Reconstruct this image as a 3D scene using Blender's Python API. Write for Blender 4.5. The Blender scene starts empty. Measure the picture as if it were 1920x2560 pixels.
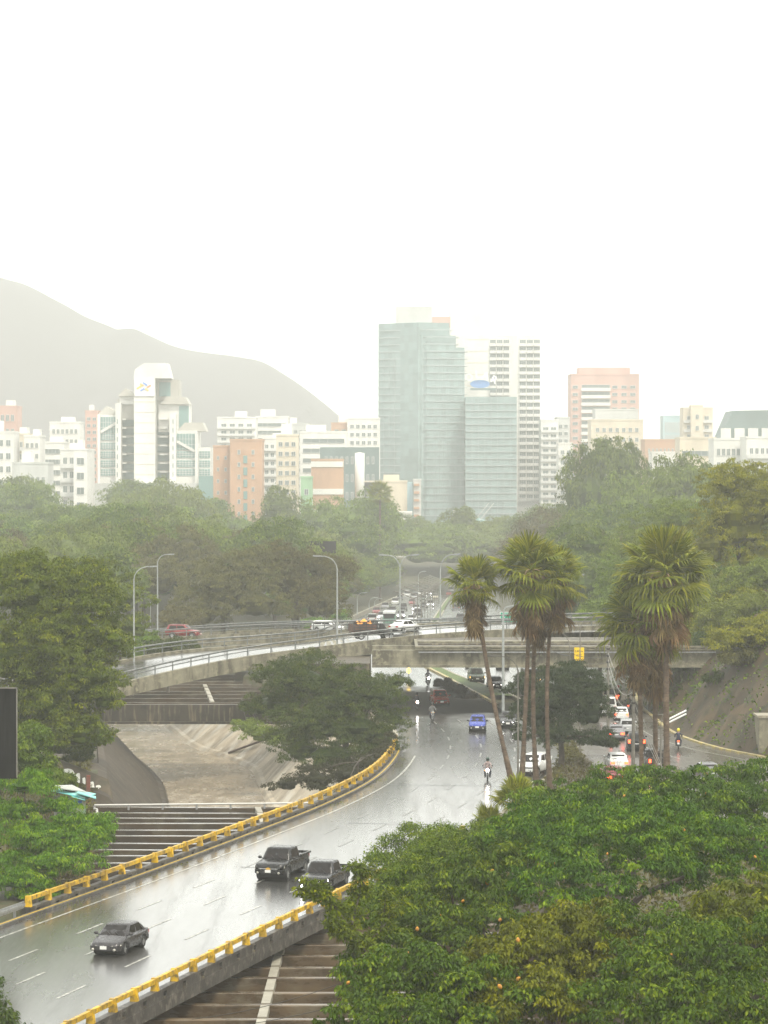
import bpy, bmesh, math, random
import numpy as np
from mathutils import Vector, Matrix, Quaternion

random.seed(7)
S = bpy.context.scene
COL = S.collection
PI = math.pi

# ------------------------------------------------------------------ camera
F_PX, CAM_H, Y_HOR = 7500.0, 25.0, 1175.0          # focal length in photo pixels, height of the eye, horizon row
PITCH = math.atan((1280.0 - Y_HOR) / F_PX)
cam_d = bpy.data.cameras.new('camera')
cam = bpy.data.objects.new('camera', cam_d)
COL.objects.link(cam)
cam_d.sensor_fit = 'HORIZONTAL'
cam_d.sensor_width = 36.0
cam_d.lens = 36.0 * F_PX / 1920.0
cam_d.clip_start = 1.0
cam_d.clip_end = 20000.0
cam.location = (0, 0, CAM_H)
cam.rotation_euler = (PI / 2 - PITCH, 0, 0)
S.camera = cam

# ------------------------------------------------------------------ world: overcast rain sky
SUN_EL, SUN_ROT = math.radians(58), math.radians(150)
world = bpy.data.worlds.new('World')
S.world = world
world.use_nodes = True
wn, wl = world.node_tree.nodes, world.node_tree.links
wn.clear()
w_out = wn.new('ShaderNodeOutputWorld')
w_bg = wn.new('ShaderNodeBackground')
w_sky = wn.new('ShaderNodeTexSky')
w_sky.sky_type = 'NISHITA'
w_sky.sun_disc = False
w_sky.sun_elevation = SUN_EL
w_sky.sun_rotation = SUN_ROT
w_sky.air_density = 1.0
w_sky.dust_density = 6.0
w_mix = wn.new('ShaderNodeMix')
w_mix.data_type = 'RGBA'
w_mix.inputs[0].default_value = 0.88                 # cloud deck over the clear sky
w_mix.inputs[7].default_value = (12.4, 12.5, 11.9, 1)
wl.new(w_sky.outputs[0], w_mix.inputs[6])
wl.new(w_mix.outputs[2], w_bg.inputs[0])
w_bg.inputs[1].default_value = 0.07
wl.new(w_bg.outputs[0], w_out.inputs[0])

sun_d = bpy.data.lights.new('sun', 'SUN')
sun_d.energy = 1.5
sun_d.angle = math.radians(10)
sun_d.color = (1.0, 0.93, 0.80)
sun = bpy.data.objects.new('sun', sun_d)
COL.objects.link(sun)
# the same direction as the sky's sun
_sd = Vector((math.sin(SUN_ROT) * math.cos(SUN_EL), math.cos(SUN_ROT) * math.cos(SUN_EL), math.sin(SUN_EL)))
sun.rotation_euler = _sd.to_track_quat('Z', 'Y').to_euler()
sun.location = (0, 0, 200)

vs = S.view_settings
vs.view_transform = 'Standard'
vs.look = 'None'
vs.exposure = 1.25
vs.gamma = 1.0
vs.use_curve_mapping = False
cy = S.cycles
cy.max_bounces = 5
cy.diffuse_bounces = 2
cy.glossy_bounces = 3
cy.transmission_bounces = 2
cy.volume_bounces = 2
cy.transparent_max_bounces = 6
cy.use_denoising = True
cy.sample_clamp_indirect = 6.0
cy.caustics_reflective = False
cy.caustics_refractive = False

HAZE_DENSITY = 0.00035

# ------------------------------------------------------------------ measuring helpers
_ca, _sa = math.cos(PITCH), math.sin(PITCH)
def _ray(px, py):
    x, y = (px - 960.0) / F_PX, (1280.0 - py) / F_PX
    return Vector((x, _ca + y * _sa, -_sa + y * _ca))
def at(px, py, Y):                                   # point seen at (px, py) at distance Y
    d = _ray(px, py); t = Y / d.y
    return Vector((d.x * t, Y, CAM_H + d.z * t))
def gnd(px, py, z=0.0):                              # point seen at (px, py) lying at height z
    d = _ray(px, py); t = (z - CAM_H) / d.z
    return Vector((d.x * t, d.y * t, z))

# ------------------------------------------------------------------ materials
MATS = {}
def mat(name, c1, rough=0.6, c2=None, scale=1.0, vec=(1, 1, 1), lo=0.38, hi=0.62, rough2=None, metal=0.0, spec=0.5,
        ior=1.45, bump=0.0, bscale=None, bvec=None, world=False, emis=None, estr=0.0, objcol=False, detail=5.0, c3=None, s3=None, coat=0.0, coat_r=0.06):
    if name in MATS:
        return MATS[name]
    m = bpy.data.materials.new(name)
    MATS[name] = m
    m.use_nodes = True
    nt = m.node_tree; n, l = nt.nodes, nt.links
    p = n['Principled BSDF']
    p.inputs['Base Color'].default_value = (*c1, 1)
    p.inputs['Roughness'].default_value = rough
    p.inputs['Metallic'].default_value = metal
    p.inputs['IOR'].default_value = ior
    p.inputs['Specular IOR Level'].default_value = spec
    p.inputs['Coat Weight'].default_value = coat
    p.inputs['Coat Roughness'].default_value = coat_r
    if emis:
        p.inputs['Emission Color'].default_value = (*emis, 1)
        p.inputs['Emission Strength'].default_value = estr
    col_in = None
    if c2 is not None or bump or rough2 is not None:
        if world:
            g = n.new('ShaderNodeNewGeometry'); src = g.outputs['Position']
        else:
            g = n.new('ShaderNodeTexCoord'); src = g.outputs['Object']
        def noise(sc, v, det):
            mp = n.new('ShaderNodeMapping'); mp.inputs['Scale'].default_value = v
            l.new(src, mp.inputs[0])
            t = n.new('ShaderNodeTexNoise'); t.inputs['Scale'].default_value = sc; t.inputs['Detail'].default_value = det
            t.inputs['Roughness'].default_value = 0.62
            l.new(mp.outputs[0], t.inputs['Vector'])
            return t
        t = noise(scale, vec, detail)
        r = n.new('ShaderNodeMapRange'); r.inputs[1].default_value = lo; r.inputs[2].default_value = hi
        l.new(t.outputs[0], r.inputs[0])
        if c2 is not None:
            mx = n.new('ShaderNodeMix'); mx.data_type = 'RGBA'
            mx.inputs[6].default_value = (*c1, 1); mx.inputs[7].default_value = (*c2, 1)
            l.new(r.outputs[0], mx.inputs[0])
            col_in = mx.outputs[2]
            if c3 is not None:
                t3 = noise(s3 or scale * 3.1, (1, 1, 1), 4)
                r3 = n.new('ShaderNodeMapRange'); r3.inputs[1].default_value = 0.5; r3.inputs[2].default_value = 0.68
                l.new(t3.outputs[0], r3.inputs[0])
                m3 = n.new('ShaderNodeMix'); m3.data_type = 'RGBA'
                l.new(r3.outputs[0], m3.inputs[0]); l.new(col_in, m3.inputs[6]); m3.inputs[7].default_value = (*c3, 1)
                col_in = m3.outputs[2]
            l.new(col_in, p.inputs['Base Color'])
        if rough2 is not None:
            rr = n.new('ShaderNodeMapRange'); rr.inputs[1].default_value = lo; rr.inputs[2].default_value = hi
            rr.inputs[3].default_value = rough; rr.inputs[4].default_value = rough2
            l.new(t.outputs[0], rr.inputs[0]); l.new(rr.outputs[0], p.inputs['Roughness'])
        if bump:
            tb = noise(bscale or scale * 4, bvec or vec, 4)
            b = n.new('ShaderNodeBump'); b.inputs['Strength'].default_value = bump; b.inputs['Distance'].default_value = 0.05
            l.new(tb.outputs[0], b.inputs['Height']); l.new(b.outputs[0], p.inputs['Normal'])
    if objcol:
        oi = n.new('ShaderNodeObjectInfo')
        l.new(oi.outputs['Color'], p.inputs['Base Color'])
    return m

def leaf_mat(name, dark, mid, light, trans=0.25, rough=0.5, tint=(1.05, 1.3)):
    if name in MATS:
        return MATS[name]
    m = bpy.data.materials.new(name); MATS[name] = m
    m.use_nodes = True
    nt = m.node_tree; n, l = nt.nodes, nt.links
    p = n['Principled BSDF']; out = n['Material Output']
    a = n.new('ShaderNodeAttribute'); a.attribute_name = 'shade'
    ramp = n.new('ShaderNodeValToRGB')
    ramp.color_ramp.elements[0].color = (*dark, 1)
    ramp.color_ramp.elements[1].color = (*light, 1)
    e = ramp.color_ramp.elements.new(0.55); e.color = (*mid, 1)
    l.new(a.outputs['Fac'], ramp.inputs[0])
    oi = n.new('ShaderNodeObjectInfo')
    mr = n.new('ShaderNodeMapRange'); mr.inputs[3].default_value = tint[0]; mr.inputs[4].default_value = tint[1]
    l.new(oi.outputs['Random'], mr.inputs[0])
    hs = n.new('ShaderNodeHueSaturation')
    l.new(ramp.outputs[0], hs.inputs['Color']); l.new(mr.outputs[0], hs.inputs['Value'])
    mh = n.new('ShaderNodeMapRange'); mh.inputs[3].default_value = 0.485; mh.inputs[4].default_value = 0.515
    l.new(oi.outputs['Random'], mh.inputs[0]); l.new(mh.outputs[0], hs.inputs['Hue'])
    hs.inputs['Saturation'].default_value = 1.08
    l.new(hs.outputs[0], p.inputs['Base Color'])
    p.inputs['Roughness'].default_value = rough
    p.inputs['Specular IOR Level'].default_value = 0.16
    tr = n.new('ShaderNodeBsdfTranslucent'); l.new(hs.outputs[0], tr.inputs[0])
    mx = n.new('ShaderNodeMixShader'); mx.inputs[0].default_value = trans
    l.new(p.outputs[0], mx.inputs[1]); l.new(tr.outputs[0], mx.inputs[2]); l.new(mx.outputs[0], out.inputs[0])
    return m

# ------------------------------------------------------------------ objects
def props(o, label=None, cat=None, group=None, kind=None):
    if label: o['label'] = label
    if cat: o['category'] = cat
    if group: o['group'] = group
    if kind: o['kind'] = kind
    return o
def thing(name, loc=(0, 0, 0), rz=0.0, label=None, cat=None, group=None, scale=1.0):
    o = bpy.data.objects.new(name, None)
    COL.objects.link(o)
    o.location = loc; o.rotation_euler = (0, 0, rz); o.scale = (scale,) * 3
    o.empty_display_size = 0.5
    return props(o, label, cat, group)
def link(name, me, parent=None, m=None, loc=None, rot=None, color=None, **kw):
    o = bpy.data.objects.new(name, me)
    COL.objects.link(o)
    if m is not None and me is not None and len(me.materials) == 0:
        for q in (m if isinstance(m, (list, tuple)) else [m]):
            me.materials.append(q)
    if parent is not None: o.parent = parent
    if loc is not None: o.location = loc
    if rot is not None: o.rotation_euler = rot
    if color is not None: o.color = (*color, 1)
    return props(o, **kw)
KIDS = {}
def copy_tree(root, loc=None, rz=None, **kw):
    r = root.copy(); COL.objects.link(r)
    if loc is not None: r.location = loc
    if rz is not None: r.rotation_euler = (0, 0, rz)
    def rec(a, b):
        for ch in a.children:
            c = ch.copy(); COL.objects.link(c); c.parent = b
            rec(ch, c)
    rec(root, r)
    return props(r, **kw)

def ordinal(k):
    w = ['nearest', 'second nearest', 'third nearest', 'fourth nearest', 'fifth nearest', 'sixth nearest', 'seventh nearest', 'eighth nearest', 'ninth nearest', 'tenth nearest', 'eleventh nearest', 'twelfth nearest', 'thirteenth nearest', 'fourteenth nearest', 'fifteenth nearest', 'sixteenth nearest', 'seventeenth nearest', 'eighteenth nearest', 'nineteenth nearest', 'twentieth nearest']
    if k < 17: return w[k]
    return (['farthest'] + [q.replace('nearest', 'farthest') for q in w[1:]])[33 - k]
class MB:
    """collects polygons (with material slots) for ONE mesh"""
    def __init__(s):
        s.v, s.f, s.mi, s.sm = [], [], [], []
    def add(s, vs_, fs, mi=0, smooth=False):
        k = len(s.v)
        s.v.extend([tuple(q) for q in vs_])
        for f in fs:
            s.f.append([k + i for i in f]); s.mi.append(mi); s.sm.append(smooth)
        return s
    def box(s, c, d, mi=0, rz=0.0, m=None):
        x, y, z = d[0] / 2, d[1] / 2, d[2] / 2
        ps = [Vector((a, b, e)) for e in (-z, z) for a, b in ((-x, -y), (x, -y), (x, y), (-x, y))]
        if m is not None: ps = [m @ p for p in ps]
        elif rz: ps = [Matrix.Rotation(rz, 3, 'Z') @ p for p in ps]
        c = Vector(c)
        return s.add([p + c for p in ps], [(3, 2, 1, 0), (4, 5, 6, 7), (0, 1, 5, 4), (1, 2, 6, 5), (2, 3, 7, 6), (3, 0, 4, 7)], mi)
    def bar(s, a, b, w, h, mi=0, up=Vector((0, 0, 1))):  # box along a-b, centred
        a, b = Vector(a), Vector(b); d = b - a; L = d.length
        if L < 1e-6: return s
        d.normalize(); sx = d.cross(up)
        if sx.length < 1e-4: sx = d.cross(Vector((1, 0, 0)))
        sx.normalize(); u = sx.cross(d)
        ps = [q + sx * (i * w / 2) + u * (j * h / 2) for q in (a, b) for i, j in ((-1, -1), (1, -1), (1, 1), (-1, 1))]
        return s.add(ps, [(3, 2, 1, 0), (4, 5, 6, 7), (0, 1, 5, 4), (1, 2, 6, 5), (2, 3, 7, 6), (3, 0, 4, 7)], mi)
    def tube(s, pts, r, n=8, mi=0, smooth=True, cap=True):
        pts = [Vector(p) for p in pts]
        rs = r if isinstance(r, (list, tuple)) else [r] * len(pts)
        rings = []; ref = Vector((0.31, 0.17, 0.93)).normalized()
        for i, p in enumerate(pts):
            d = pts[min(i + 1, len(pts) - 1)] - pts[max(i - 1, 0)]
            d.normalize()
            a = d.cross(ref)
            if a.length < 0.15: a = d.cross(Vector((1, 0, 0)))
            a.normalize(); b = d.cross(a)
            rings.append([p + (a * math.cos(t) + b * math.sin(t)) * rs[i] for t in (2 * PI * k / n for k in range(n))])
        vs_ = [q for rg in rings for q in rg]; fs = []
        for i in range(len(pts) - 1):
            for k in range(n):
                fs.append((i * n + k, i * n + (k + 1) % n, (i + 1) * n + (k + 1) % n, (i + 1) * n + k))
        s.add(vs_, fs, mi, smooth)
        if cap:
            s.add(rings[0], [tuple(range(n))], mi); s.add(rings[-1], [tuple(range(n))[::-1]], mi)
        return s
    def lathe(s, prof, n=16, axis='Z', c=(0, 0, 0), mi=0, smooth=True):
        c = Vector(c); vs_ = []
        for r, h in prof:
            for k in range(n):
                t = 2 * PI * k / n
                q = (r * math.cos(t), r * math.sin(t), h)
                if axis == 'X': q = (q[2], q[0], q[1])
                elif axis == 'Y': q = (q[1], q[2], q[0])
                vs_.append(c + Vector(q))
        fs = [(i * n + k, i * n + (k + 1) % n, (i + 1) * n + (k + 1) % n, (i + 1) * n + k) for i in range(len(prof) - 1) for k in range(n)]
        return s.add(vs_, fs, mi, smooth)
    def prism(s, poly, a, b, mi=0):                  # polygon of points extruded from offset a to offset b (vectors)
        a, b = Vector(a), Vector(b); n = len(poly)
        vs_ = [Vector(p) + a for p in poly] + [Vector(p) + b for p in poly]
        fs = [tuple(range(n))[::-1], tuple(range(n, 2 * n))] + [(i, (i + 1) % n, n + (i + 1) % n, n + i) for i in range(n)]
        return s.add(vs_, fs, mi)
    def mesh(s, name, mats=None, fix=False):
        me = bpy.data.meshes.new(name)
        me.from_pydata(s.v, [], s.f)
        if mats is not None:
            for q in (mats if isinstance(mats, (list, tuple)) else [mats]): me.materials.append(q)
        me.polygons.foreach_set('material_index', s.mi)
        me.polygons.foreach_set('use_smooth', s.sm)
        me.update()
        if fix:
            bm = bmesh.new(); bm.from_mesh(me)
            bmesh.ops.recalc_face_normals(bm, faces=bm.faces)
            bm.to_mesh(me); bm.free()
        return me
    def shifted(s, off):
        o = Vector(off); s.v = [tuple(Vector(q) - o) for q in s.v]; return s
    def build(s, name, mats, parent=None, world=False, fix=True, **kw):
        if world and parent is not None: s.shifted(parent.location)
        return link(name, s.mesh(name, mats, fix), parent, **kw)

def catmull(pts, step=None, n=8):
    pts = [np.array(p, float) for p in pts]
    P = [2 * pts[0] - pts[1]] + pts + [2 * pts[-1] - pts[-2]]
    out = []
    for i in range(1, len(P) - 2):
        for k in range(n):
            t = k / n
            p0, p1, p2, p3 = P[i - 1:i + 3]
            out.append(0.5 * ((2 * p1) + (-p0 + p2) * t + (2 * p0 - 5 * p1 + 4 * p2 - p3) * t * t + (-p0 + 3 * p1 - 3 * p2 + p3) * t ** 3))
    out.append(pts[-1])
    return [Vector(o.tolist()) for o in out]
def curve_of(table):                                 # smooth X(Y) from a table of (Y, X)
    ys = np.array([t[0] for t in table], float); xs = np.array([t[1] for t in table], float)
    d = np.gradient(xs, ys)
    def f(Y):
        i = int(np.clip(np.searchsorted(ys, Y) - 1, 0, len(ys) - 2))
        h = ys[i + 1] - ys[i]; t = (Y - ys[i]) / h
        if t < 0: return float(xs[0] + d[0] * (Y - ys[0]))
        if t > 1: return float(xs[-1] + d[-1] * (Y - ys[-1]))
        return float((2*t**3-3*t*t+1)*xs[i] + (t**3-2*t*t+t)*h*d[i] + (-2*t**3+3*t*t)*xs[i+1] + (t**3-t*t)*h*d[i+1])
    return f
def text_mesh(s, size, name, extrude=0.01, bold=0.0):
    cu = bpy.data.curves.new('txt', 'FONT'); cu.body = s; cu.size = size; cu.extrude = extrude
    cu.align_x = 'CENTER'; cu.align_y = 'CENTER'; cu.offset = bold; cu.resolution_u = 2
    o = bpy.data.objects.new('txt', cu)
    COL.objects.link(o)
    bpy.context.view_layer.update()
    me = bpy.data.meshes.new_from_object(o.evaluated_get(bpy.context.evaluated_depsgraph_get()))
    me.name = name
    bpy.data.objects.remove(o); bpy.data.curves.remove(cu)
    return me
# ================================================================== GROUND, RIVER, ROADS
ROAD_L = curve_of([(100, -39.5), (120, -33.8), (167, -20.2), (183.8, -15.2), (202.7, -9.9), (223.7, -4.4), (240, -1.2), (258, 0.7), (277, 1.4), (297, 0.6),
                   (316, -1.2), (345, -4.7), (379, -8.5), (440, -10.4), (500, -9.2), (567, -7.1), (871, 3.7), (1100, 12.0), (1300, 19)])
ROAD_R = curve_of([(100, -22.3), (120, -16.9), (138.5, -11.9), (155.7, -7.3), (175, -2.0), (190, 2.1), (205, 5.7), (220, 8.9), (235, 11.6), (250, 14.0), (262, 15.2), (277, 15.5),
                   (297, 14.0), (316, 12.0), (329, 10.7), (348, 8.6), (362, 7.1), (379, 5.2), (440, 5.2), (500, 6.5), (549, 8.0), (863, 17.7), (1100, 25.3), (1300, 32)])
AV_L = curve_of([(318, 15.5), (330, 14.6), (348, 11.8), (362, 9.4), (379, 7.4), (440, 6.8), (500, 8.1), (549, 9.6), (863, 19.2), (1100, 26.8), (1300, 33.5)])
AV_R = curve_of([(318, 20.6), (330, 21.2), (348, 22.6), (379, 22.0), (440, 20.6), (500, 21.8), (549, 23.0), (863, 32.5), (1100, 40), (1300, 46)])
RT_L = curve_of([(190, 25.0), (215, 23.4), (228, 21.9), (243, 18.2), (258, 17.4), (275, 17.4), (300, 18.6), (318, 20.9), (345, 23.2), (400, 24), (460, 25)])
RT_R = curve_of([(190, 58), (215, 47), (235, 40.2), (250, 36.0), (259.7, 33.0), (266.7, 30.4), (279.4, 27.8), (300, 27.0), (330, 27.6), (345, 29.5), (400, 31), (460, 32)])
RIV_L = curve_of([(60, -3.5), (120, -6), (160, -8), (200, -11.2), (240, -15.2), (270, -18.2), (297, -21.3), (315, -23.2), (330, -25.6), (348.6, -29.5), (367, -33.6), (390, -39), (430, -48)])
RIV_R = curve_of([(60, 6), (120, 3.6), (160, 2), (200, -1.2), (240, -5.2), (270, -8.6), (299, -11.9), (316, -13.4), (330, -14.8), (339, -17.0), (346, -19.3), (355, -22.4), (365.6, -24.6), (377, -26.6), (390, -29), (430, -36)])
Z_WATER, BANK = -8.0, 7.2
def road_z(Y):
    if Y <= 420: return 0.0
    if Y >= 1000: return -15.4
    t = Y - 420
    return -0.028 * t * min(1.0, t / 60) - (0 if t > 60 else 0) if t < 60 else -0.028 * t + 0.0
def base_z(Y):
    if Y < 420: return 0.0
    if Y < 950: return -0.028 * (Y - 420)
    if Y < 1250: return -14.84 + 14.84 * (Y - 950) / 300
    return 0.0
def road_z(Y): return base_z(Y) if Y < 950 else -14.84
def smooth01(t):
    t = max(0.0, min(1.0, t)); return t * t * (3 - 2 * t)
def hill_h(x, y):                                    # the wooded hillside right of the side road
    if y < 180 or y > 900: return 0.0
    foot = RT_R(min(y, 345)) + 0.9 if y < 345 else RT_R(345) + 0.9 + (y - 345) * 0.09
    e = x - foot
    if e < 0: return 0.0
    top = 27.0 if y < 430 else 27.0 - (y - 430) * 0.02
    h = top * (1 - math.exp(-e / 20.0))
    h *= 1 - smooth01((y - 400) / 150)
    h += 0.9 * math.sin(y * 0.31 + x * 0.2) * smooth01(e / 3) + (0.5 * math.sin(y * 0.93 + 1.3 * x) + 0.35 * math.sin(y * 1.9 - 0.6 * x) * math.sin(x * 2.1)) * smooth01(e / 2)
    return h * smooth01((y - 200) / 45) * (1 - smooth01((y - 430) / 140))
def ground_h(x, y):
    b = base_z(y) - 0.3
    if 50 < y < 430:
        l, r = RIV_L(y) - BANK - (4.4 if y < 238 else 0.4), RIV_R(y) + BANK + 0.4
        if l < x < r: return -10.5
    return b + hill_h(x, y)

dirt = mat('damp_soil_and_grass', (0.055, 0.06, 0.022), 0.8, c2=(0.075, 0.058, 0.035), scale=0.35, world=True, bump=0.6, bscale=3.0, c3=(0.03, 0.045, 0.012), s3=1.3)
rock = mat('wet_brown_rock_face', (0.085, 0.056, 0.026), 0.8, c2=(0.035, 0.025, 0.012), scale=0.3, vec=(1, 1, 0.25), world=True, bump=1.0, bscale=0.9, bvec=(1.6, 1.6, 0.35), c3=(0.02, 0.026, 0.008), s3=0.45)
xs = list(np.arange(-1560, -90, 70)) + list(np.arange(-90, -48, 4)) + list(np.arange(-48, 64, 1.4)) + list(np.arange(64, 130, 4)) + list(np.arange(130, 1561, 70))
ys = list(np.arange(-120, 90, 15)) + list(np.arange(90, 440, 1.6)) + list(np.arange(440, 980, 10)) + list(np.arange(980, 4700, 90))
gv = [(float(x), float(y), ground_h(float(x), float(y))) for y in ys for x in xs]
nx = len(xs)
mb = MB()
gf = [(j * nx + i, j * nx + i + 1, (j + 1) * nx + i + 1, (j + 1) * nx + i) for j in range(len(ys) - 1) for i in range(nx - 1)]
mb.add(gv, gf, 0, True)
for k, f in enumerate(mb.f):
    zz = [gv[i][2] for i in f]; yy = gv[f[0]][1]; xx = gv[f[0]][0]
    if 215 < yy < 345 and max(zz) - min(zz) > 0.4 and 20 < xx < 46 and min(zz) > -2: mb.mi[k] = 1
mb.build('ground', [dirt, rock], fix=False, kind='structure')

def strip(rows, mi=0, mb=None, smooth=True):         # rows of points across, joined lengthwise
    mb = mb or MB(); n = len(rows[0])
    mb.add([p for r in rows for p in r], [(i * n + k, i * n + k + 1, (i + 1) * n + k + 1, (i + 1) * n + k) for i in range(len(rows) - 1) for k in range(n - 1)], mi, smooth)
    return mb

# river
water = mat('muddy_river_water', (0.22, 0.175, 0.115), 0.12, c2=(0.29, 0.24, 0.165), scale=0.25, vec=(2.2, 0.7, 1), world=True, bump=0.9, bscale=1.1, bvec=(1.2, 0.45, 1), ior=1.33, rough2=0.34, lo=0.3, hi=0.7)
rows = [[(RIV_L(y) - 2.5 + (RIV_R(y) - RIV_L(y) + 5) * k / 8, y, Z_WATER) for k in range(9)] for y in np.arange(62, 430, 3.0)]
strip(rows).build('river_water', water, fix=False, kind='structure')
conc_bank = mat('stained_bank_concrete', (0.50, 0.43, 0.32), 0.5, c2=(0.22, 0.175, 0.115), scale=0.16, vec=(1, 1, 1), world=True, bump=0.35, bscale=1.5, c3=(0.5, 0.47, 0.4), s3=0.35)
conc_bank_d = mat('dark_brown_bank_concrete', (0.058, 0.043, 0.028), 0.7, c2=(0.028, 0.022, 0.014), scale=0.3, world=True, bump=0.4, bscale=1.4, c3=(0.09, 0.075, 0.05), s3=0.6, spec=.25)
def bank(name, fn, side, m, y0, y1):
    rt = bpy.data.objects.new(name, None); COL.objects.link(rt); rt['kind'] = 'structure'
    y = y0; k = 0
    while y < y1 - 0.1:                              # the lining is cast in panels with recessed joints
        ye = min(y + 9.0, y1)
        rows = []
        for q in np.linspace(y + 0.05, ye - 0.05, 5):
            x = fn(q); zt = -1.75 if (side < 0 and q < 237) or q > 326 else -0.55
            rows.append([(x - side * 1.2, q, -9.2), (x + side * 0.35, q, Z_WATER + 0.35), (x + side * 0.8, q, Z_WATER + 0.45), (x + side * (BANK - 0.3), q, zt - .4), (x + side * (BANK + 0.6), q, zt), (x + side * (BANK + 4.5), q, zt + .15 if zt < -1 else -0.2)])
        o = strip(rows, smooth=False).build('bank_panel', m if y > 226 else conc_bank_d, rt, fix=False)  # near panels of both banks take the dark lining, keeping canopy gaps dark
        y = ye
    return rt
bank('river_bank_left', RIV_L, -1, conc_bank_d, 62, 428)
bank('river_bank_right', RIV_R, 1, conc_bank, 62, 428)

# roads
asphalt = mat('wet_asphalt', (0.047, 0.046, 0.044), 0.2, c2=(0.062, 0.058, 0.05), scale=0.16, vec=(1.0, 0.16, 1), world=True, bump=0.045, bscale=1.3, bvec=(1.5, 0.35, 1), ior=1.45, rough2=0.42, lo=0.36, hi=0.66, detail=7, coat=1.0, coat_r=0.17)
asphalt_up = mat('wet_flyover_asphalt', (0.047, 0.046, 0.044), 0.2, c2=(0.062, 0.058, 0.05), scale=0.16, vec=(0.3, 1.0, 1), world=True, bump=0.045, bscale=1.3, ior=1.45, rough2=0.36, lo=0.36, hi=0.66, detail=7, coat=0.95, coat_r=0.16)
asphalt2 = mat('wet_worn_asphalt', (0.085, 0.077, 0.066), 0.16, c2=(0.10, 0.088, 0.072), scale=0.22, vec=(1.0, 0.3, 1), world=True, bump=0.08, bscale=1.6, ior=1.4, rough2=0.42, lo=0.36, hi=0.64, detail=7, coat=0.35, coat_r=0.12)
# the strip of main road under the overpass stays dry: no water film there
_nt = asphalt.node_tree; _n, _l = _nt.nodes, _nt.links; _p = _n['Principled BSDF']
def dry_mask(n_, l_, y0, y1):
    g = n_.new('ShaderNodeNewGeometry'); sp = n_.new('ShaderNodeSeparateXYZ'); l_.new(g.outputs['Position'], sp.inputs[0])
    tx = n_.new('ShaderNodeTexNoise'); tx.inputs['Scale'].default_value = .22; tx.inputs['Detail'].default_value = 5; l_.new(g.outputs['Position'], tx.inputs['Vector'])
    ma = n_.new('ShaderNodeMath'); ma.operation = 'MULTIPLY_ADD'; ma.inputs[1].default_value = 22; l_.new(tx.outputs[0], ma.inputs[0])
    ad = n_.new('ShaderNodeMath'); ad.operation = 'SUBTRACT'; ad.inputs[1].default_value = 11; l_.new(sp.outputs[1], ma.inputs[2]); l_.new(ma.outputs[0], ad.inputs[0])
    a = n_.new('ShaderNodeMapRange'); a.inputs[1].default_value = y0 - 5; a.inputs[2].default_value = y0 + 5; l_.new(ad.outputs[0], a.inputs[0])
    b = n_.new('ShaderNodeMapRange'); b.inputs[1].default_value = y1 - 5; b.inputs[2].default_value = y1 + 5; b.inputs[3].default_value = 1; b.inputs[4].default_value = 0; l_.new(ad.outputs[0], b.inputs[0])
    m_ = n_.new('ShaderNodeMath'); m_.operation = 'MULTIPLY'; l_.new(a.outputs[0], m_.inputs[0]); l_.new(b.outputs[0], m_.inputs[1])
    return m_.outputs[0]
for _m in (asphalt, asphalt2):
    _n, _l = _m.node_tree.nodes, _m.node_tree.links; _p = _n['Principled BSDF']
    _k = dry_mask(_n, _l, 303, 343)
    _c = _n.new('ShaderNodeMapRange'); _c.inputs[3].default_value = _p.inputs['Coat Weight'].default_value; _c.inputs[4].default_value = 0.0
    _l.new(_k, _c.inputs[0])
    # tyre tracks and thin spots in the water film, drawn out along the road
    _g = _n.new('ShaderNodeNewGeometry'); _mp = _n.new('ShaderNodeMapping'); _mp.inputs['Rotation'].default_value = (0, 0, math.radians(15.3)); _mp.inputs['Scale'].default_value = (1.0, .045, 1)
    _l.new(_g.outputs['Position'], _mp.inputs[0])
    _t = _n.new('ShaderNodeTexNoise'); _t.inputs['Scale'].default_value = .85; _t.inputs['Detail'].default_value = 7; _t.inputs['Roughness'].default_value = .68; _l.new(_mp.outputs[0], _t.inputs['Vector'])
    _r = _n.new('ShaderNodeMapRange'); _r.inputs[1].default_value = .36; _r.inputs[2].default_value = .52; _r.inputs[3].default_value = .62; _r.inputs[4].default_value = 1.0; _l.new(_t.outputs[0], _r.inputs[0])
    _q = _n.new('ShaderNodeMath'); _q.operation = 'MULTIPLY'; _l.new(_c.outputs[0], _q.inputs[0]); _l.new(_r.outputs[0], _q.inputs[1])
    _l.new(_q.outputs[0], _p.inputs['Coat Weight'])
    _s = _n.new('ShaderNodeMapRange'); _s.inputs[3].default_value = 0.5; _s.inputs[4].default_value = 0.08
    _l.new(_k, _s.inputs[0]); _l.new(_s.outputs[0], _p.inputs['Specular IOR Level'])
    _src = _p.inputs['Roughness'].links[0].from_socket
    _x = _n.new('ShaderNodeMix'); _x.data_type = 'FLOAT'; _l.new(_k, _x.inputs[0]); _l.new(_src, _x.inputs[2]); _x.inputs[3].default_value = 0.95; _l.new(_x.outputs[0], _p.inputs['Roughness'])
def road_sheet(name, fl, fr, y0, y1, m, dz=0.0, nx_=10):
    ysr = [y for y in np.arange(y0, min(y1, 440), 2.0)] + [y for y in np.arange(max(440, y0), y1, 12.0)] + [y1]
    return strip([[(fl(y) + (fr(y) - fl(y)) * k / nx_, y, road_z(y) + dz) for k in range(nx_ + 1)] for y in ysr], smooth=True).build(name, m, fix=False, kind='structure')
main_road = road_sheet('main_road', ROAD_L, ROAD_R, 100, 1100, asphalt)
opp_road = road_sheet('avenue_road', AV_L, AV_R, 318, 1100, asphalt, 0.004)
side_road = road_sheet('side_road', RT_L, RT_R, 190, 460, asphalt2, 0.008)
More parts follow.
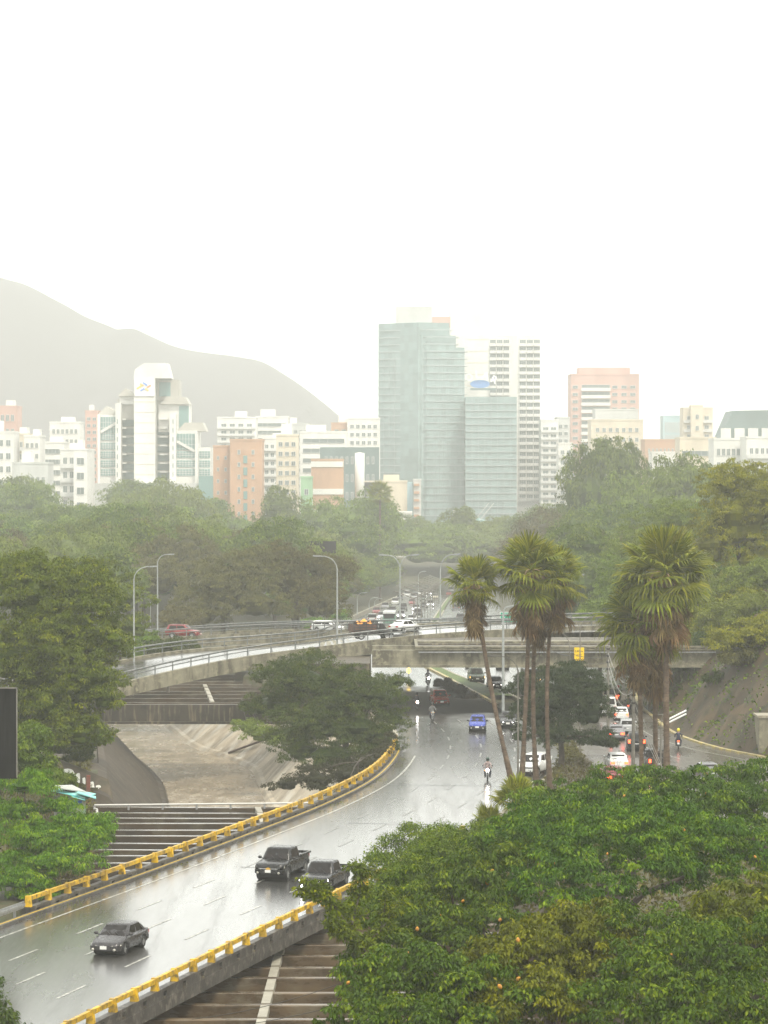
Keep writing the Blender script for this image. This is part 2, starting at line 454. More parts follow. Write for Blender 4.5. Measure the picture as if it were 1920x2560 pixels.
conc_g = mat('weathered_concrete', (0.20, 0.185, 0.13), 0.65, c2=(0.075, 0.066, 0.044), scale=0.9, vec=(1, 1, 0.22), world=True, bump=0.4, bscale=5, c3=(0.25, 0.235, 0.16), s3=1.9, lo=.42, hi=.62)
conc_d = mat('dark_rain_stained_concrete', (0.060, 0.050, 0.036), 0.6, c2=(0.24, 0.205, 0.13), scale=2.6, vec=(1, 1, 0.07), world=True, bump=0.3, bscale=4, lo=0.52, hi=0.70, c3=(0.035, 0.03, 0.022), s3=0.6)
conc_beam = mat('wet_brown_beam_concrete', (0.125, 0.085, 0.044), 0.4, c2=(0.055, 0.038, 0.022), scale=0.6, vec=(0.5, 1, 1.6), world=True, bump=0.3, bscale=3.5, rough2=0.18, c3=(0.15, 0.125, 0.085), s3=0.5)
white_line = mat('worn_white_road_paint', (0.50, 0.50, 0.45), 0.3, c2=(0.14, 0.135, 0.12), scale=3.0, world=True)
faint_line = mat('faded_white_road_paint', (0.26, 0.26, 0.24), 0.3, c2=(0.07, 0.07, 0.065), scale=2.2, world=True, lo=.42, hi=.6)
yellow_line = mat('worn_yellow_road_paint', (0.62, 0.42, 0.03), 0.45, c2=(0.25, 0.19, 0.05), scale=2.0, world=True, lo=0.45, hi=0.7)
def ribbon(fn, y0, y1, w, z, n=6, mb=None):
    return strip([[(fn(y) - w / 2, y, road_z(y) + z), (fn(y) + w / 2, y, road_z(y) + z)] for y in np.linspace(y0, y1, n)], mb=mb, smooth=False)
ribbon(lambda y: ROAD_L(y) + 1.75, 104, 262, 0.16, 0.010, 60).build('edge_line', white_line, main_road, fix=False)
ribbon(lambda y: ROAD_R(y) - 0.55, 104, 262, 0.14, 0.010, 60).build('edge_line', white_line, main_road, fix=False)
for off, ph in ((5.4, 2.0), (8.6, 3.8), (12.05, 0.0)):
    y = 106 + ph
    while y < 300:
        fn = lambda q, o=off: ROAD_L(q) + o * (ROAD_R(q) - ROAD_L(q)) / 16.4
        ribbon(fn, y, y + 3.6, 0.15, 0.012, 3).build('lane_dash', white_line if y < 186 else faint_line, main_road, fix=False)
        y += 8.9
for fr in (0.33, 0.66):
    y = 430
    while y < 640:
        ribbon(lambda q: ROAD_L(q) + fr * (ROAD_R(q) - ROAD_L(q)), y, y + 4, 0.15, 0.012, 3).build('lane_dash', white_line, main_road, fix=False)
        y += 12
ribbon(lambda y: RT_R(y) - 2.3, 215, 300, 0.14, 0.016, 40).build('edge_line', white_line, side_road, fix=False)
for y in np.arange(214, 300, 9.0):
    ribbon(lambda q: RT_L(q) + 0.52 * (min(RT_R(q), 34) - RT_L(q)), y, y + 3, 0.13, 0.016, 3).build('lane_dash', white_line, side_road, fix=False)
dark_joint = mat('tar_joint', (0.02, 0.02, 0.02), 0.3)
for y, a, b in ((188.5, 0.30, 0.72), (238, 0.1, 0.9), (212, 0.3, 0.9)):
    p, q = Vector((ROAD_L(y) + a * 16, y, 0.014)), Vector((ROAD_L(y) + b * 16, y - 1.6, 0.014))
    MB().add([p, q, q + Vector((0, 0.12, 0)), p + Vector((0, 0.12, 0))], [(0, 1, 2, 3)]).build('expansion_joint', dark_joint, main_road, fix=False)
MB().add([gnd(1806, 1903, 0.02), gnd(1838, 1903, 0.02), gnd(1843, 1907, 0.02), gnd(1812, 1908, 0.02)], [(3, 2, 1, 0)]).build('drain_grate', dark_joint, side_road, fix=True)

# kerbs
kerb_pale = mat('pale_kerb_concrete', (0.34, 0.31, 0.24), 0.5, c2=(0.2, 0.18, 0.13), scale=1.2, world=True)
kerb_yel = mat('kerb_with_flaking_yellow_paint', (0.50, 0.40, 0.12), 0.5, c2=(0.26, 0.23, 0.16), scale=1.1, world=True)
def kerb(fn, y0, y1, w, h, m, name='kerb', n=40):
    mbk = MB(); rows = []
    for y in np.linspace(y0, y1, n):
        x, z = fn(y), road_z(y)
        rows.append([(x - w / 2, y, z - 0.25), (x - w / 2, y, z + h), (x + w / 2, y, z + h), (x + w / 2, y, z - 0.25)])
    strip(rows, mb=mbk, smooth=False)
    return mbk.build(name, m, fix=True, kind='structure')
kerb(lambda y: ROAD_R(y) + 0.2, 318, 445, 0.35, 0.22, kerb_yel, n=60)
kerb(lambda y: AV_L(y) - 0.2, 322, 700, 0.3, 0.16, kerb_pale, n=80)
kerb(lambda y: ROAD_R(y) + 0.2, 445, 900, 0.3, 0.18, kerb_pale, n=60)
kerb(lambda y: ROAD_L(y) - 0.2, 262, 320, 0.35, 0.16, kerb_pale)
kerb(lambda y: RT_R(y) + 0.2, 205, 335, 0.35, 0.16, kerb_yel, n=60)
kerb(lambda y: RT_L(y) - 0.2, 205, 318, 0.3, 0.15, kerb_pale, n=60)
kerb(lambda y: ROAD_R(y) + 0.2, 205, 300, 0.3, 0.15, kerb_pale, n=60)
kerb(lambda y: ROAD_L(y) - 0.5, 452, 960, 0.5, 0.75, kerb_pale, 'avenue_barrier', n=60)
grass_m = mat('median_grass', (0.10, 0.15, 0.03), 0.7, c2=(0.06, 0.09, 0.02), scale=1.5, world=True, bump=0.8, bscale=6)
soil_m = mat('island_soil', (0.075, 0.06, 0.04), 0.7, c2=(0.05, 0.06, 0.02), scale=0.8, world=True, bump=0.8, bscale=4)
ysm = np.arange(330, 960, 6.0)
strip([[(ROAD_R(y) + 0.38, y, road_z(y) + 0.12), ((ROAD_R(y) + AV_L(y)) / 2, y, road_z(y) + 0.26), (AV_L(y) - 0.36, y, road_z(y) + 0.12)] for y in ysm]).build('median_strip', grass_m, fix=False, kind='structure')
strip([[(ROAD_R(y) + 0.36, y, 0.12), ((ROAD_R(y) + RT_L(y)) / 2, y, 0.24), (RT_L(y) - 0.36, y, 0.12)] for y in np.arange(205, 296, 3.0)]).build('palm_island', soil_m, fix=False, kind='structure')
# ================================================================== NEAR DECK: EDGE, YELLOW RAILINGS, RIVER BEAMS
yellow = mat('yellow_painted_concrete', (0.70, 0.43, 0.010), 0.45, c2=(0.34, 0.21, 0.02), scale=1.7, lo=0.40, hi=0.62, bump=0.2, bscale=9, c3=(0.10, 0.08, 0.045), s3=2.3, world=True)
yellow_line2 = yellow_line
para_m = mat('black_stained_parapet', (0.085, 0.078, 0.070), 0.5, c2=(0.035, 0.032, 0.028), scale=1.0, vec=(1, 1, 0.35), world=True, bump=0.3, bscale=6, c3=(0.17, 0.155, 0.13), s3=2.0)
galv = mat('galvanised_steel', (0.42, 0.43, 0.43), 0.35, c2=(0.3, 0.3, 0.3), scale=4, metal=0.6)

def railing(fn, side, y0, y1, label, gap_at=()):
    """concrete parapet with slots, tapered yellow posts and yellow beams; side = +1 when the road lies to the left of it"""
    b0 = Vector((fn(y0), y0, 0))
    rt = thing('bridge_railing', b0, 0, label, 'railing', 'yellow bridge railings of the near road')
    # walk along the curve in steps of one bay
    ys_, y = [], y0
    while y <= y1:
        ys_.append(y)
        dx = fn(y + 0.5) - fn(y - 0.5)
        y += 2.85 / math.sqrt(1 + dx * dx)
    pts = [Vector((fn(q), q, 0)) for q in ys_]
    post_me = beam_me = None
    for i, p in enumerate(pts):
        nxt = pts[i + 1] if i + 1 < len(pts) else p + (p - pts[i - 1])
        d = (nxt - p); L = d.length; d.normalize()
        ang = math.atan2(d.y, d.x)
        loc = p - b0
        if post_me is None:
            m_ = MB()                                 # tapered post, leaning foot towards the road
            poly = [(0, -0.19, 0), (0, 0.19, 0), (0, 0.15, 0.62), (0, -0.11, 0.62)]
            m_.prism([Vector(q) for q in poly], (-0.125, 0, 0), (0.125, 0, 0))
            post_me = m_.mesh('post', yellow, True)
        link('post', post_me, rt, loc=loc + Vector((0, 0, 0.42)), rot=(0, 0, ang))
        if i + 1 == len(pts): break
        m_ = MB(); m_.bar(Vector((0.13, 0, 0)), Vector((L - 0.13, 0, 0)), 0.18, 0.23)
        o = link('rail_beam', m_.mesh('rail_beam', yellow, True), rt, loc=loc + Vector((0, 0, 0.89)), rot=(0, 0, ang))
        # parapet bay: sill, two stubs, cap (an open slot between them)
        m_ = MB()
        m_.box((L / 2, 0, -0.42), (L, 0.34, 0.62)); m_.box((L / 2, 0, 0.345), (L, 0.36, 0.15))
        m_.box((L * 0.14, 0, 0.08), (L * 0.28, 0.30, 0.38)); m_.box((L * 0.72, 0, 0.08), (L * 0.56, 0.30, 0.38))
        link('parapet_bay', m_.mesh('parapet_bay', para_m, True), rt, loc=loc, rot=(0, 0, ang))
    return rt
railing(lambda y: ROAD_L(y) - 0.25, 1, 168.5, 272, 'yellow post and beam railing curving along the river side of the wet road')
railing(lambda y: ROAD_R(y) + 0.35, -1, 122, 203, 'yellow railing on the tree side edge of the near road, above the brown beams')
ribbon(lambda y: ROAD_L(y) + 0.18, 150, 268, 0.12, 0.17, 60).build('kerb_line', yellow_line, main_road, fix=False)
mbk = MB(); strip([[(ROAD_L(y) - 0.05, y, -0.2), (ROAD_L(y) - 0.05, y, 0.16), (ROAD_L(y) + 0.4, y, 0.16), (ROAD_L(y) + 0.4, y, -0.2)] for y in np.linspace(104, 272, 70)], mb=mbk, smooth=False)
mbk.build('kerb', para_m, fix=False, kind='structure')
# deck slab (the road sheet lies 4 mm above it)
def slab(name, rows_l, rows_r, t, m, **kw):
    mb_ = MB(); rows = []
    for a, b in zip(rows_l, rows_r):
        a, b = Vector(a), Vector(b); dn = Vector((0, 0, -t))
        rows.append([a, b, b + dn, a + dn, a])
    strip(rows, mb=mb_, smooth=False)
    r0, r1 = rows[0], rows[-1]
    mb_.add(r0[:4], [(0, 1, 2, 3)]); mb_.add(r1[:4], [(3, 2, 1, 0)])
    return mb_.build(name, m, fix=True, **kw)
ysd = list(np.arange(100, 262, 3.0))
slab('road_deck', [(ROAD_L(y) - 0.40, y, -0.006) for y in ysd], [(ROAD_R(y) + 0.50, y, -0.006) for y in ysd], 0.7, conc_d, kind='structure')

# metal guard rail where the yellow railing ends
gr = thing('guard_rail', (ROAD_L(160) - 0.3, 160, 0), 0, 'grey metal guard rail where the yellow railing ends by the low bushy tree', 'guard rail')
m_ = MB()
pp = [Vector((ROAD_L(y) - 0.3, y, 0.62)) for y in np.linspace(150, 168, 8)]
for dz, dx in ((0.13, 0), (0.0, 0.06), (-0.13, 0)):
    for a, b in zip(pp[:-1], pp[1:]): m_.bar(a + Vector((dx, 0, dz)), b + Vector((dx, 0, dz)), 0.05, 0.13)
m_.build('rail', galv, gr, world=True)
for y in (152, 157, 162, 167):
    MB().box((ROAD_L(y) - 0.4, y, 0.3), (0.14, 0.14, 0.75)).build('post', galv, gr, world=True)

# ---- concrete beams bracing the river channel
def brace(label, ylist, xl, xr, ztop, h, w, m, tie):
    base = Vector(((xl(ylist[0]) + xr(ylist[0])) / 2, ylist[0], ztop))
    rt = thing('river_brace', base, 0, label, 'concrete frame')
    for y in ylist:
        yy = y + random.uniform(-0.08, 0.08); zz = ztop + random.uniform(-0.05, 0.05)
        sag = random.uniform(0.0, 0.12)
        a, b = xl(y), xr(y); m_ = MB(); n = 7
        ps = [Vector((a + (b - a) * k / n, yy + random.uniform(-.03, .03), zz - sag * math.sin(PI * k / n))) for k in range(n + 1)]
        strip([[p + Vector((0, -w / 2, -h)), p + Vector((0, -w / 2, -0.04)), p + Vector((0, -w / 2 + .04, 0)), p + Vector((0, w / 2, 0)), p + Vector((0, w / 2, -h)), p + Vector((0, -w / 2, -h))] for p in ps], mb=m_, smooth=False)
        m_.build('beam', m, rt, world=True)
    for (x0, y0), (x1, y1) in tie:                   # short tie pieces between neighbouring beams
        yy = sorted(ylist)
        for a, b in zip(yy[:-1], yy[1:]):
            if a < y0 - .5 or b > y1 + .5: continue
            fa, fb = (a - y0) / (y1 - y0), (b - y0) / (y1 - y0)
            MB().bar((x0 + (x1 - x0) * fa, a + w / 2 + 0.02, ztop - 0.20), (x0 + (x1 - x0) * fb, b - w / 2 - 0.02, ztop - 0.20), 0.45, 0.36).build('tie_beam', mat('pale_tie_concrete', (0.33, 0.31, 0.25), 0.5, c2=(0.24, 0.22, 0.17), scale=1, world=True), rt, world=True)
    return rt
ylA = [132 + 3.75 * k for k in range(28)]
t1 = gnd(648, 2558, -1.25); t2 = gnd(700, 2372, -1.25)
t3 = gnd(672, 2066, -1.25); t4 = gnd(646, 2014, -1.25)
beam_top = mat('wet_dark_beam_concrete', (0.062, 0.042, 0.024), 0.25, c2=(0.045, 0.038, 0.03), scale=0.6, vec=(0.5, 1, 1.6), world=True, bump=0.2, bscale=3.5, rough2=0.16, c3=(0.10, 0.085, 0.06), s3=0.5, coat=.5)
brace('brown concrete beams spanning the channel under the near road and its tree side', [y for y in ylA if y < 182], lambda y: RIV_L(y) - BANK - 1, lambda y: RIV_R(y) + BANK + 1, -1.2, 0.72, 0.5, conc_beam, [((t1.x, 132), (t2.x, 166))])
brace('dark wet beams with pale tops across the river left of the yellow railing', [y for y in ylA if y >= 182], lambda y: RIV_L(y) - BANK - 4.2, lambda y: RIV_R(y) + BANK + 1, -1.2, 0.62, 0.55, beam_top, [((t3.x, 217), (t4.x, 233.3))])
ylB = [336.5 + 5.6 * k for k in range(12)]
brace('dark horizontal beams under the curved flyover ramp, above the stained girder', ylB, lambda y: RIV_L(y) - BANK - 6, lambda y: RIV_R(y) + BANK + 8, -1.0, 0.5, 0.6, beam_top, [((at(531, 1761, 336.5).x, 336.5), (at(512, 1700, 364.5).x, 364.5))])
gd = thing('river_girder', (-26, 332, -3), 0, 'deep dark girder with pale rain streaks spanning the river below the ramp', 'girder')
o = slab('girder_web', [(-50, 332.2, -1.02), (0, 332.2, -1.02)], [(-50, 333.2, -1.02), (0, 333.2, -1.02)], 2.05, conc_d); o.parent = gd; o.location = -gd.location
MB().box((-25, 332.0, -3.0), (50, 0.5, 0.28)).build('bottom_flange', conc_d, gd, world=True)
pl = thing('pipe_line', (-23, 235.5, -0.7), 0, 'pale pipe on short stubs along the first river beam', 'pipe')
m_ = MB()
a, b = gnd(236, 2013, -0.75), gnd(830, 2007, -0.75)
m_.tube([a, b], 0.07, 8); m_.build('pipe', mat('pale_pipe', (0.5, 0.49, 0.46), 0.35), pl, world=True)
for k in range(8):
    p = a.lerp(b, k / 7); MB().box(p + Vector((0, 0, -0.2)), (0.14, 0.14, 0.4)).build('pipe_stub', galv, pl, world=True)
m_ = MB(); m_.tube([gnd(236, 2022, -0.9), gnd(242, 2024, -0.9), gnd(243, 2036, -0.9)], 0.1, 8).build('pipe_elbow', MATS['pale_pipe'], pl, world=True)

# ================================================================== OVERPASS
ramp_n = [at(-60, 1775, 296), at(120, 1752, 300), at(301, 1714, 304), at(470, 1676, 311), at(636, 1645, 317), at(841, 1618, 317.5), at(995, 1600, 319), at(1120, 1589, 321.4), at(1280, 1579, 328), at(1430, 1573, 336)]
# tidy the heights so that the ramp climbs evenly
near = catmull([tuple(p) for p in ramp_n], n=8)
def offset_line(pts, w, dz=0.0):
    out = []
    for i, p in enumerate(pts):
        d = pts[min(i + 1, len(pts) - 1)] - pts[max(i - 1, 0)]
        n = Vector((-d.y, d.x, 0)).normalized()
        out.append(p + n * w + Vector((0, 0, dz)))
    return out
RW = 10.6
def rl(off, dz=0.0): return offset_line(near, off, dz + off * 0.035)
ramp_far = rl(RW)
ov = thing('flyover_ramp', tuple(near[10]), 0, 'curved concrete flyover ramp sweeping up from the left over the river', 'flyover')
def world_slab(name, l, r, t, m, parent):
    o = slab(name, l, r, t, m); o.parent = parent; o.location = -parent.location; return o
world_slab('deck', near, ramp_far, 1.2, conc_g, ov)
ins_a, ins_b = rl(0.5, 0.006), rl(RW - .5, 0.006)
o = strip([[a.lerp(b, k / 4) for k in range(5)] for a, b in zip(ins_a, ins_b)]).build('roadway', asphalt_up, fix=False); o.parent = ov; o.location = -ov.location
for off in (0.25, RW - .25):                         # kerb upstands
    l0 = rl(off - 0.22, 0.28); l1 = rl(off + 0.22, 0.28)
    world_slab('upstand', l0, l1, 0.275, conc_g, ov)
steel_d = mat('dark_weathered_rail_steel', (0.10, 0.115, 0.115), 0.4, c2=(0.2, 0.2, 0.19), scale=3, metal=0.3)
def steel_rail(line, label, step=2.6, h=0.95, tubes=(0.95, 0.55), thick=(0.1, 0.06)):
    rt = thing('steel_railing', tuple(line[0]), 0, label, 'railing', None)
    for hh, r in zip(tubes, thick):
        MB().tube([p + Vector((0, 0, hh)) for p in line], r, 6).build('rail_tube', steel_d, rt, world=True)
    # posts at even spacing
    acc = 0.0; prev = line[0]; me = None; k = 0
    for p in line[1:]:
        seg = (p - prev).length; 
        while acc <= seg and seg > 0:
            q = prev.lerp(p, acc / seg)
            if me is None:
                mp_ = MB(); mp_.prism([Vector((0, -0.1, 0)), Vector((0, 0.12, 0)), Vector((0, 0.05, 0.5)), Vector((0, 0.02, h)), Vector((0, -0.06, h)), Vector((0, -0.06, 0.5))], (-0.06, 0, 0), (0.06, 0, 0))
                me = mp_.mesh('post', steel_d, True)
            link('post', me, rt, loc=q - rt.location); acc += step
        acc -= seg; prev = p
    return rt
steel_rail(rl(0.22, 0.27), 'steel railing along the nearer edge of the curved flyover ramp')
steel_rail(rl(RW - .22, 0.27)[:50], 'steel railing along the inner, far edge of the curved flyover ramp')
# main overpass: girder bridge in front of the ramp
brg = thing('overpass', (16, 304, 0), 0, 'grey stained concrete overpass crossing the avenue behind the palms', 'overpass')
xs_l, xs_r = at(930, 1650, 304).x, 41.0
def W(name, c, d, m=conc_g, rz=0): return MB().box(c, d, 0, rz).build(name, m, brg, world=True)
L_ = xs_r - xs_l; cx = (xs_l + xs_r) / 2
W('girder', (cx, 304.4, 5.95), (L_, 0.8, 1.55))
W('girder', (cx, 312.4, 5.95), (L_, 0.8, 1.55)); W('girder', (cx, 320.4, 5.95), (L_, 0.8, 1.55))
W('bottom_flange', (cx, 304.25, 5.12), (L_ + 0.02, 1.3, 0.26))
L0 = L_; xs2 = at(1046, 1620, 304).x; L_ = xs_r - xs2; cx = (xs2 + xs_r) / 2
W('deck', (cx, 313.0, 6.88), (L_ + 0.6, 18.4, 0.30))
W('kerb_beam', (cx, 303.95, 7.06), (L_ + 0.7, 0.5, 0.14)); W('ledge', (cx, 303.70, 6.80), (L_ + 0.8, 0.32, 0.10))
MB().add([(xs2, 304.4, 7.045), (xs_r, 304.4, 7.045), (xs_r, 321.5, 7.045), (xs2, 321.5, 7.045)], [(0, 1, 2, 3)]).build('roadway', conc_d, brg, world=True)
W('walkway', (cx, 312.0, 7.12), (L_, 2.2, 0.22)); W('kerb_beam', (cx, 308.0, 7.10), (L_, 0.3, 0.16), conc_d)
W('pipe_sleeve', (cx, 303.55, 6.55), (L_, 0.12, 0.12), galv)
for x in np.linspace(xs_l + 2, xs_r - 2, 9): W('stiffener', (x, 304.02, 5.95), (0.18, 0.12, 1.3))
# rear deck that carries the far roadway
rear_n = [Vector((-62, 378, 1.2)), Vector((-38, 374, 2.9)), Vector((-26, 371, 4.0)), Vector((-12, 366, 5.0)), Vector((-4, 352, 6.0)), Vector((4, 341, 6.7)), Vector((14, 337, 7.0)), Vector((30, 341, 7.1)), Vector((46, 350, 7.1))]
rear_line = catmull([tuple(p) for p in rear_n], n=6)
rear_far = offset_line(rear_line, 9.5)
rv = thing('far_flyover', tuple(rear_line[14]), 0, 'second flyover roadway running behind the curved ramp, carrying the red pickup', 'flyover')
world_slab('deck', rear_line, rear_far, 1.0, conc_g, rv)
o = strip([[a.lerp(b, k / 3) for k in range(4)] for a, b in zip(offset_line(rear_line, 0.5, 0.006), offset_line(rear_line, 9.0, 0.006))]).build('roadway', asphalt_up, fix=False); o.parent = rv; o.location = -rv.location
for off in (0.25, 9.25):
    world_slab('upstand', offset_line(rear_line, off - .2, .3), offset_line(rear_line, off + .2, .3), 0.295, conc_g, rv)
steel_rail(offset_line(rear_line, 0.25, 0.29), 'steel railing on the near edge of the far flyover roadway', step=3.2)
steel_rail(offset_line(rear_line, 9.25, 0.29), 'steel railing on the far edge of the far flyover, before the hazy avenue', step=3.2)
# gore infill between ramp and rear deck
MB().add([(2, 326, 6.6), (12, 329.5, 6.95), (30, 336, 7.0), (30, 341.2, 7.0), (14, 337.2, 6.9), (4, 341.2, 6.6)], [(0, 1, 2, 3, 4, 5)]).build('gore_area', asphalt_up, brg, world=True)
# piers and abutments
def pier(x, y, top, label, w=1.3):
    rt = thing('bridge_pier', (x, y, 0), 0, label, 'pier')
    MB().lathe([(w / 2, -0.4), (w / 2, top - 0.8)], 16).build('column', conc_g, rt)
    MB().box((0, 0, top - 0.45), (w * 2.2, w * 1.5, 0.7)).build('pier_cap', conc_g, rt)
pier(at(1400, 1690, 322).x, 322, 5.15, 'pale round pier under the overpass, left of the dark underpass')
pier(-33, 312, 1.9, 'short pier under the low left end of the curved ramp')
ab = thing('abutment', (30, 318, 0), 0, 'dark abutment wall at the hillside end of the overpass', 'wall')
MB().box((36.6, 318, 2.4), (9, 27, 5.4)).build('wall', conc_d, ab, world=True)  # shadow under the bridge end is put into the dark concrete colour
MB().box((-6.2, 317, 2.3), (9.6, 22, 5.9)).build('wall', conc_d, thing('abutment', (-6.2, 317, 0), 0, 'river side abutment wall behind the layered dark green tree', 'wall'), world=True)  # dark wall closes the void under the ramp, its shade in the colour
# warning board on the girder
ws = thing('height_sign', tuple(at(1448, 1635, 303.2)), 0, 'yellow height limit board hung on the overpass girder', 'sign')
MB().box((0, 0, 0), (0.98, 0.05, 1.32)).build('board', mat('sign_yellow', (0.85, 0.55, 0.0), 0.35), ws)
blk = mat('sign_black', (0.015, 0.015, 0.015), 0.4)
link('lettering', text_mesh('3,80 m', 0.30, 'lettering', 0.004, 0.004), ws, blk, loc=(-0.02, -0.03, 0.28), rot=(PI / 2, 0, 0))
link('lettering', text_mesh('ALTURA', 0.15, 'lettering', 0.004), ws, blk, loc=(0, -0.03, -0.05), rot=(PI / 2, 0, 0))
link('lettering', text_mesh('MAXIMA', 0.15, 'lettering', 0.004), ws, blk, loc=(0, -0.03, -0.22), rot=(PI / 2, 0, 0))
for k in range(5):
    x = -0.40 + 0.19 * k
    MB().prism([Vector((x, 0, -0.62)), Vector((x + 0.09, 0, -0.62)), Vector((x + 0.2, 0, -0.46)), Vector((x + 0.11, 0, -0.46))], (0, -0.031, 0), (0, -0.026, 0)).build('stripe', blk, ws)
# green direction sign over the avenue
gs = thing('direction_sign', tuple(at(1275, 1543, 372)), 0, 'green road direction sign with white border behind the leaning palm', 'sign')
grn, wht = mat('sign_green', (0.0, 0.33, 0.20), 0.4), mat('sign_white', (0.8, 0.82, 0.8), 0.4)
MB().box((0, 0, 0), (2.5, 0.06, 1.3)).build('board', grn, gs)
for c, d in (((0, -0.04, 0.62), (2.5, 0.02, 0.06)), ((0, -0.04, -0.62), (2.5, 0.02, 0.06)), ((0, -0.04, 0.2), (2.5, 0.02, 0.05)), ((-1.22, -0.04, 0), (0.06, 0.022, 1.18)), ((1.22, -0.04, 0), (0.06, 0.022, 1.18))):
    MB().box(c, d).build('border', wht, gs)
link('lettering', text_mesh('COCHE - VALLE', 0.27, 'lettering', 0.004), gs, wht, loc=(0, -0.04, 0.40), rot=(PI / 2, 0, 0))
link('lettering', text_mesh('AV.', 0.27, 'lettering', 0.004), gs, wht, loc=(-0.75, -0.04, -0.02), rot=(PI / 2, 0, 0))
link('lettering', text_mesh('P. VENEZUELA', 0.29, 'lettering', 0.004), gs, wht, loc=(0, -0.04, -0.38), rot=(PI / 2, 0, 0))
for x in (1.45, 1.75): MB().box((x, 0.05, -3.1), (0.12, 0.12, 7.6)).build('post', galv, gs)
# striped marker
sm_ = thing('hazard_marker', tuple(at(1619, 1777, 312)), 0, 'yellow and black striped marker on a post beside the underpass', 'sign')
MB().box((0, 0, 2.55), (0.36, 0.04, 1.0)).build('board', MATS['sign_yellow'], sm_)
for k in range(4):
    z = 2.15 + 0.26 * k
    MB().prism([Vector((-0.17, 0, z - .1)), Vector((0.17, 0, z + 0.06)), Vector((0.17, 0, z + 0.18)), Vector((-0.17, 0, z + .02))], (0, -0.027, 0), (0, -0.022, 0)).build('stripe', blk, sm_)
MB().box((0, 0.03, 1.0), (0.08, 0.06, 2.1)).build('post', galv, sm_)
# ================================================================== STREET LAMPS, POLES, WIRES
pole_m = mat('pale_painted_lamp_steel', (0.34, 0.36, 0.35), 0.4, c2=(0.26, 0.275, 0.27), scale=1.5)
pole_d = mat('grey_weathered_pole', (0.20, 0.19, 0.165), 0.5, c2=(0.12, 0.11, 0.09), scale=1.0)
def lamp(px, pybase, pytop, Y, arms, label, group=None, r=0.11, m=pole_m, z0=None):
    b = at(px, pybase, Y); t = at(px, pytop, Y)
    if z0 is not None: b.z = z0
    h = t.z - b.z
    rt = thing('street_lamp', tuple(b), 0, label, 'street lamp', group)
    MB().tube([(0, 0, 0), (0, 0, h * 0.5), (0, 0, h - 0.9)], [r, r * 0.85, r * 0.65], 8).build('pole', m, rt)
    for ax, az in arms:                               # arm reach and rise
        pts = [Vector((0, 0, h - 0.9))]
        for k in range(1, 7):
            q = k / 6
            pts.append(Vector((ax * (q ** 1.6) * 0.92, 0, h - 0.9 + (0.9 + az) * (1 - (1 - q) ** 2.2))))
        MB().tube(pts, [r * 0.62] + [r * 0.5] * 6, 6).build('arm', m, rt)
        e = pts[-1]; d = (pts[-1] - pts[-2]).normalized()
        mh = MB(); mh.bar(e - d * 0.1, e + d * 0.75, 0.26, 0.13); mh.bar(e + d * 0.1 - Vector((0, 0, 0.07)), e + d * 0.68 - Vector((0, 0, 0.07)), 0.18, 0.05)
        mh.build('lamp_head', m, rt)
    return rt
lamp(335, 1655, 1427, 318, [(1.95, 0.45)], 'tall single arm street lamp at the left end of the ramp railing')
lamp(394, 1590, 1390, 380, [(1.5, 0.2)], 'single arm lamp standing behind the red pickup')
lamp(376, 1570, 1478, 520, [(1.6, 0.2), ], 'small distant lamp in the trees behind the red pickup', r=0.09)
lamp(843, 1616, 1402, 318, [(-2.0, 0.5)], 'tall lamp on the ramp edge with its arm reaching left over the road')
lamp(808, 1580, 1524, 440, [(2.7, 0.2)], 'short curved lamp beside the far avenue, left of the stake truck', r=0.09)
lamp(1000, 1594, 1403, 340, [(-1.8, 0.7), (1.55, 0.7)], 'double arm lamp behind the stake truck on the overpass')
lamp(1101, 1592, 1404, 342, [(1.6, 0.8)], 'single arm lamp by the white sedan on the overpass')
lamp(1390, 1575, 1480, 352, [(1.2, 0.4)], 'plain pale lamp pole rising behind the middle palms', z0=7.1)
lamp(1407, 1575, 1455, 352, [(1.9, 0.8)], 'taller pale lamp with its arm to the right, beside the palm crown', z0=7.1)
lamp(1258, 1780, 1520, 302, [(0.4, 0.1)], 'tall grey pole standing on the median before the overpass', r=0.16, z0=0.0)
lamp(1295, 1975, 1648, 229, [(-1.9, 0.25)], 'dark pole between the left palms with a lamp arm to the left', r=0.085, m=pole_d, z0=0.0)
lamp(1450, 1820, 1553, 262, [(-1.35, 0.4), (1.35, 0.4)], 'grey lamp pole with two spread arms above the dark round tree', r=0.07, m=pole_d, z0=0.0)
lamp(1424, 1800, 1592, 268, [(-1.9, 0.6)], 'thin dark pole with a lamp reaching left before the girder', r=0.07, m=pole_d, z0=0.0)
tl = lamp(1652, 1985, 1790, 238, [(0.25, 0.1)], 'slim pole with step pegs and twin tube lamps by the right palms', r=0.07, m=pole_d, z0=0.0)
for dz in (0.0, 0.28):
    a = at(1668, 1800 + dz * 30, 238) - tl.location; b = at(1716, 1776 + dz * 30, 238) - tl.location
    MB().tube([a, b], 0.075, 8).build('tube_lamp', wht, tl)
for k in range(7):
    z = 2.6 + 0.5 * k; MB().bar((-0.28, 0, z), (0.28, 0, z), 0.05, 0.05).build('peg', pole_d, tl)
tl2 = thing('tube_lamp_pole', tuple(gnd(1735, 2010, 0)), 0, 'fallen looking white tube lamp arm crossing behind the grey sedan', 'street lamp')
a, b = at(1742, 1950, 224), at(1796, 1929, 224)
MB().tube([a, b], 0.08, 8).build('tube_lamp', wht, tl2, world=True)
MB().tube([gnd(1735, 2010, 0), at(1736, 1953, 224), at(1742, 1950, 224)], 0.06, 6).build('pole', pole_d, tl2, world=True)
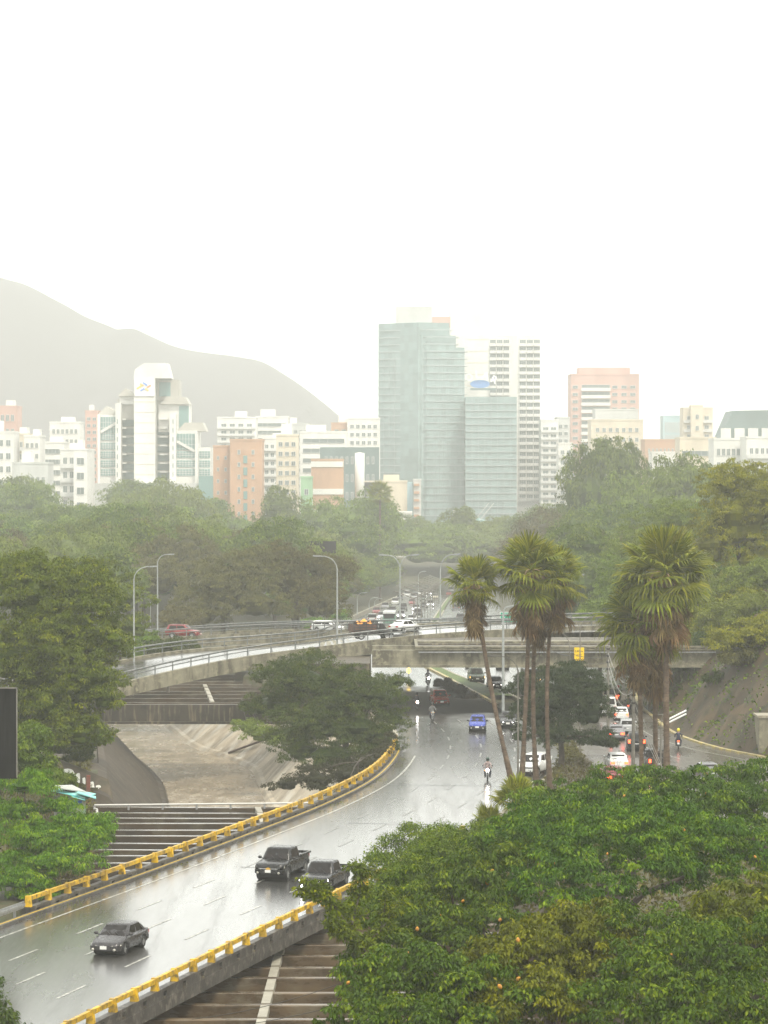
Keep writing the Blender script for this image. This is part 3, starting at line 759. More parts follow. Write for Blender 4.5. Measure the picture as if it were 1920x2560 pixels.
def upole(px, pyb, pyt, Y, label):
    b, t = at(px, pyb, Y), at(px, pyt, Y); b.z = 0
    rt = thing('utility_pole', tuple(b), 0, label, 'utility pole'); h = t.z
    MB().tube([(0, 0, 0), (0, 0, h)], [0.16, 0.10], 8).build('pole', pole_d, rt)
    for k in range(4):
        z = h - 0.35 - 0.62 * k
        MB().lathe([(0.1, z), (0.2, z + 0.04), (0.2, z + 0.16), (0.1, z + 0.2)], 8).build('insulator', mat('dark_insulator', (0.03, 0.025, 0.02), 0.4), rt)
    return rt
u1 = upole(1520, 1830, 1615, 276, 'utility pole in front of the underpass, carrying slack wires')
u2 = upole(1583, 1985, 1690, 236, 'utility pole in the island right beside the right palms')
wire_m = mat('black_cable', (0.03, 0.03, 0.028), 0.5)
grey_wire = mat('pale_cable', (0.3, 0.29, 0.26), 0.5)
def wire(a, b, sag, label, r=0.022, m=grey_wire):
    a, b = Vector(a), Vector(b)
    pts = [a.lerp(b, t) - Vector((0, 0, sag * 4 * t * (1 - t))) for t in np.linspace(0, 1, 14)]
    o = MB().tube(pts, r, 4, cap=False).build('cable', m, fix=False, label=label, cat='cable', group='overhead cables')
for k in range(3):
    za, zb = at(1520, 1630 + 18 * k, 276), at(1583, 1705 + 22 * k, 236)
    wire(za, zb, 1.1 + 0.35 * k, ('uppermost', 'middle', 'lowest')[k] + ' slack cable drooping between the two utility poles')
for k in range(2):
    wire(at(1424, 1632 + 14 * k, 268), at(1520, 1640 + 16 * k, 276), 0.3, ('upper', 'lower')[k] + ' cable across the girder from the thin dark pole to the utility pole', m=wire_m)
wire(at(1290, 1560, 300), at(1424, 1640, 268), 0.6, 'cable from behind the palms down to the thin dark pole', m=wire_m, r=0.03)
for k in range(3):
    wire(at(480, 2548 + 26 * k, 128), at(900 + 30 * k, 2440 + 48 * k, 120), 0.25, ('upper', 'middle', 'lower')[k] + ' thin black cable strung before the brown beams at the bottom', r=0.014, m=wire_m)
for k in range(3):
    wire(at(1588, 1740 + 22 * k, 236), at(1690, 1990, 214), 0.4, ('first', 'second', 'third')[k] + ' stay cable running down behind the right palm trunks', r=0.018)
# avenue lamps with V arms
base_l = None
for k in range(11):
    Y = 480 + 36 * k
    x = ROAD_R(Y) - 1.2; z = road_z(Y)
    rt = thing('avenue_lamp', (x, Y, z), 0, ordinal(k) + ' lamp with two wide V arms in the row along the hazy avenue', 'street lamp', 'row of V arm lamps along the hazy avenue')
    if base_l is None:
        base_l = [MB().tube([(0, 0, 0), (0, 0, 6.2)], 0.09, 6).mesh('pole', pole_d)]
        for s_ in (-1, 1):
            base_l.append(MB().tube([(0, 0, 6.1), (s_ * 1.2, 0, 6.6), (s_ * 3.2, 0, 7.3)], [0.09, 0.07, 0.1], 5).mesh('arm', pole_d))
    link('pole', base_l[0], rt); link('arm', base_l[1], rt); link('arm', base_l[2], rt)
for k, (px, pb, pt, Y) in enumerate(((893, 1538, 1486, 560), (923, 1525, 1498, 640), (936, 1520, 1500, 700), (1046, 1480, 1432, 700))):
    lamp(px, pb, pt, Y, [(1.2, 0.3)], ('thin lone lamp before the woods at the avenue bend', 'faint thin lamp at the bend, left one of a close pair', 'faint thin lamp at the bend, right one of a close pair', 'faint lamp half way up the avenue before the woods')[k], r=0.1)
# billboards
bb = thing('billboard', tuple(at(803, 1400, 560)), 0, 'dark blank billboard back rising from the misty woods', 'billboard')
a, b = at(767, 1383, 560), at(840, 1353, 560)
MB().box(((a.x + b.x) / 2 - bb.location.x, 0, (a.z + b.z) / 2 - bb.location.z), (b.x - a.x, 0.5, b.z - a.z)).build('panel', mat('dark_panel', (0.02, 0.017, 0.02), 0.8, spec=.1), bb)
for s_ in (-2, 2): MB().box((s_, 0.4, -4), (0.3, 0.3, 10)).build('post', pole_d, bb)
bp = thing('billboard', tuple(at(20, 1960, 176)), 0, 'large black billboard back at the left edge, in front of the big tree', 'billboard')
a, b = at(-150, 1946, 176), at(42, 1720, 176)
MB().box(((a.x + b.x) / 2 - bp.location.x, 0, (a.z + b.z) / 2 - bp.location.z), (b.x - a.x, 0.35, b.z - a.z)).build('panel', mat('black_panel', (0.007, 0.007, 0.007), 0.9, c2=(0.018, 0.018, 0.017), scale=0.8, vec=(3, 1, 0.3), spec=.1), bp)
MB().bar(at(42, 1722, 175.7) - bp.location, at(42, 1944, 175.7) - bp.location, 0.07, 0.07).build('frame', pole_d, bp)
MB().bar(at(-150, 1720, 175.7) - bp.location, at(43, 1720, 175.7) - bp.location, 0.07, 0.07).build('frame', pole_d, bp)
MB().box((-2, 0.3, -3.5), (0.4, 0.4, 7)).build('post', pole_d, bp)
# ================================================================== VEHICLES
def paint(name, c, rough=0.22, metal=0.0):
    return mat(name, c, rough, metal=metal, coat=0.25, c2=tuple(q * 0.8 for q in c), scale=6, rough2=rough + 0.12, spec=.4)
glass_m = mat('dark_car_glass', (0.010, 0.009, 0.009), 0.08, spec=0.25, c2=(0.022, 0.018, 0.017), scale=2)
rubber = mat('tyre_rubber', (0.015, 0.015, 0.015), 0.6)
rim_m = mat('alloy_rim', (0.45, 0.45, 0.45), 0.3, metal=0.8)
black_p = mat('black_plastic', (0.02, 0.02, 0.02), 0.45)
chrome = mat('chrome_trim', (0.6, 0.6, 0.6), 0.15, metal=1.0)
lens_m = mat('clear_lamp_lens', (0.55, 0.54, 0.47), 0.12, c2=(0.3, 0.29, 0.25), scale=9, coat=0.5)
lens_on = mat('lit_headlamp', (0.9, 0.9, 0.9), 0.2, emis=(1.0, 0.98, 0.94), estr=13)
lens_dim = mat('lit_side_lamp', (0.9, 0.85, 0.8), 0.2, emis=(1.0, 0.95, 0.88), estr=4)
tail_off = mat('red_lamp_lens', (0.35, 0.012, 0.012), 0.2)
tail_on = mat('lit_brake_lamp', (0.6, 0.02, 0.01), 0.2, emis=(1.0, 0.07, 0.02), estr=4)
amber_on = mat('lit_amber_lamp', (0.8, 0.35, 0.02), 0.2, emis=(1.0, 0.45, 0.05), estr=3)
amber_off = mat('amber_lens', (0.6, 0.25, 0.02), 0.2)
plate_m = mat('licence_plate', (0.75, 0.75, 0.72), 0.4)
gold_m = mat('gold_badge', (0.75, 0.45, 0.08), 0.25, metal=0.6)

SPEC = {   # L, W, H, wheelbase, wheel r, sill z, belt z, hood z front, hood z rear, greenhouse: y rear belt, y rear roof, y front roof, y front belt, deck z (rear)
    'sedan':  dict(L=4.5, W=1.72, H=1.45, wb=2.6, wr=0.31, zs=0.26, zb=0.93, hf=0.70, hr=0.93, g=(-1.72, -1.0, 0.35, 1.12), rear=0.97, bed=False),
    'hatch':  dict(L=3.75, W=1.64, H=1.43, wb=2.4, wr=0.29, zs=0.25, zb=0.92, hf=0.72, hr=0.93, g=(-1.80, -1.45, 0.35, 1.05), rear=0.95, bed=False),
    'suv':    dict(L=4.4, W=1.80, H=1.72, wb=2.6, wr=0.36, zs=0.36, zb=1.08, hf=0.92, hr=1.08, g=(-2.12, -1.85, 0.30, 1.0), rear=1.08, bed=False),
    'wagon':  dict(L=4.2, W=1.66, H=1.45, wb=2.5, wr=0.29, zs=0.25, zb=0.92, hf=0.72, hr=0.92, g=(-2.02, -1.75, 0.40, 1.10), rear=0.92, bed=False),
    'pickup': dict(L=5.5, W=1.98, H=1.85, wb=3.5, wr=0.40, zs=0.42, zb=1.18, hf=1.05, hr=1.20, g=(-0.75, -0.62, 0.72, 1.28), rear=1.18, bed=True),
    'van':    dict(L=4.9, W=1.9, H=2.1, wb=2.9, wr=0.34, zs=0.32, zb=1.15, hf=1.05, hr=1.2, g=(-2.42, -2.38, 1.25, 1.95), rear=1.15, bed=False),
}
def interp(tab, x):
    for (a, va), (b, vb) in zip(tab[:-1], tab[1:]):
        if x <= b: return va + (vb - va) * max(0, min(1, (x - a) / (b - a)))
    return tab[-1][1]
CAR_PARTS = {}
def car_parts(kind):
    if kind in CAR_PARTS: return CAR_PARTS[kind]
    s = SPEC[kind]; P = {}; L, W, H = s['L'], s['W'], s['H']; h = L / 2
    gr0, gr1, gf1, gf0 = s['g']
    # ---- lower body: lofted rounded sections
    top = [(-h, s['rear'] - 0.10), (-h + 0.12, s['rear'] - 0.02), (gr0, s['rear']), (gr0 + 0.05, s['zb']), (gf0 - 0.05, s['zb'] + 0.01), (gf0 + 0.02, s['hr']), (h - 0.32, s['hf'] + 0.05), (h - 0.10, s['hf'] - 0.02), (h, s['hf'] - 0.14)]
    wid = [(-h, W * 0.80), (-h + 0.14, W * 0.93), (-h + 0.6, W), (h - 0.8, W), (h - 0.22, W * 0.93), (h - 0.05, W * 0.80), (h, W * 0.70)]
    low = [(-h, s['zs'] + 0.10), (-h + 0.2, s['zs']), (h - 0.25, s['zs'] - 0.02), (h, s['zs'] + 0.06)]
    st = sorted(set([round(q, 3) for q in list(np.linspace(-h, h, 26)) + [-h + .06, h - .06, h - .14, gr0, gf0, gf0 + 0.06, gr0 + 0.06]]))
    b = MB(); rows = []
    wy = (s['wb'] / 2 + 0.06, -s['wb'] / 2 + 0.02)
    for y in st:
        w, zt, zl = interp(wid, y) / 2, interp(top, y), interp(low, y)
        for c in wy:                                  # wheel arch cut into the sill
            d = abs(y - c); R = s['wr'] + 0.08
            if d < R: zl = max(zl, s['wr'] + math.sqrt(R * R - d * d) * 0.98 - 0.02)
        zm = zl + (zt - zl) * 0.55
        half = [(w * 0.90, zl), (w * 0.985, zl + min(0.1, (zt - zl) * .3)), (w, zm), (w * 0.985, zt - 0.12 * min(1, (zt - zl) / .4)), (w * 0.93, zt - 0.03), (w * 0.80, zt), (w * 0.4, zt + 0.025), (0, zt + 0.03)]
        rows.append([Vector((x, y, z)) for x, z in half] + [Vector((-x, y, z)) for x, z in half[-2::-1]])
    strip(rows, mb=b)
    b.add(rows[0], [tuple(range(len(rows[0])))]); b.add(rows[-1], [tuple(range(len(rows[-1])))[::-1]])
    # ---- cabin
    wb_, wr_ = W * 0.465, W * 0.375
    zr = H
    if s['bed']:
        b2 = b
        for sx in (-1, 1):
            b.box((sx * (W / 2 - 0.06), (gr0 - h) / 2 - 0.02, s['zb'] + 0.04), (0.10, h + gr0 - 0.05, 0.12))
        b.box((0, -h + 0.06, s['zb'] + 0.03), (W * 0.9, 0.08, 0.14))
    def ring(z_, f):                                  # f from 0 (belt) to 1 (roof)
        w = wb_ + (wr_ - wb_) * f; y0 = gr0 + (gr1 - gr0) * f; y1 = gf0 + (gf1 - gf0) * f
        return [Vector((-w, y0 + .06, z_)), Vector((-w * .9, y0, z_)), Vector((0, y0 - 0.05 * (1 - f), z_)), Vector((w * .9, y0, z_)), Vector((w, y0 + .06, z_)),
                Vector((w, y1 - .1, z_)), Vector((w * .88, y1, z_)), Vector((0, y1 + 0.09, z_)), Vector((-w * .88, y1, z_)), Vector((-w, y1 - .1, z_))]
    rg = [ring(s['zb'] - 0.06, 0), ring(s['zb'] + (zr - s['zb']) * .45, 0.45), ring(zr - 0.10, 0.86), ring(zr - 0.035, 0.98)]
    c = [(q * 1.0) for q in ring(zr, 1.0)]
    inner = [Vector((p.x * .8, p.y * .86 + (gr1 + gf1) / 2 * .14, zr + 0.012)) for p in c]
    rg.append(inner)
    n = len(c); allv = [p for r in rg for p in r]
    b.add(allv, [(i * n + k, i * n + (k + 1) % n, (i + 1) * n + (k + 1) % n, (i + 1) * n + k) for i in range(len(rg) - 1) for k in range(n)], 0, True)
    b.add(inner, [tuple(range(n))])
    P['body'] = b.mesh(kind + '_body', None, True)
    # ---- glass panels standing 8 mm proud of the cabin
    z0, z1 = s['zb'] + 0.05, zr - 0.12
    def cab(f, side, t, off=0.012):
        """point on the cabin face at height fraction f, t across"""
        w = wb_ + (wr_ - wb_) * f; y0 = gr0 + (gr1 - gr0) * f; y1 = gf0 + (gf1 - gf0) * f; z_ = s['zb'] - 0.06 + (zr - s['zb'] + .06) * f
        if side == 'F': return Vector((w * .88 * t, y1 + 0.09 * (1 - t * t) + off, z_ + off * .6))
        if side == 'B': return Vector((w * .88 * t, y0 - 0.05 * (1 - f) * (1 - t * t) - off, z_ + off * .5))
        sg = 1 if side == 'R' else -1
        return Vector((sg * (w + off), y0 + .06 + (y1 - .1 - y0 - .06) * t, z_))
    def panel(side, fs, ts, nm, taper=None):
        m_ = MB(); rows_ = []
        for f in fs:
            row = []
            for t in ts:
                tt = t
                if taper: tt = max(taper(f)[0], min(taper(f)[1], t))
                row.append(cab(f, side, tt))
            rows_.append(row)
        strip(rows_, mb=m_)
        P[nm] = m_.mesh(kind + nm, glass_m)
    fl, fh = 0.20, 0.86
    panel('F', np.linspace(0.13, 0.90, 5), np.linspace(-0.97, 0.97, 7), 'windscreen')
    panel('B', np.linspace(0.25, 0.84, 3), np.linspace(-0.92, 0.92, 5), 'rear_window')
    for sd in 'LR':
        if s['bed']:
            panel(sd, np.linspace(fl, fh, 4), np.linspace(0.10, 0.93, 4), 'side_window_' + sd)
        else:
            panel(sd, np.linspace(fl, fh, 4), np.linspace(0.53, 0.94, 4), 'front_side_window_' + sd)
            panel(sd, np.linspace(fl, fh, 4), np.linspace(0.10, 0.49, 4), 'rear_side_window_' + sd)
    # ---- front and rear details
    hw = W / 2; zf = s['hf']
    g = MB(); zc = (zf + s['zs']) / 2
    big = kind in ('pickup', 'suv')
    ghh = 0.26 if big else 0.13
    gz = zf - 0.10 - ghh / 2 - (0.02 if big else 0.06)
    g.box((0, h - 0.03, gz), (W * (0.60 if big else 0.46), 0.10, ghh))
    P['grille'] = g.mesh(kind + 'grille', black_p)
    g2 = MB(); g2.box((0, h + 0.03, gz), (W * (0.60 if big else 0.46), 0.02, 0.035)); P['grille_bar'] = g2.mesh(kind + 'bar', chrome)
    bu = MB(); bz = s['zs'] + 0.20
    pts = [Vector((-hw * .93, h - .30, bz)), Vector((-hw * .84, h - .05, bz)), Vector((-hw * .5, h + .05, bz)), Vector((0, h + .075, bz)), Vector((hw * .5, h + .05, bz)), Vector((hw * .84, h - .05, bz)), Vector((hw * .93, h - .30, bz))]
    for q, r in zip(pts[:-1], pts[1:]): bu.bar(q, r, 0.10, 0.22)
    P['front_bumper'] = bu.mesh(kind + 'front_bumper', None)
    pts = [Vector((p.x, -p.y, p.z + .04)) for p in pts]; bu = MB()
    for q, r in zip(pts[:-1], pts[1:]): bu.bar(q, r, 0.10, 0.24)
    P['rear_bumper'] = bu.mesh(kind + 'rear_bumper', None)
    air = MB(); air.box((0, h + 0.075, s['zs'] + 0.14), (W * .52, 0.06, 0.09)); P['air_intake'] = air.mesh(kind + 'air', black_p)
    for sg, nm in ((-1, 'L'), (1, 'R')):
        hl = MB(); lh = 0.24 if big else 0.16
        z_ = zf - 0.12 - lh / 2 + (0.0 if big else 0.03)
        o_ = [Vector((sg * hw * .44, h - .02, z_ - lh * .35)), Vector((sg * hw * .80, h - .14, z_ - lh * .5)), Vector((sg * hw * .935, h - .34, z_ + lh * .1)), Vector((sg * hw * .90, h - .40, z_ + lh * .6)), Vector((sg * hw * .70, h - .16, z_ + lh * .5)), Vector((sg * hw * .45, h - .04, z_ + lh * .30))]
        hl.prism(o_, (0, -0.05, 0), (sg * .03, 0.055, 0.012)); P['headlight_' + nm] = hl.mesh(kind + 'hl', None, True)
        fg = MB(); fg.lathe([(0.07, -0.02), (0.075, 0.03), (0.0, 0.045)], 10, 'Y', (sg * hw * .68, h + .06, s['zs'] + .13)); P['fog_lamp_' + nm] = fg.mesh(kind + 'fg', None, True)
        tlm = MB(); zz = s['rear'] - 0.24 if not big and kind not in ('van',) else s['rear'] - 0.12
        tw, th_ = (0.20, 0.30) if kind in ('suv', 'hatch', 'wagon', 'van', 'pickup') else (0.34, 0.17)
        tlm.box((sg * (hw * .88 - tw / 2), -h + 0.035, zz), (tw, 0.13, th_)); P['tail_light_' + nm] = tlm.mesh(kind + 'tl', None, True)
        mi = MB(); my = gf0 - 0.18
        mi.lathe([(0.0, -0.13), (0.07, -0.10), (0.095, 0.0), (0.07, 0.09), (0.0, 0.11)], 8, 'X', (sg * (hw + .10), my, s['zb'] + .10)); mi.bar((sg * (hw - .12), my + .03, s['zb'] + .03), (sg * (hw + .05), my, s['zb'] + .08), .06, .05)
        P['mirror_' + nm] = mi.mesh(kind + 'mi', None, True)
    pw = 0.36
    pl_ = MB(); pl_.box((0, h + 0.125, s['zs'] + 0.24), (pw, 0.02, 0.17)); P['front_plate'] = pl_.mesh(kind + 'fp', plate_m)
    pl_ = MB(); pl_.box((0, -h - 0.10, s['zs'] + 0.34), (pw, 0.02, 0.17)); P['rear_plate'] = pl_.mesh(kind + 'rp', plate_m)
    wi = MB()
    for t in (-.55, .1):
        a_, b__ = cab(0.14, 'F', t, .03), cab(0.42, 'F', t + .42, .03); wi.bar(a_, b__, .03, .02)
    P['wiper'] = wi.mesh(kind + 'wi', black_p)
    ty = MB(); r = s['wr']; w_ = 0.11
    ty.lathe([(r * .62, -w_), (r * .9, -w_), (r, -w_ * .7), (r, w_ * .7), (r * .9, w_), (r * .62, w_)], 20, 'X'); P['tyre'] = ty.mesh('tyre', rubber)
    ri = MB()
    ri.lathe([(r * .64, -.06), (r * .64, .075), (r * .58, .085), (r * .52, .05), (0.001, .06)], 18, 'X'); 
    for k in range(5):
        t = 2 * PI * k / 5; ri.bar((0.07, 0.04 * math.cos(t), .04 * math.sin(t)), (0.075, r * .58 * math.cos(t), r * .58 * math.sin(t)), .06, .03)
    P['rim'] = ri.mesh('rim', rim_m, True)
    un = MB(); un.box((0, 0, s['zs'] + .08), (W * .84, L * .86, .16))
    for y in (s['wb'] / 2, -s['wb'] / 2): un.lathe([(r * 1.2, -W * .44), (r * 1.2, W * .44)], 14, 'X', (0, y, r + .02))
    P['underbody'] = un.mesh(kind + 'un', black_p)
    CAR_PARTS[kind] = P
    return P
def car(kind, pos, head, label, pm, front='off', rear='off', fog='off', scale=1.0, group=None, cat=None, name=None, bumper=None, badge=None, rack=False, lite=False):
    P = car_parts(kind); s = SPEC[kind]
    rz = math.atan2(-head[0], head[1])
    rt = thing(name or {'suv': 'parked_suv', 'van': 'van', 'pickup': 'pickup_truck', 'hatch': 'hatchback_car', 'sedan': 'sedan_car', 'wagon': 'estate_car'}[kind].replace('parked_', ''), tuple(pos), rz, label, cat or {'pickup': 'pickup truck', 'van': 'van', 'suv': 'SUV'}.get(kind, 'car'), group, scale)
    def put(nm, key, m=None, par=rt, **kw):
        me = P[key]
        o = bpy.data.objects.new(nm, me); COL.objects.link(o); o.parent = par
        if len(me.materials) == 0: me.materials.append(m)
        if m is not None:
            o.material_slots[0].link = 'OBJECT'; o.material_slots[0].material = m
        for k, v in kw.items(): setattr(o, k, v)
        return o
    body = put('body', 'body', pm)
    put('windscreen', 'windscreen'); put('rear_window', 'rear_window')
    for sd in 'LR':
        if s['bed']: put('side_window', 'side_window_' + sd)
        else: put('side_window', 'front_side_window_' + sd); put('side_window', 'rear_side_window_' + sd)
        put('headlight', 'headlight_' + sd, {'on': lens_on, 'off': lens_m, 'dim': lens_dim, 'amber': amber_on}[front])
        put('tail_light', 'tail_light_' + sd, {'on': tail_on, 'off': tail_off}[rear])
        put('mirror', 'mirror_' + sd, pm if kind != 'hatch' else black_p)
        if not lite: put('fog_lamp', 'fog_lamp_' + sd, lens_on if fog == 'on' else lens_m)
        for y in (s['wb'] / 2 + .06, -s['wb'] / 2 + .02):
            sg = -1 if sd == 'L' else 1
            ty = bpy.data.objects.new('wheel', P['tyre']); COL.objects.link(ty); ty.parent = rt
            ty.location = (sg * (s['W'] / 2 - .13), y, s['wr'])
            if sd == 'L': ty.rotation_euler = (0, 0, PI)
            ri = bpy.data.objects.new('rim', P['rim']); COL.objects.link(ri); ri.parent = ty
    put('grille', 'grille'); put('front_bumper', 'front_bumper', bumper or pm); put('rear_bumper', 'rear_bumper', bumper or pm); put('underbody', 'underbody'); put('front_plate', 'front_plate'); put('rear_plate', 'rear_plate')
    if not lite: put('air_intake', 'air_intake'); put('wiper', 'wiper'); put('grille_bar', 'grille_bar')
    h = s['L'] / 2; gz = s['hf'] - 0.25
    if badge == 'bow':
        m_ = MB(); q = 0.15; t = .045
        m_.prism([Vector((-q, 0, -t)), Vector((-.07, 0, -t)), Vector((-.055, 0, -.08)), Vector((.075, 0, -.08)), Vector((.06, 0, -t)), Vector((q - .02, 0, -t)), Vector((q, 0, t)), Vector((.07, 0, t)), Vector((.055, 0, .08)), Vector((-.075, 0, .08)), Vector((-.06, 0, t)), Vector((-q + .02, 0, t))], (0, 0, 0), (0, 0.03, 0))
        m_.build('badge', gold_m, rt, loc=(0, h + .055, gz))
    if badge == 'diamonds':
        m_ = MB()
        for k in range(3):
            t = PI / 2 + k * 2 * PI / 3; d = Vector((math.cos(t), 0, math.sin(t))); e = Vector((-d.z, 0, d.x))
            m_.prism([Vector((0, 0, 0)), d * .06 + e * .035, d * .12, d * .06 - e * .035], (0, 0, 0), (0, .02, 0))
        m_.build('badge', chrome, rt, loc=(0, h + .05, gz + .06))
    if rack:
        m_ = MB()
        for sx in (-.55, .55): m_.tube([(sx, -1.5, s['H'] + .07), (sx, .3, s['H'] + .07)], .025, 6)
        for y in (-1.2, -.4, .1): m_.bar((-.55, y, s['H'] + .06), (.55, y, s['H'] + .06), .04, .03)
        m_.build('roof_rack', black_p, rt)
    return rt
def tang(fn, y, toward=True):
    dx = fn(y + 1) - fn(y - 1); d = Vector((dx, 2.0, 0)).normalized()
    return -d if toward else d
grey_p = paint('dark_grey_car_paint', (0.034, 0.031, 0.033)); black_cp = paint('black_car_paint', (0.006, 0.006, 0.006)); char_p = paint('charcoal_car_paint', (0.02, 0.02, 0.022))
red_p = paint('brick_red_car_paint', (0.30, 0.035, 0.015)); blue_p = paint('blue_car_paint', (0.03, 0.055, 0.32)); white_p = paint('white_car_paint', (0.72, 0.73, 0.72), metal=0.0)
silver_p = paint('silver_car_paint', (0.42, 0.43, 0.44)); green_p = paint('dark_green_car_paint', (0.03, 0.05, 0.025)); dred_p = paint('dull_red_car_paint', (0.26, 0.05, 0.05)); gry2_p = paint('mid_grey_car_paint', (0.2, 0.2, 0.21)); beige_p = paint('beige_car_paint', (0.5, 0.45, 0.34), metal=0); lblue_p = paint('pale_blue_car_paint', (0.35, 0.45, 0.5))
p = gnd(300, 2376); car('sedan', p, tang(ROAD_L, p.y), 'dark grey sedan with three diamond badge driving alone on the near wet lanes', grey_p, badge='diamonds')
p = gnd(706, 2190); car('pickup', p, tang(ROAD_L, p.y), 'black pickup truck with gold bow tie badge and unlit headlights', black_cp, badge='bow')
p = gnd(812, 2222); car('pickup', p, tang(ROAD_R, p.y), 'charcoal pickup with bright headlights half hidden by the leafy branch', char_p, front='on', fog='on', scale=0.93)
p = gnd(1099, 1764); car('suv', p, tang(ROAD_R, p.y), 'brick red SUV coming out from under the overpass', red_p, scale=0.97)
p = gnd(1194, 1826); car('hatch', p, Vector((-0.06, -1, 0)), 'small blue hatchback with dark bumper on the bright wet bend', blue_p, bumper=black_p)
p = gnd(1272, 1816); car('sedan', p, Vector((-0.08, -1, 0)), 'dark car with lit headlights behind the leaning palm trunk', char_p, front='on')
p = gnd(1334, 1936); car('suv', p, Vector((-0.35, -1, 0)), 'white SUV seen between the left palm trunks', white_p)
p = gnd(1190, 1706); car('suv', p, Vector((0.05, -1, 0)), 'dark green SUV with amber lamps on the median side under the overpass', green_p, front='amber', rack=True)
p = gnd(1238, 1722); car('hatch', p, Vector((0.1, -1, 0)), 'dark hatchback just behind the dark green SUV', black_cp, front='dim')
p = gnd(1325, 1716); car('van', p, Vector((0.1, -1, 0)), 'tall dark van under the overpass behind the palm trunks', char_p, front='amber')
for px, py, pm_, k, lab in ((1180, 1668, white_p, 'sedan', 'white sedan seen low under the overpass girder beyond the green SUV'), (1256, 1672, white_p, 'hatch', 'white hatchback far under the overpass, right of the grey pole')):
    p = gnd(px, py); car(k, p, Vector((0.0, -1, 0)), lab, pm_, lite=True)
# queue on the side road, tail lights towards us
q = [(1533, 1958, dred_p, 'sedan', 'dark reddish sedan with lit tail lights, nearest of the side road queue', 'on'),
     (1541, 1922, white_p, 'sedan', 'white sedan behind the bare shrub in the side road queue', 'on'),
     (1636, 1925, black_cp, 'pickup', 'black high vehicle with brake lights between the right palm trunks', 'on'),
     (1590, 1874, char_p, 'suv', 'charcoal SUV braking beside the utility pole', 'on'),
     (1540, 1848, gry2_p, 'sedan', 'grey car with three bright brake lights at the dark tree edge', 'on'),
     (1567, 1832, silver_p, 'wagon', 'silver estate car with unlit tail lights in the queue', 'off'),
     (1552, 1800, white_p, 'hatch', 'white hatchback ahead of the silver estate car', 'on'),
     (1520, 1788, white_p, 'van', 'white van partly behind the dark tree, in the queue', 'off'),
     (1524, 1762, beige_p, 'van', 'pale boxy vehicle farthest in the queue at the underpass mouth', 'on')]
for px, py, pm_, k, lab, r in q:
    p = gnd(px, py); car(k, p, Vector((0.05, 1, 0)) if py < 1900 else Vector((-0.05, 1, 0)), lab, pm_, rear=r, group='cars queueing on the side road', scale=0.95)
p = gnd(1766, 1950); car('sedan', p, Vector((-0.12, 1, 0)), 'dark grey sedan driving away on the side road by the hillside', gry2_p, rear='off')
# on the flyovers
def deck_point(line, px, lat):
    best = min(line, key=lambda v: abs(960 + v.x * F_PX / v.y - px)); i = line.index(best)
    d = (line[min(i + 1, len(line) - 1)] - line[max(i - 1, 0)]); d.z = 0; d.normalize()
    return best + Vector((-d.y, d.x, 0)) * lat, d
def px_at(line, px, lat):
    b, d = None, None
    for a, c in zip(line[:-1], line[1:]):
        pa = 960 + a.x * F_PX / a.y; pb = 960 + c.x * F_PX / c.y
        if pa <= px <= pb:
            t = (px - pa) / (pb - pa); dd = (c - a); dz = dd.z; d = Vector((dd.x, dd.y, 0)).normalized()
            return a.lerp(c, t) + Vector((-d.y, d.x, 0)) * lat, d
    return line[-1], Vector((1, 0, 0))
p, d = px_at(rear_line, 436, 3.5); car('suv', p + Vector((0, 0, .01)), d, 'long red SUV on the far flyover among the roadside bushes', paint('dull_red_suv_paint', (0.22, 0.022, 0.02)), rack=True, scale=0.98)
p, d = px_at(rear_line, 742, 5.0); car('wagon', p + Vector((0, 0, .01)), (d + Vector((-.25, .55, 0))).normalized(), 'white estate car driving away on the far flyover', white_p, scale=0.95)
p, d = px_at(near, 1088, 6.2); car('sedan', p + Vector((0, 0, .01 + 6.2 * .035)), (d + Vector((0, 0.45, 0))).normalized(), 'white sedan with dark windows on the overpass, right of the double lamp', white_p, scale=0.88)
# stake truck
p, d = px_at(near, 948, 3.2); p.z += 3.2 * .035
tk = thing('stake_truck', tuple(p + Vector((0, 0, .01))), math.atan2(-d.x, d.y), 'black stake bed truck carrying an orange tarp on the flyover', 'truck', None, 0.88)
m_ = MB(); m_.box((0, -0.9, 0.78), (1.9, 3.1, .16)); m_.box((0, 0, .6), (.9, 5.0, .2)); m_.build('chassis', black_p, tk)
m_ = MB()
strip([[Vector((-.9, y, .5)), Vector((-.95, y, .9)), Vector((-.93, y, zt - .05)), Vector((-.7, y, zt)), Vector((.7, y, zt)), Vector((.93, y, zt - .05)), Vector((.95, y, .9)), Vector((.9, y, .5))] for y, zt in ((.62, 1.2), (1.2, 1.2), (1.75, 1.18), (2.4, 1.1), (2.55, .95))], mb=m_)
strip([[Vector((-.88, y, 1.15)), Vector((-.76, y, z)), Vector((.76, y, z)), Vector((.88, y, 1.15))] for y, z in ((.62, 1.95), (1.25, 1.95), (1.85, 1.18))], mb=m_)
m_.add([(-.95, .62, .5), (.95, .62, .5), (.76, .62, 1.95), (-.76, .62, 1.95)], [(0, 1, 2, 3)]); m_.add([(-.95, 2.55, .5), (.95, 2.55, .5), (.9, 2.55, .95), (-.9, 2.55, .95)], [(0, 1, 2, 3)])
m_.build('cab', black_cp, tk)
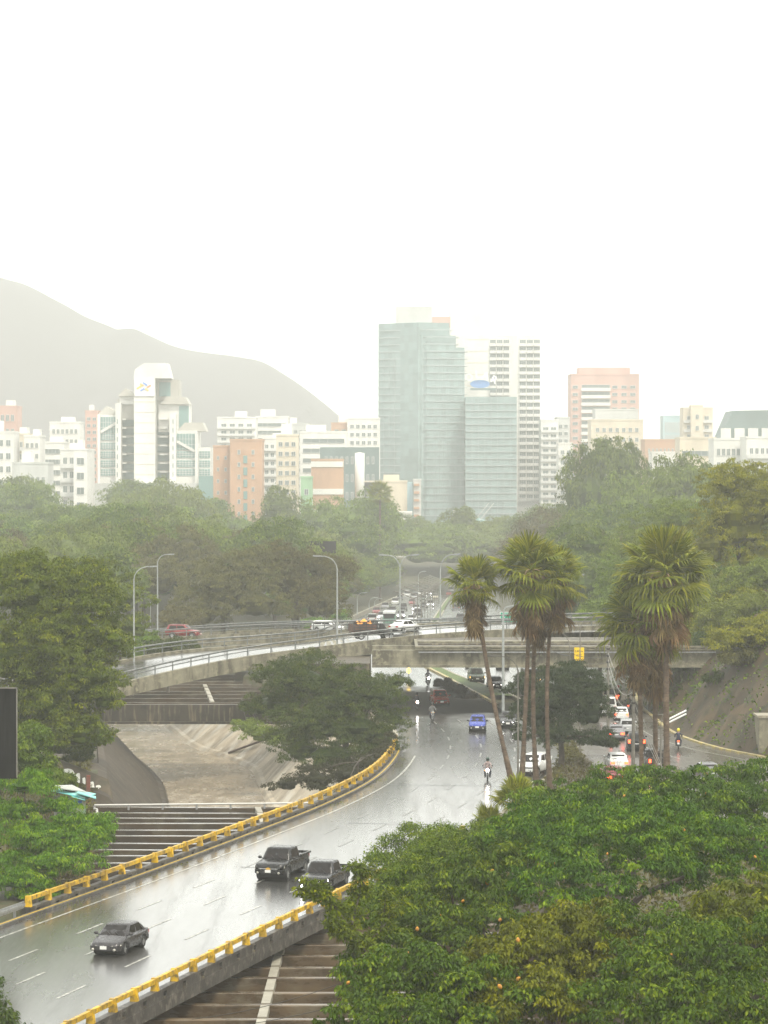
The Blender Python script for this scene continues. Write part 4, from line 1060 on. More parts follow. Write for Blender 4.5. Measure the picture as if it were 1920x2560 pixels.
for sx in (-1, 1):
    MB().add([(sx * .885, .72, 1.22), (sx * .885, 1.55, 1.22), (sx * .80, 1.25, 1.85), (sx * .79, .72, 1.85)], [(0, 1, 2, 3)]).build('side_window', glass_m, tk)
    for y in (1.75, -1.5):
        w = bpy.data.objects.new('wheel', car_parts('pickup')['tyre']); COL.objects.link(w); w.parent = tk; w.location = (sx * .85, y, .40); w.rotation_euler = (0, 0, PI if sx < 0 else 0)
        r_ = bpy.data.objects.new('rim', car_parts('pickup')['rim']); COL.objects.link(r_); r_.parent = w
    for z in (1.15, 1.5, 1.85, 2.15): MB().box((sx * .95, -.95, z), (.05, 3.1, .12)).build('stake_rail', black_p, tk)
    for y in (-2.45, -1.7, -.9, -.2, .5): MB().box((sx * .99, y, 1.5), (.05, .1, 1.45)).build('stake_post', black_p, tk)
for z in (1.15, 1.5, 1.85, 2.15): MB().box((0, -2.48, z), (1.9, .05, .12)).build('stake_rail', black_p, tk)
MB().add([(-.72, 1.28, 1.88), (.72, 1.28, 1.88), (.84, 1.80, 1.24), (-.84, 1.80, 1.24)], [(0, 1, 2, 3)]).build('windscreen', glass_m, tk)
for sx in (-.75, .75): MB().box((sx, -2.5, .75), (.2, .06, .14)).build('tail_light', tail_off, tk)
tp = thing('tarpaulin', tuple(tk.location + Vector((0, 0, .8))), tk.rotation_euler.z, 'crumpled orange tarpaulin over the load of the stake truck', 'tarpaulin')
m_ = MB(); rows = []
for i in range(9):
    y = -1.75 + i * .20
    rows.append([Vector((x, y, .75 + .50 * math.cos(x * 1.5) * (0.85 + .3 * math.sin(i * 1.7 + x * 2)) + (.12 if 3 <= i <= 6 else -.1))) for x in np.linspace(-.85, .85, 9)])
strip(rows, mb=m_); m_.build('sheet', mat('orange_tarp', (0.80, 0.30, 0.02), 0.5), tp)
MB().box((0, -1.0, .45), (1.7, 2.7, .8)).build('load', mat('dark_load', (0.05, 0.035, 0.03), 0.7, c2=(0.12, .05, .03), scale=4), tp)

# ---- misty avenue traffic: small simple cars
SMALL = {}
def small_car(kind, front, c):
    key = (kind, front, c)
    if key in SMALL: return SMALL[key]
    s = SPEC[kind]; L, W, H = s['L'], s['W'], s['H']; m_ = MB(); h = L / 2; z0 = s['zs']; zb = s['zb']
    prof = [(-h, z0), (h, z0), (h, s['hf'] - .1), (s['g'][3], zb), (-h, zb)]
    m_.prism([Vector((-W / 2, y, z)) for y, z in prof], (0, 0, 0), (W, 0, 0), 0)
    g = s['g']; a = [(g[0], zb), (g[3], zb), (g[2], H), (g[1], H)]
    lo = [Vector((sx * W * .46, y, z)) for sx in (-1, 1) for y, z in a[:2]]; hi = [Vector((sx * W * .38, y, z)) for sx in (-1, 1) for y, z in ((g[1], H), (g[2], H))]
    m_.add(lo + hi, [(0, 1, 5, 4), (3, 2, 6, 7), (1, 3, 7, 5), (2, 0, 4, 6)], 1)
    m_.add([v + Vector((0, 0, .02)) for v in hi], [(0, 1, 3, 2)], 0)
    for sx in (-1, 1):
        for y in (s['wb'] / 2, -s['wb'] / 2): m_.lathe([(0.01, -.1), (s['wr'], -.1), (s['wr'], .1), (.01, .1)], 10, 'X', (sx * (W / 2 - .1), y, s['wr']), 2)
        m_.box((sx * W * .36, h, s['hf'] - .2), (.28, .06, .16), 3); m_.box((sx * W * .38, -h, zb - .15), (.25, .06, .16), 4)
    me = m_.mesh('small_car', [c, glass_m, rubber, lens_on if front == 2 else lens_m, tail_off], True)
    SMALL[key] = me
    return me
names = {'sedan': 'sedan_car', 'hatch': 'hatchback_car', 'suv': 'suv', 'van': 'van', 'wagon': 'estate_car'}
avl = [(931, 1557, 'suv', white_p, 0, 'white SUV on the left lane of the hazy avenue, above the stake truck'), (1151, 1552, 'sedan', char_p, 0, 'dark car on the right avenue lanes above the white overpass sedan'),
       (1135, 1572, 'sedan', silver_p, 0, 'silver car low on the right avenue lanes behind the railing'), (1162, 1580, 'sedan', white_p, 0, 'white car just over the overpass railing, left of the palm skirt'),
       (1136, 1565, 'wagon', gry2_p, 0, 'grey car next to the silver one on the right avenue lanes'), (1232, 1566, 'sedan', white_p, 0, 'white car partly behind the leaning palm crown on the avenue'),
       (941, 1535, 'hatch', dred_p, 1, 'reddish hatchback on the left avenue lane before the bend'), (981, 1533, 'sedan', char_p, 1, 'dark car left of the headlight pair on the avenue'),
       (1003, 1544, 'sedan', gry2_p, 2, 'grey car with lit headlights on the avenue by the double lamp'), (1008, 1527, 'suv', char_p, 1, 'charcoal SUV in the middle of the misty avenue'),
       (1018, 1493, 'van', white_p, 1, 'pale van far up the left avenue lane'), (1038, 1499, 'van', silver_p, 1, 'silver van beside the pale van far up the avenue'),
       (1058, 1502, 'sedan', green_p, 1, 'dark green car far up the avenue'), (1085, 1478, 'van', char_p, 2, 'far dark minibus with two bright headlights'),
       (1088, 1497, 'hatch', beige_p, 1, 'beige car below the far minibus with headlights'), (1076, 1518, 'suv', silver_p, 2, 'silver SUV with headlights near the grass median'),
       (1059, 1521, 'hatch', char_p, 1, 'small dark car between lamp poles on the avenue'), (1020, 1567, 'sedan', lblue_p, 1, 'pale blue car close behind the overpass railing'),
       (1001, 1560, 'hatch', beige_p, 1, 'beige hatchback with headlights near the stake truck cab'), (1140, 1526, 'sedan', gry2_p, 0, 'hazy grey car on the right avenue lanes beside the palm'),
       (1122, 1488, 'hatch', red_p, 0, 'orange red car at the top of the right avenue lanes'), (1108, 1466, 'sedan', white_p, 1, 'white car beyond the minibus at the top of the avenue'), (1052, 1488, 'sedan', white_p, 1, 'white car behind the two far vans'),
       (912, 1568, 'sedan', char_p, 0, 'dark sedan low on the left avenue lane, above the truck bed'), (955, 1548, 'hatch', silver_p, 2, 'silver hatchback with headlights left of the green bus'), (1030, 1556, 'sedan', white_p, 2, 'white car with headlights right of the green bus'),
       (1046, 1542, 'suv', char_p, 1, 'dark SUV in the middle lane right of the double lamp'), (1040, 1527, 'sedan', silver_p, 2, 'silver car with headlights right of the charcoal SUV'), (963, 1522, 'sedan', gry2_p, 1, 'grey car at the avenue bend by the barrier'), (988, 1512, 'suv', white_p, 1, 'white SUV at the bend near the barrier'),
       (1030, 1512, 'hatch', dred_p, 1, 'dull red hatchback in the middle of the far traffic'), (1000, 1500, 'sedan', char_p, 1, 'dark car closest to the barrier in the far traffic'), (1072, 1487, 'sedan', white_p, 2, 'white car with headlights just left of the far minibus'), (1040, 1478, 'suv', gry2_p, 1, 'grey SUV beyond the pale vans'),
       (1066, 1472, 'hatch', silver_p, 1, 'silver hatchback far beyond the vans'), (1086, 1462, 'sedan', char_p, 2, 'tiny dark car with headlights near the top of the avenue'), (1140, 1500, 'suv', char_p, 0, 'dark SUV going up the right avenue lanes'), (1150, 1512, 'sedan', white_p, 0, 'white car going up right of the dark SUV'), (1128, 1482, 'van', white_p, 0, 'white van going up the right avenue lanes near the top'),
       (1125, 1470, 'van', silver_p, 1, 'pale van at the very top of the avenue by the palm fronds')]
def ground_on_avenue(px, py):
    lo, hi = 430.0, 1090.0
    for _ in range(40):
        m_ = (lo + hi) / 2
        y = at(px, py, m_).z - road_z(m_)
        if y > 0: lo = m_
        else: hi = m_
    return at(px, py, lo)
for px, py, k, c, fr, lab in avl:
    p = ground_on_avenue(px, py); p.z += 0.02
    t = tang(ROAD_R, min(p.y, 900), bool(fr))
    link(names[k], small_car(k, fr, c), None, loc=p, rot=(0, 0, math.atan2(-t.x, t.y)), label=lab, cat={'van': 'van', 'suv': 'SUV'}.get(k, 'car'), group='traffic on the misty avenue')
p = ground_on_avenue(974, 1563); t = tang(ROAD_R, p.y)
bus = thing('bus', tuple(p + Vector((0, 0, .02))), math.atan2(-t.x, t.y), 'white topped green bus behind the stake truck on the avenue', 'bus', 'traffic on the misty avenue')
m_ = MB(); m_.box((0, 0, 1.15), (2.3, 6, 1.5)); m_.build('body', mat('green_bus_paint', (0.10, .22, .16), .3), bus)
MB().box((0, 0, 2.45), (2.25, 5.9, .35)).build('roof', white_p, bus); MB().box((0, 0, 2.08), (2.2, 5.95, .38)).build('window_band', glass_m, bus); MB().box((0, 3.0, 1.75), (1.9, .06, .75)).build('windscreen', glass_m, bus)
for sx in (-.9, .9):
    MB().box((sx, 3.02, .8), (.3, .06, .2)).build('headlight', lens_m, bus)
    for y in (-1.9, 1.9): MB().lathe([(.01, -.12), (.42, -.12), (.42, .12), (.01, .12)], 12, 'X', (sx * 1.1, y, .42)).build('wheel', rubber, bus)

# ================================================================== MOTORCYCLES AND RIDERS
def bike_meshes():
    B = {}
    m_ = MB(); m_.lathe([(.20, -.05), (.27, -.055), (.30, 0), (.27, .055), (.20, .05)], 16, 'X'); B['tyre'] = m_.mesh('bike_tyre', rubber)
    m_ = MB(); m_.lathe([(.21, -.02), (.21, .02)], 14, 'X'); m_.lathe([(.05, -.06), (.05, .06)], 8, 'X')
    for k in range(6):
        t = PI * k / 6; m_.bar((0, .2 * math.cos(t), .2 * math.sin(t)), (0, -.2 * math.cos(t), -.2 * math.sin(t)), .015, .015)
    B['rim'] = m_.mesh('bike_rim', rim_m)
    m_ = MB(); m_.tube([(0, .52, .92), (0, .30, .62), (0, 0, .42), (0, -.35, .5), (0, -.75, .78)], .045, 6); m_.box((0, .05, .48), (.30, .36, .34)); m_.tube([(.18, .1, .34), (.2, -.4, .33), (.2, -.85, .42)], .05, 7)
    m_.tube([(.09, -.62, .30), (.1, -.5, .72)], .03, 6); m_.tube([(-.09, -.62, .30), (-.1, -.5, .72)], .03, 6); B['frame'] = m_.mesh('bike_frame', black_p)
    m_ = MB(); m_.lathe([(0.0, -.3), (.12, -.26), (.15, 0), (.13, .2), (0, .3)], 10, 'Y', (0, .2, .82)); B['fuel_tank'] = m_.mesh('tank', None)
    m_ = MB(); m_.box((0, -.38, .80), (.26, .68, .10)); m_.box((0, -.75, .84), (.2, .22, .08)); B['saddle'] = m_.mesh('saddle', black_p)
    m_ = MB()
    for s_ in (-.09, .09): m_.tube([(s_, .70, .30), (s_, .48, 1.0)], .028, 6)
    m_.box((0, .70, .62), (.13, .42, .03)); B['fork'] = m_.mesh('fork', chrome)
    m_ = MB(); m_.tube([(-.36, .32, 1.06), (-.2, .42, 1.08), (0, .46, 1.02), (.2, .42, 1.08), (.36, .32, 1.06)], .02, 6); B['handlebar'] = m_.mesh('handlebar', black_p)
    m_ = MB(); m_.lathe([(.10, -.08), (.12, .03), (.0, .05)], 12, 'Y', (0, .62, .92)); B['headlight'] = m_.mesh('bike_headlight', None)
    m_ = MB(); m_.box((0, -.88, .80), (.16, .06, .10)); B['tail_light'] = m_.mesh('bike_tail', None)
    m_ = MB(); m_.box((0, -.90, .60), (.2, .02, .18)); B['plate'] = m_.mesh('bike_plate', plate_m)
    for s_, k in ((-1, 'L'), (1, 'R')):
        m_ = MB(); m_.tube([(s_ * .28, .38, 1.07), (s_ * .36, .4, 1.22)], .012, 5); m_.lathe([(0, -.02), (.06, -.015), (.06, .015), (0, .02)], 10, 'Y', (s_ * .37, .4, 1.26)); B['mirror' + k] = m_.mesh('bike_mirror', black_p)
        m_ = MB(); m_.lathe([(0, -.03), (.04, -.02), (.04, .02), (0, .03)], 8, 'Y', (s_ * .17, .58, .9)); B['indicator' + k] = m_.mesh('bike_ind', None)
    return B
BK = bike_meshes()
def rider_mesh():
    V = [(0, -.22, .92), (0, -.22, 1.12), (0, -.17, 1.34), (0, -.12, 1.48), (0, -.09, 1.58), (0, -.06, 1.70)]
    E = [(0, 1), (1, 2), (2, 3), (3, 4), (4, 5)]; R = [.17, .165, .19, .10, .065, .10]
    for s_ in (-1, 1):
        k = len(V)
        V += [(s_ * .19, -.13, 1.42), (s_ * .31, .02, 1.20), (s_ * .33, .30, 1.09), (s_ * .32, .38, 1.08)]; R += [.075, .055, .042, .045]; E += [(3, k), (k, k + 1), (k + 1, k + 2), (k + 2, k + 3)]
        k = len(V)
        V += [(s_ * .12, -.18, .88), (s_ * .24, .22, .80), (s_ * .21, .02, .40), (s_ * .21, .02, .32), (s_ * .21, .18, .29)]; R += [.11, .08, .055, .05, .045]; E += [(0, k), (k, k + 1), (k + 1, k + 2), (k + 2, k + 3), (k + 3, k + 4)]
    me = bpy.data.meshes.new('rider'); me.from_pydata(V, E, [])
    o = bpy.data.objects.new('rider_tmp', me); COL.objects.link(o)
    o.modifiers.new('s', 'SKIN'); sd = o.modifiers.new('d', 'SUBSURF'); sd.levels = 2; sd.render_levels = 2
    sk = me.skin_vertices[0].data
    for i, r in enumerate(R): sk[i].radius = (r, r * (.78 if i in (0, 1, 2) else 1))
    sk[0].use_root = True
    bpy.context.view_layer.update()
    r = bpy.data.meshes.new_from_object(o.evaluated_get(bpy.context.evaluated_depsgraph_get()))
    bpy.data.objects.remove(o)
    return r
RM = rider_mesh()
skin_m = mat('brown_skin', (0.25, 0.13, 0.08), 0.5); jeans = mat('wet_jeans', (0.02, 0.025, 0.045), 0.6)
def rider_of(jacket):
    me = RM.copy(); me.materials.clear()
    for m_ in (jacket, jeans, skin_m, black_p): me.materials.append(m_)
    for f in me.polygons:
        c = f.center
        f.material_index = 3 if c.z < .36 else 1 if (c.z < .96 and c.y > -.4) else 2 if (c.z > 1.52 or (abs(c.x) > .3 and c.y > .33)) else 0
        f.use_smooth = True
    return me
jk = {'dark': mat('dark_rain_jacket', (0.025, 0.025, 0.03), 0.4), 'pink': mat('pale_patterned_jacket', (0.5, 0.38, 0.34), 0.6, c2=(0.1, .08, .1), scale=9), 'navy': mat('navy_jacket', (0.02, 0.025, 0.05), 0.5), 'grey': mat('grey_jacket', (.15, .15, .15), .5)}
hel = {'black': mat('black_helmet', (0.02, 0.02, 0.02), .2), 'green': mat('dark_green_helmet', (0.03, .08, .06), .25), 'yellow': mat('yellow_helmet', (0.7, .6, .02), .3), 'red': mat('red_helmet', (.35, .02, .02), .3)}
tank = {'black': mat('black_tank_paint', (.02, .02, .02), .2), 'red': mat('red_tank_paint', (.3, .02, .02), .2), 'blue': mat('blue_tank_paint', (.03, .05, .2), .2)}
hm = MB(); hm.lathe([(0.0, 1.895), (.07, 1.885), (.125, 1.83), (.142, 1.75), (.135, 1.67), (.10, 1.60), (.0, 1.58)], 14, 'Z', (0, -.05, 0)); HELM = hm.mesh('helmet')
vm = MB(); vm.add([Vector((.145 * math.sin(t), -.05 + .145 * math.cos(t), z)) for z in (1.69, 1.79) for t in np.linspace(-.9, .9, 7)], [(k, k + 1, k + 8, k + 7) for k in range(6)], 0, True); VIS = vm.mesh('visor', glass_m)
bm_ = MB()
for s_ in (-1, 1): bm_.box((s_ * .33, .40, 1.07), (.07, .10, .075)); bm_.bar((s_ * .28, .40, 1.05), (s_ * .27, .46, 1.01), .03, .03)
def bike(pos, head, lab_b, lab_r, jacket, helmet, tk_, light=True, brake=False, flash=False, scale=1.0):
    rz = math.atan2(-head[0], head[1])
    rt = thing('motorcycle', tuple(pos), rz, lab_b, 'motorcycle', None, scale)
    def put(nm, key, m=None, par=rt, loc=None):
        o = bpy.data.objects.new(nm, BK[key]); COL.objects.link(o); o.parent = par
        if len(BK[key].materials) == 0: BK[key].materials.append(m)
        if m: o.material_slots[0].link = 'OBJECT'; o.material_slots[0].material = m
        if loc: o.location = loc
        return o
    for y in (.70, -.62):
        w = put('wheel', 'tyre', loc=(0, y, .30)); put('rim', 'rim', par=w)
    put('frame', 'frame'); put('fuel_tank', 'fuel_tank', tank[tk_]); put('saddle', 'saddle'); put('fork', 'fork'); put('handlebar', 'handlebar'); put('plate', 'plate')
    put('headlight', 'headlight', lens_on if light else lens_m); put('tail_light', 'tail_light', tail_on if brake else tail_off)
    for k in 'LR': put('mirror', 'mirror' + k); put('indicator', 'indicator' + k, amber_on if flash and k == 'R' else amber_off)
    pr = link('person', rider_of(jk[jacket]), None, loc=pos, rot=(0, 0, rz), label=lab_r, cat='person')
    pr.scale = (scale,) * 3
    h_ = link('helmet', HELM, pr, hel[helmet]); h_.material_slots[0].link = 'OBJECT'; h_.material_slots[0].material = hel[helmet]
    link('visor', VIS, pr)
bike(gnd(1070, 1714), tang(ROAD_R, 345), 'motorcycle with bright headlight riding under the overpass towards us', 'rider in dark rain gear on the headlit motorcycle under the overpass', 'dark', 'black', 'black')
bike(gnd(1042, 1776), tang(ROAD_L, 305), 'motorcycle with dazzling headlight beside the layered tree', 'dark rider behind the dazzling headlight beside the layered tree', 'dark', 'black', 'red')
bike(gnd(1081, 1803), tang(ROAD_L, 300), 'unlit motorcycle just in front of the brick red SUV', 'rider in grey jacket just in front of the brick red SUV', 'grey', 'black', 'black', light=False)
bike(gnd(1219, 1952), Vector((-.05, -1, 0)), 'motorcycle with one amber indicator on the bright bend beside the fan palm', 'rider in pale patterned jacket and green helmet on the bright bend', 'pink', 'green', 'black', light=True, flash=True)
bike(gnd(1696, 1873), Vector((.1, 1, 0)), 'motorcycle with red tail light riding away by the rocky slope', 'rider in navy jacket and yellow helmet riding away by the rocky slope', 'navy', 'yellow', 'blue', light=False, brake=True)
bike(gnd(1571, 1782), Vector((.1, 1, 0)), 'motorcycle right of the queue with white plate near the underpass', 'rider in dark jacket right of the queue near the underpass', 'dark', 'black', 'black', light=False, brake=True)
bike(gnd(1546, 1756), Vector((.1, 1, 0)), 'motorcycle with strong red tail light deep in the underpass', 'rider in grey deep in the underpass shade', 'grey', 'red', 'black', light=False, brake=True)
p = ground_on_avenue(855, 1576); bike(p, tang(ROAD_L, 470), 'motorcycle on the road edge left of the stake truck', 'dark clad rider left of the stake truck', 'dark', 'black', 'red', light=False)
# yellow flashing beacon by the layered tree
bc = thing('warning_lamp', tuple(gnd(1022, 1705, 0)), 0, 'lit yellow warning lamp on a thin post at the tree tip before the overpass', 'lamp')
p = at(1024, 1677, gnd(1022, 1705, 0).y)
hz = p.z
MB().tube([(0, 0, 0), (0, 0, hz - .25)], .05, 6).build('post', pole_d, bc)
MB().lathe([(0, hz + .32), (.16, hz + .28), (.2, hz), (.18, hz - .2), (0, hz - .25)], 12).build('lamp_lens', mat('lit_yellow_beacon', (.9, .6, .05), .3, emis=(1, .62, .03), estr=5.5), bc)
# ================================================================== VEGETATION
rng = np.random.default_rng(11)
def nrm(a): return a / np.maximum(np.linalg.norm(a, axis=1, keepdims=True), 1e-9)
def rot_mats(D, N):
    pass
def leaf_arrays(P, D, N, L, W, fold=0.18, droop=0.12):
    D = nrm(D); B = nrm(np.cross(N, D)); N2 = np.cross(D, B)
    L, W = L[:, None], W[:, None]
    tip = P + D * L; tip[:, 2] -= droop * L[:, 0]
    mid = P + D * L * 0.48
    a = mid + B * W * .5 + N2 * W * fold; b = mid - B * W * .5 + N2 * W * fold
    return np.stack([P, a, tip, b], 1)                 # n,4,3
def quads_mesh(name, Q, shade, m, extra=None):
    """Q n,4,3 ; one mesh from numpy"""
    n = len(Q)
    me = bpy.data.meshes.new(name)
    me.vertices.add(n * 4); me.loops.add(n * 4); me.polygons.add(n)
    me.vertices.foreach_set('co', Q.reshape(-1).astype(np.float32))
    me.loops.foreach_set('vertex_index', np.arange(n * 4, dtype=np.int32))
    me.polygons.foreach_set('loop_start', np.arange(0, n * 4, 4, dtype=np.int32))
    me.polygons.foreach_set('loop_total', np.full(n, 4, dtype=np.int32))
    at_ = me.attributes.new('shade', 'FLOAT', 'FACE')
    at_.data.foreach_set('value', np.clip(shade, 0, 1).astype(np.float32))
    me.materials.append(m)
    me.update(); me.validate()
    return me
def sphere_quads(n=6):
    g = np.linspace(-1, 1, n + 1); out = []
    for ax in range(3):
        for s_ in (-1, 1):
            for i in range(n):
                for j in range(n):
                    q = []
                    for a, b in ((g[i], g[j]), (g[i + 1], g[j]), (g[i + 1], g[j + 1]), (g[i], g[j + 1])):
                        v = [0, 0, 0]; v[ax] = s_; v[(ax + 1) % 3] = a; v[(ax + 2) % 3] = b; q.append(v)
                    out.append(q)
    a = np.array(out, float)
    return a / np.linalg.norm(a, axis=2, keepdims=True)
SQ = sphere_quads(8)
def sublobes(lobes, seed, frac=.40, k=9):
    r = np.random.default_rng(seed + 77); out = []
    for x, y, z, a, b, c in lobes:
        kk = max(4, int(k * min(1.6, (a * b) ** .5 / 2.2)))
        for i in range(kk):
            zz = 1 - 1.45 * (i + .5) / kk; t = i * 2.39996 + r.uniform(-.4, .4); q = math.sqrt(max(0, 1 - zz * zz))
            f = frac * r.uniform(.75, 1.25); m_ = .80 * r.uniform(.92, 1.12)
            out.append((x + a * q * math.cos(t) * m_, y + b * q * math.sin(t) * m_, z + c * zz * m_, a * f, b * f, max(c * f, .34 * (a + b) * f)))
    return out
def crown_mesh(name, lobes, nclump, per, L, m, clump=0.7, frac=.40, k=9, seed=0, core=0.72, zmin=-0.45, aspect=0.48, droop=0.55, flat=0.6, spread=0.10, inner=0.25, wisp=0.0, sub=True):
    parents = np.array(lobes, float)
    if sub: lobes = sublobes(lobes, seed, frac, k)
    r = np.random.default_rng(seed)
    lob = np.array(lobes, float); C, R = lob[:, :3], lob[:, 3:]
    area = (R[:, 0] * R[:, 1] + R[:, 0] * R[:, 2] + R[:, 1] * R[:, 2]); area /= area.sum()
    pts = []; nor = []
    while len(pts) < nclump:
        k = r.choice(len(lob), p=area)
        z = r.uniform(zmin, 1); t = r.uniform(0, 2 * PI); q = math.sqrt(max(0, 1 - z * z))
        d = np.array([q * math.cos(t), q * math.sin(t), z])
        s_ = 1 + r.normal(0, spread) if r.random() > inner else r.uniform(.55, .95)
        if wisp and r.random() < wisp: s_ = r.uniform(1.05, 1.3)
        p = C[k] + R[k] * d * s_
        e = (p - C) / (R * 0.80); ins = (e * e).sum(1) < 1; ins[k] = False
        if ins.any() and s_ > .9: continue
        pts.append(p); nn = d / R[k]; nor.append(nn / np.linalg.norm(nn))
    P = np.array(pts); Nn = np.array(nor); n = len(P)
    crad = clump * r.uniform(.65, 1.35, n)
    idx = np.repeat(np.arange(n), per)
    off = r.normal(0, 1, (n * per, 3)); off /= np.maximum(np.linalg.norm(off, axis=1, keepdims=True), 1e-6); off *= (r.uniform(0, 1, (n * per, 1)) ** 0.5)
    off[:, 2] = np.abs(off[:, 2]) * .8 - .25
    off = off * crad[idx][:, None]
    off = off - Nn[idx] * (np.einsum('ij,ij->i', off, Nn[idx]) * (1 - flat))[:, None] * .7
    pos = P[idx] + off
    D = off / np.maximum(crad[idx][:, None], 1e-6) + r.normal(0, .45, off.shape); D[:, 2] -= droop
    N = Nn[idx] * .7 + np.array([0, 0, .7]) + r.normal(0, .5, off.shape)
    LL = L * r.uniform(.65, 1.25, n * per); WW = LL * aspect * r.uniform(.8, 1.2, n * per)
    Q = leaf_arrays(pos, D, N, LL, WW)
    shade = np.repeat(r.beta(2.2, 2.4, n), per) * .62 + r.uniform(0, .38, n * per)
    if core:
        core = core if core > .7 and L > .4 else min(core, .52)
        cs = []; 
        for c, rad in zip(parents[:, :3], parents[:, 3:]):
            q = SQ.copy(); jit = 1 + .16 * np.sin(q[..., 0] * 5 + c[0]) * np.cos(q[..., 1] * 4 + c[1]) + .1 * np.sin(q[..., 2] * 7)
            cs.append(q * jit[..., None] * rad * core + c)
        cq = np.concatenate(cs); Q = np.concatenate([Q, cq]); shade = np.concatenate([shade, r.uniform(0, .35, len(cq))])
    return quads_mesh(name, Q, shade, m)
bark = mat('grey_brown_bark', (0.075, 0.06, 0.042), 0.75, c2=(0.04, 0.032, 0.022), scale=4, vec=(1, 1, .3), bump=.5, bscale=9)
bark_pale = mat('pale_wet_bark', (0.20, 0.17, 0.12), 0.6, c2=(0.11, 0.09, 0.06), scale=2.5, vec=(1, 1, .4), bump=.4)
def limbs(base_r, h, ends, seed=0, n=8, fork=0.35):
    r = random.Random(seed); m_ = MB()
    f = Vector((r.uniform(-.2, .2), r.uniform(-.2, .2), h * fork))
    m_.tube([(0, 0, -.3), (0, 0, .15), f * .5 + Vector((r.uniform(-.1, .1), 0, 0)), f], [base_r * 1.35, base_r * 1.05, base_r * .9, base_r * .8], n)
    for e in ends:
        e = Vector(e); mid = f.lerp(e, .5) + Vector((r.uniform(-.4, .4), r.uniform(-.4, .4), r.uniform(0, .5)))
        m_.tube([f * .92, f.lerp(mid, .5) + Vector((0, 0, .1)), mid, e], [base_r * .6, base_r * .48, base_r * .33, base_r * .1], 6)
    return m_
# palettes (dark, mid, light)
GL = leaf_mat('glossy_green_leaves', (0.010, 0.030, 0.001), (0.048, 0.100, 0.001), (0.20, 0.27, 0.003))
GD = leaf_mat('deep_green_leaves', (0.020, 0.034, 0.006), (0.046, 0.068, 0.010), (0.10, 0.115, 0.014))
GO = leaf_mat('olive_leaves', (0.034, 0.042, 0.001), (0.088, 0.100, 0.003), (0.22, 0.215, 0.006))
GY = leaf_mat('yellow_green_leaves', (0.030, 0.068, 0.004), (0.085, 0.160, 0.005), (0.26, 0.33, 0.008))
GB = leaf_mat('dull_brownish_leaves', (0.045, 0.043, 0.014), (0.088, 0.083, 0.024), (0.145, 0.135, 0.036))
GM = leaf_mat('mid_green_leaves', (0.032, 0.058, 0.004), (0.078, 0.118, 0.007), (0.22, 0.26, 0.012))
GP = leaf_mat('pale_woodland_leaves', (0.065, 0.092, 0.018), (0.125, 0.165, 0.028), (0.20, 0.245, 0.04))  # woodland leaves lightened: part of the far haze is put into their colour
def tree(name, base, crown, trunk_r, limb_ends, label, group=None, tm=None, h=None, seed=0, cat='tree', fork=.35):
    rt = thing(name, tuple(base), 0, label, cat, group)
    link('crown', crown, rt)
    if trunk_r: limbs(trunk_r, h or 6, limb_ends, seed, fork=fork).build('trunk', tm or bark, rt)
    return rt
def lobes_px(base, items, Y0):
    """lobes given where they stand: (px, py, distance, radius x, y, z in metres) -> relative to the tree's base"""
    out = []
    for px, py, Y, rx, ry, rz_ in items:
        p = at(px, py, Y) - Vector(base); out.append((p.x, p.y, p.z, rx, ry, rz_))
    return out
def ptree(name, base, items, ncl, per, L, m, label, trunk_r=.25, seed=0, tm=None, group=None, cat='tree', h=None, **kw):
    base = Vector(base); lb = lobes_px(base, items, base.y)
    me = crown_mesh(name + '_crown', lb, ncl, per, L, m, seed=seed, **kw)
    ends = [(q[0], q[1], q[2] + .1 * q[5]) for q in lb[:9]]
    hh = h or max(1.5, min(q[2] for q in lb) + 1.0)
    return tree(name, base, me, trunk_r, ends, label, group, tm, hh, seed, cat, fork=.75)

# ---- the canopy at lower right
ptree('broad_leaved_tree', (10, 128, -.3), [(1500, 2180, 128, 3.6, 3.4, 2.5), (1330, 2150, 131, 2.9, 3, 2.0), (1640, 2130, 132, 3.3, 3.2, 2.3), (1220, 2230, 127, 2.6, 2.6, 2.1), (1790, 2190, 128, 2.8, 2.6, 2.2), (1420, 2260, 123, 2.6, 2.2, 1.6), (1600, 2085, 136, 2.9, 2.8, 1.7), (1390, 2090, 136, 2.6, 2.6, 1.6)],
      560, 46, .27, GL, 'broad glossy tree with orange blooms, middle one of the lower right canopy', .3, 1, clump=.62, core=.78, droop=.8, fold=None) if False else None
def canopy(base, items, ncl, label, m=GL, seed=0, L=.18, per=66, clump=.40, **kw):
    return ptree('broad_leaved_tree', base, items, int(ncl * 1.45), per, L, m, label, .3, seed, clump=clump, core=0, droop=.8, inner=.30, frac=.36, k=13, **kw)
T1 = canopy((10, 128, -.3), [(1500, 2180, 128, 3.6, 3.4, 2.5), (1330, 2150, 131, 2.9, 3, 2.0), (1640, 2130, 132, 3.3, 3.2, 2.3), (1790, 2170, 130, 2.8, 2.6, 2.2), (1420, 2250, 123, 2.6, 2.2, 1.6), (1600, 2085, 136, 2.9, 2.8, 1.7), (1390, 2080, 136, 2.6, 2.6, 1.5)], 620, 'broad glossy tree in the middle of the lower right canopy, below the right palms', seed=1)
T2 = canopy((3.6, 126, -.5), [(1130, 2250, 126, 2.3, 2.4, 1.9), (1020, 2330, 124, 2.0, 2.2, 1.7), (1240, 2200, 128, 2.1, 2.2, 1.8), (1110, 2400, 121, 2.2, 2, 1.6), (960, 2440, 120, 1.7, 1.8, 1.5), (1210, 2330, 122, 2, 2, 1.6)], 420, 'glossy tree spreading over the brown beams at the canopy edge', seed=2)
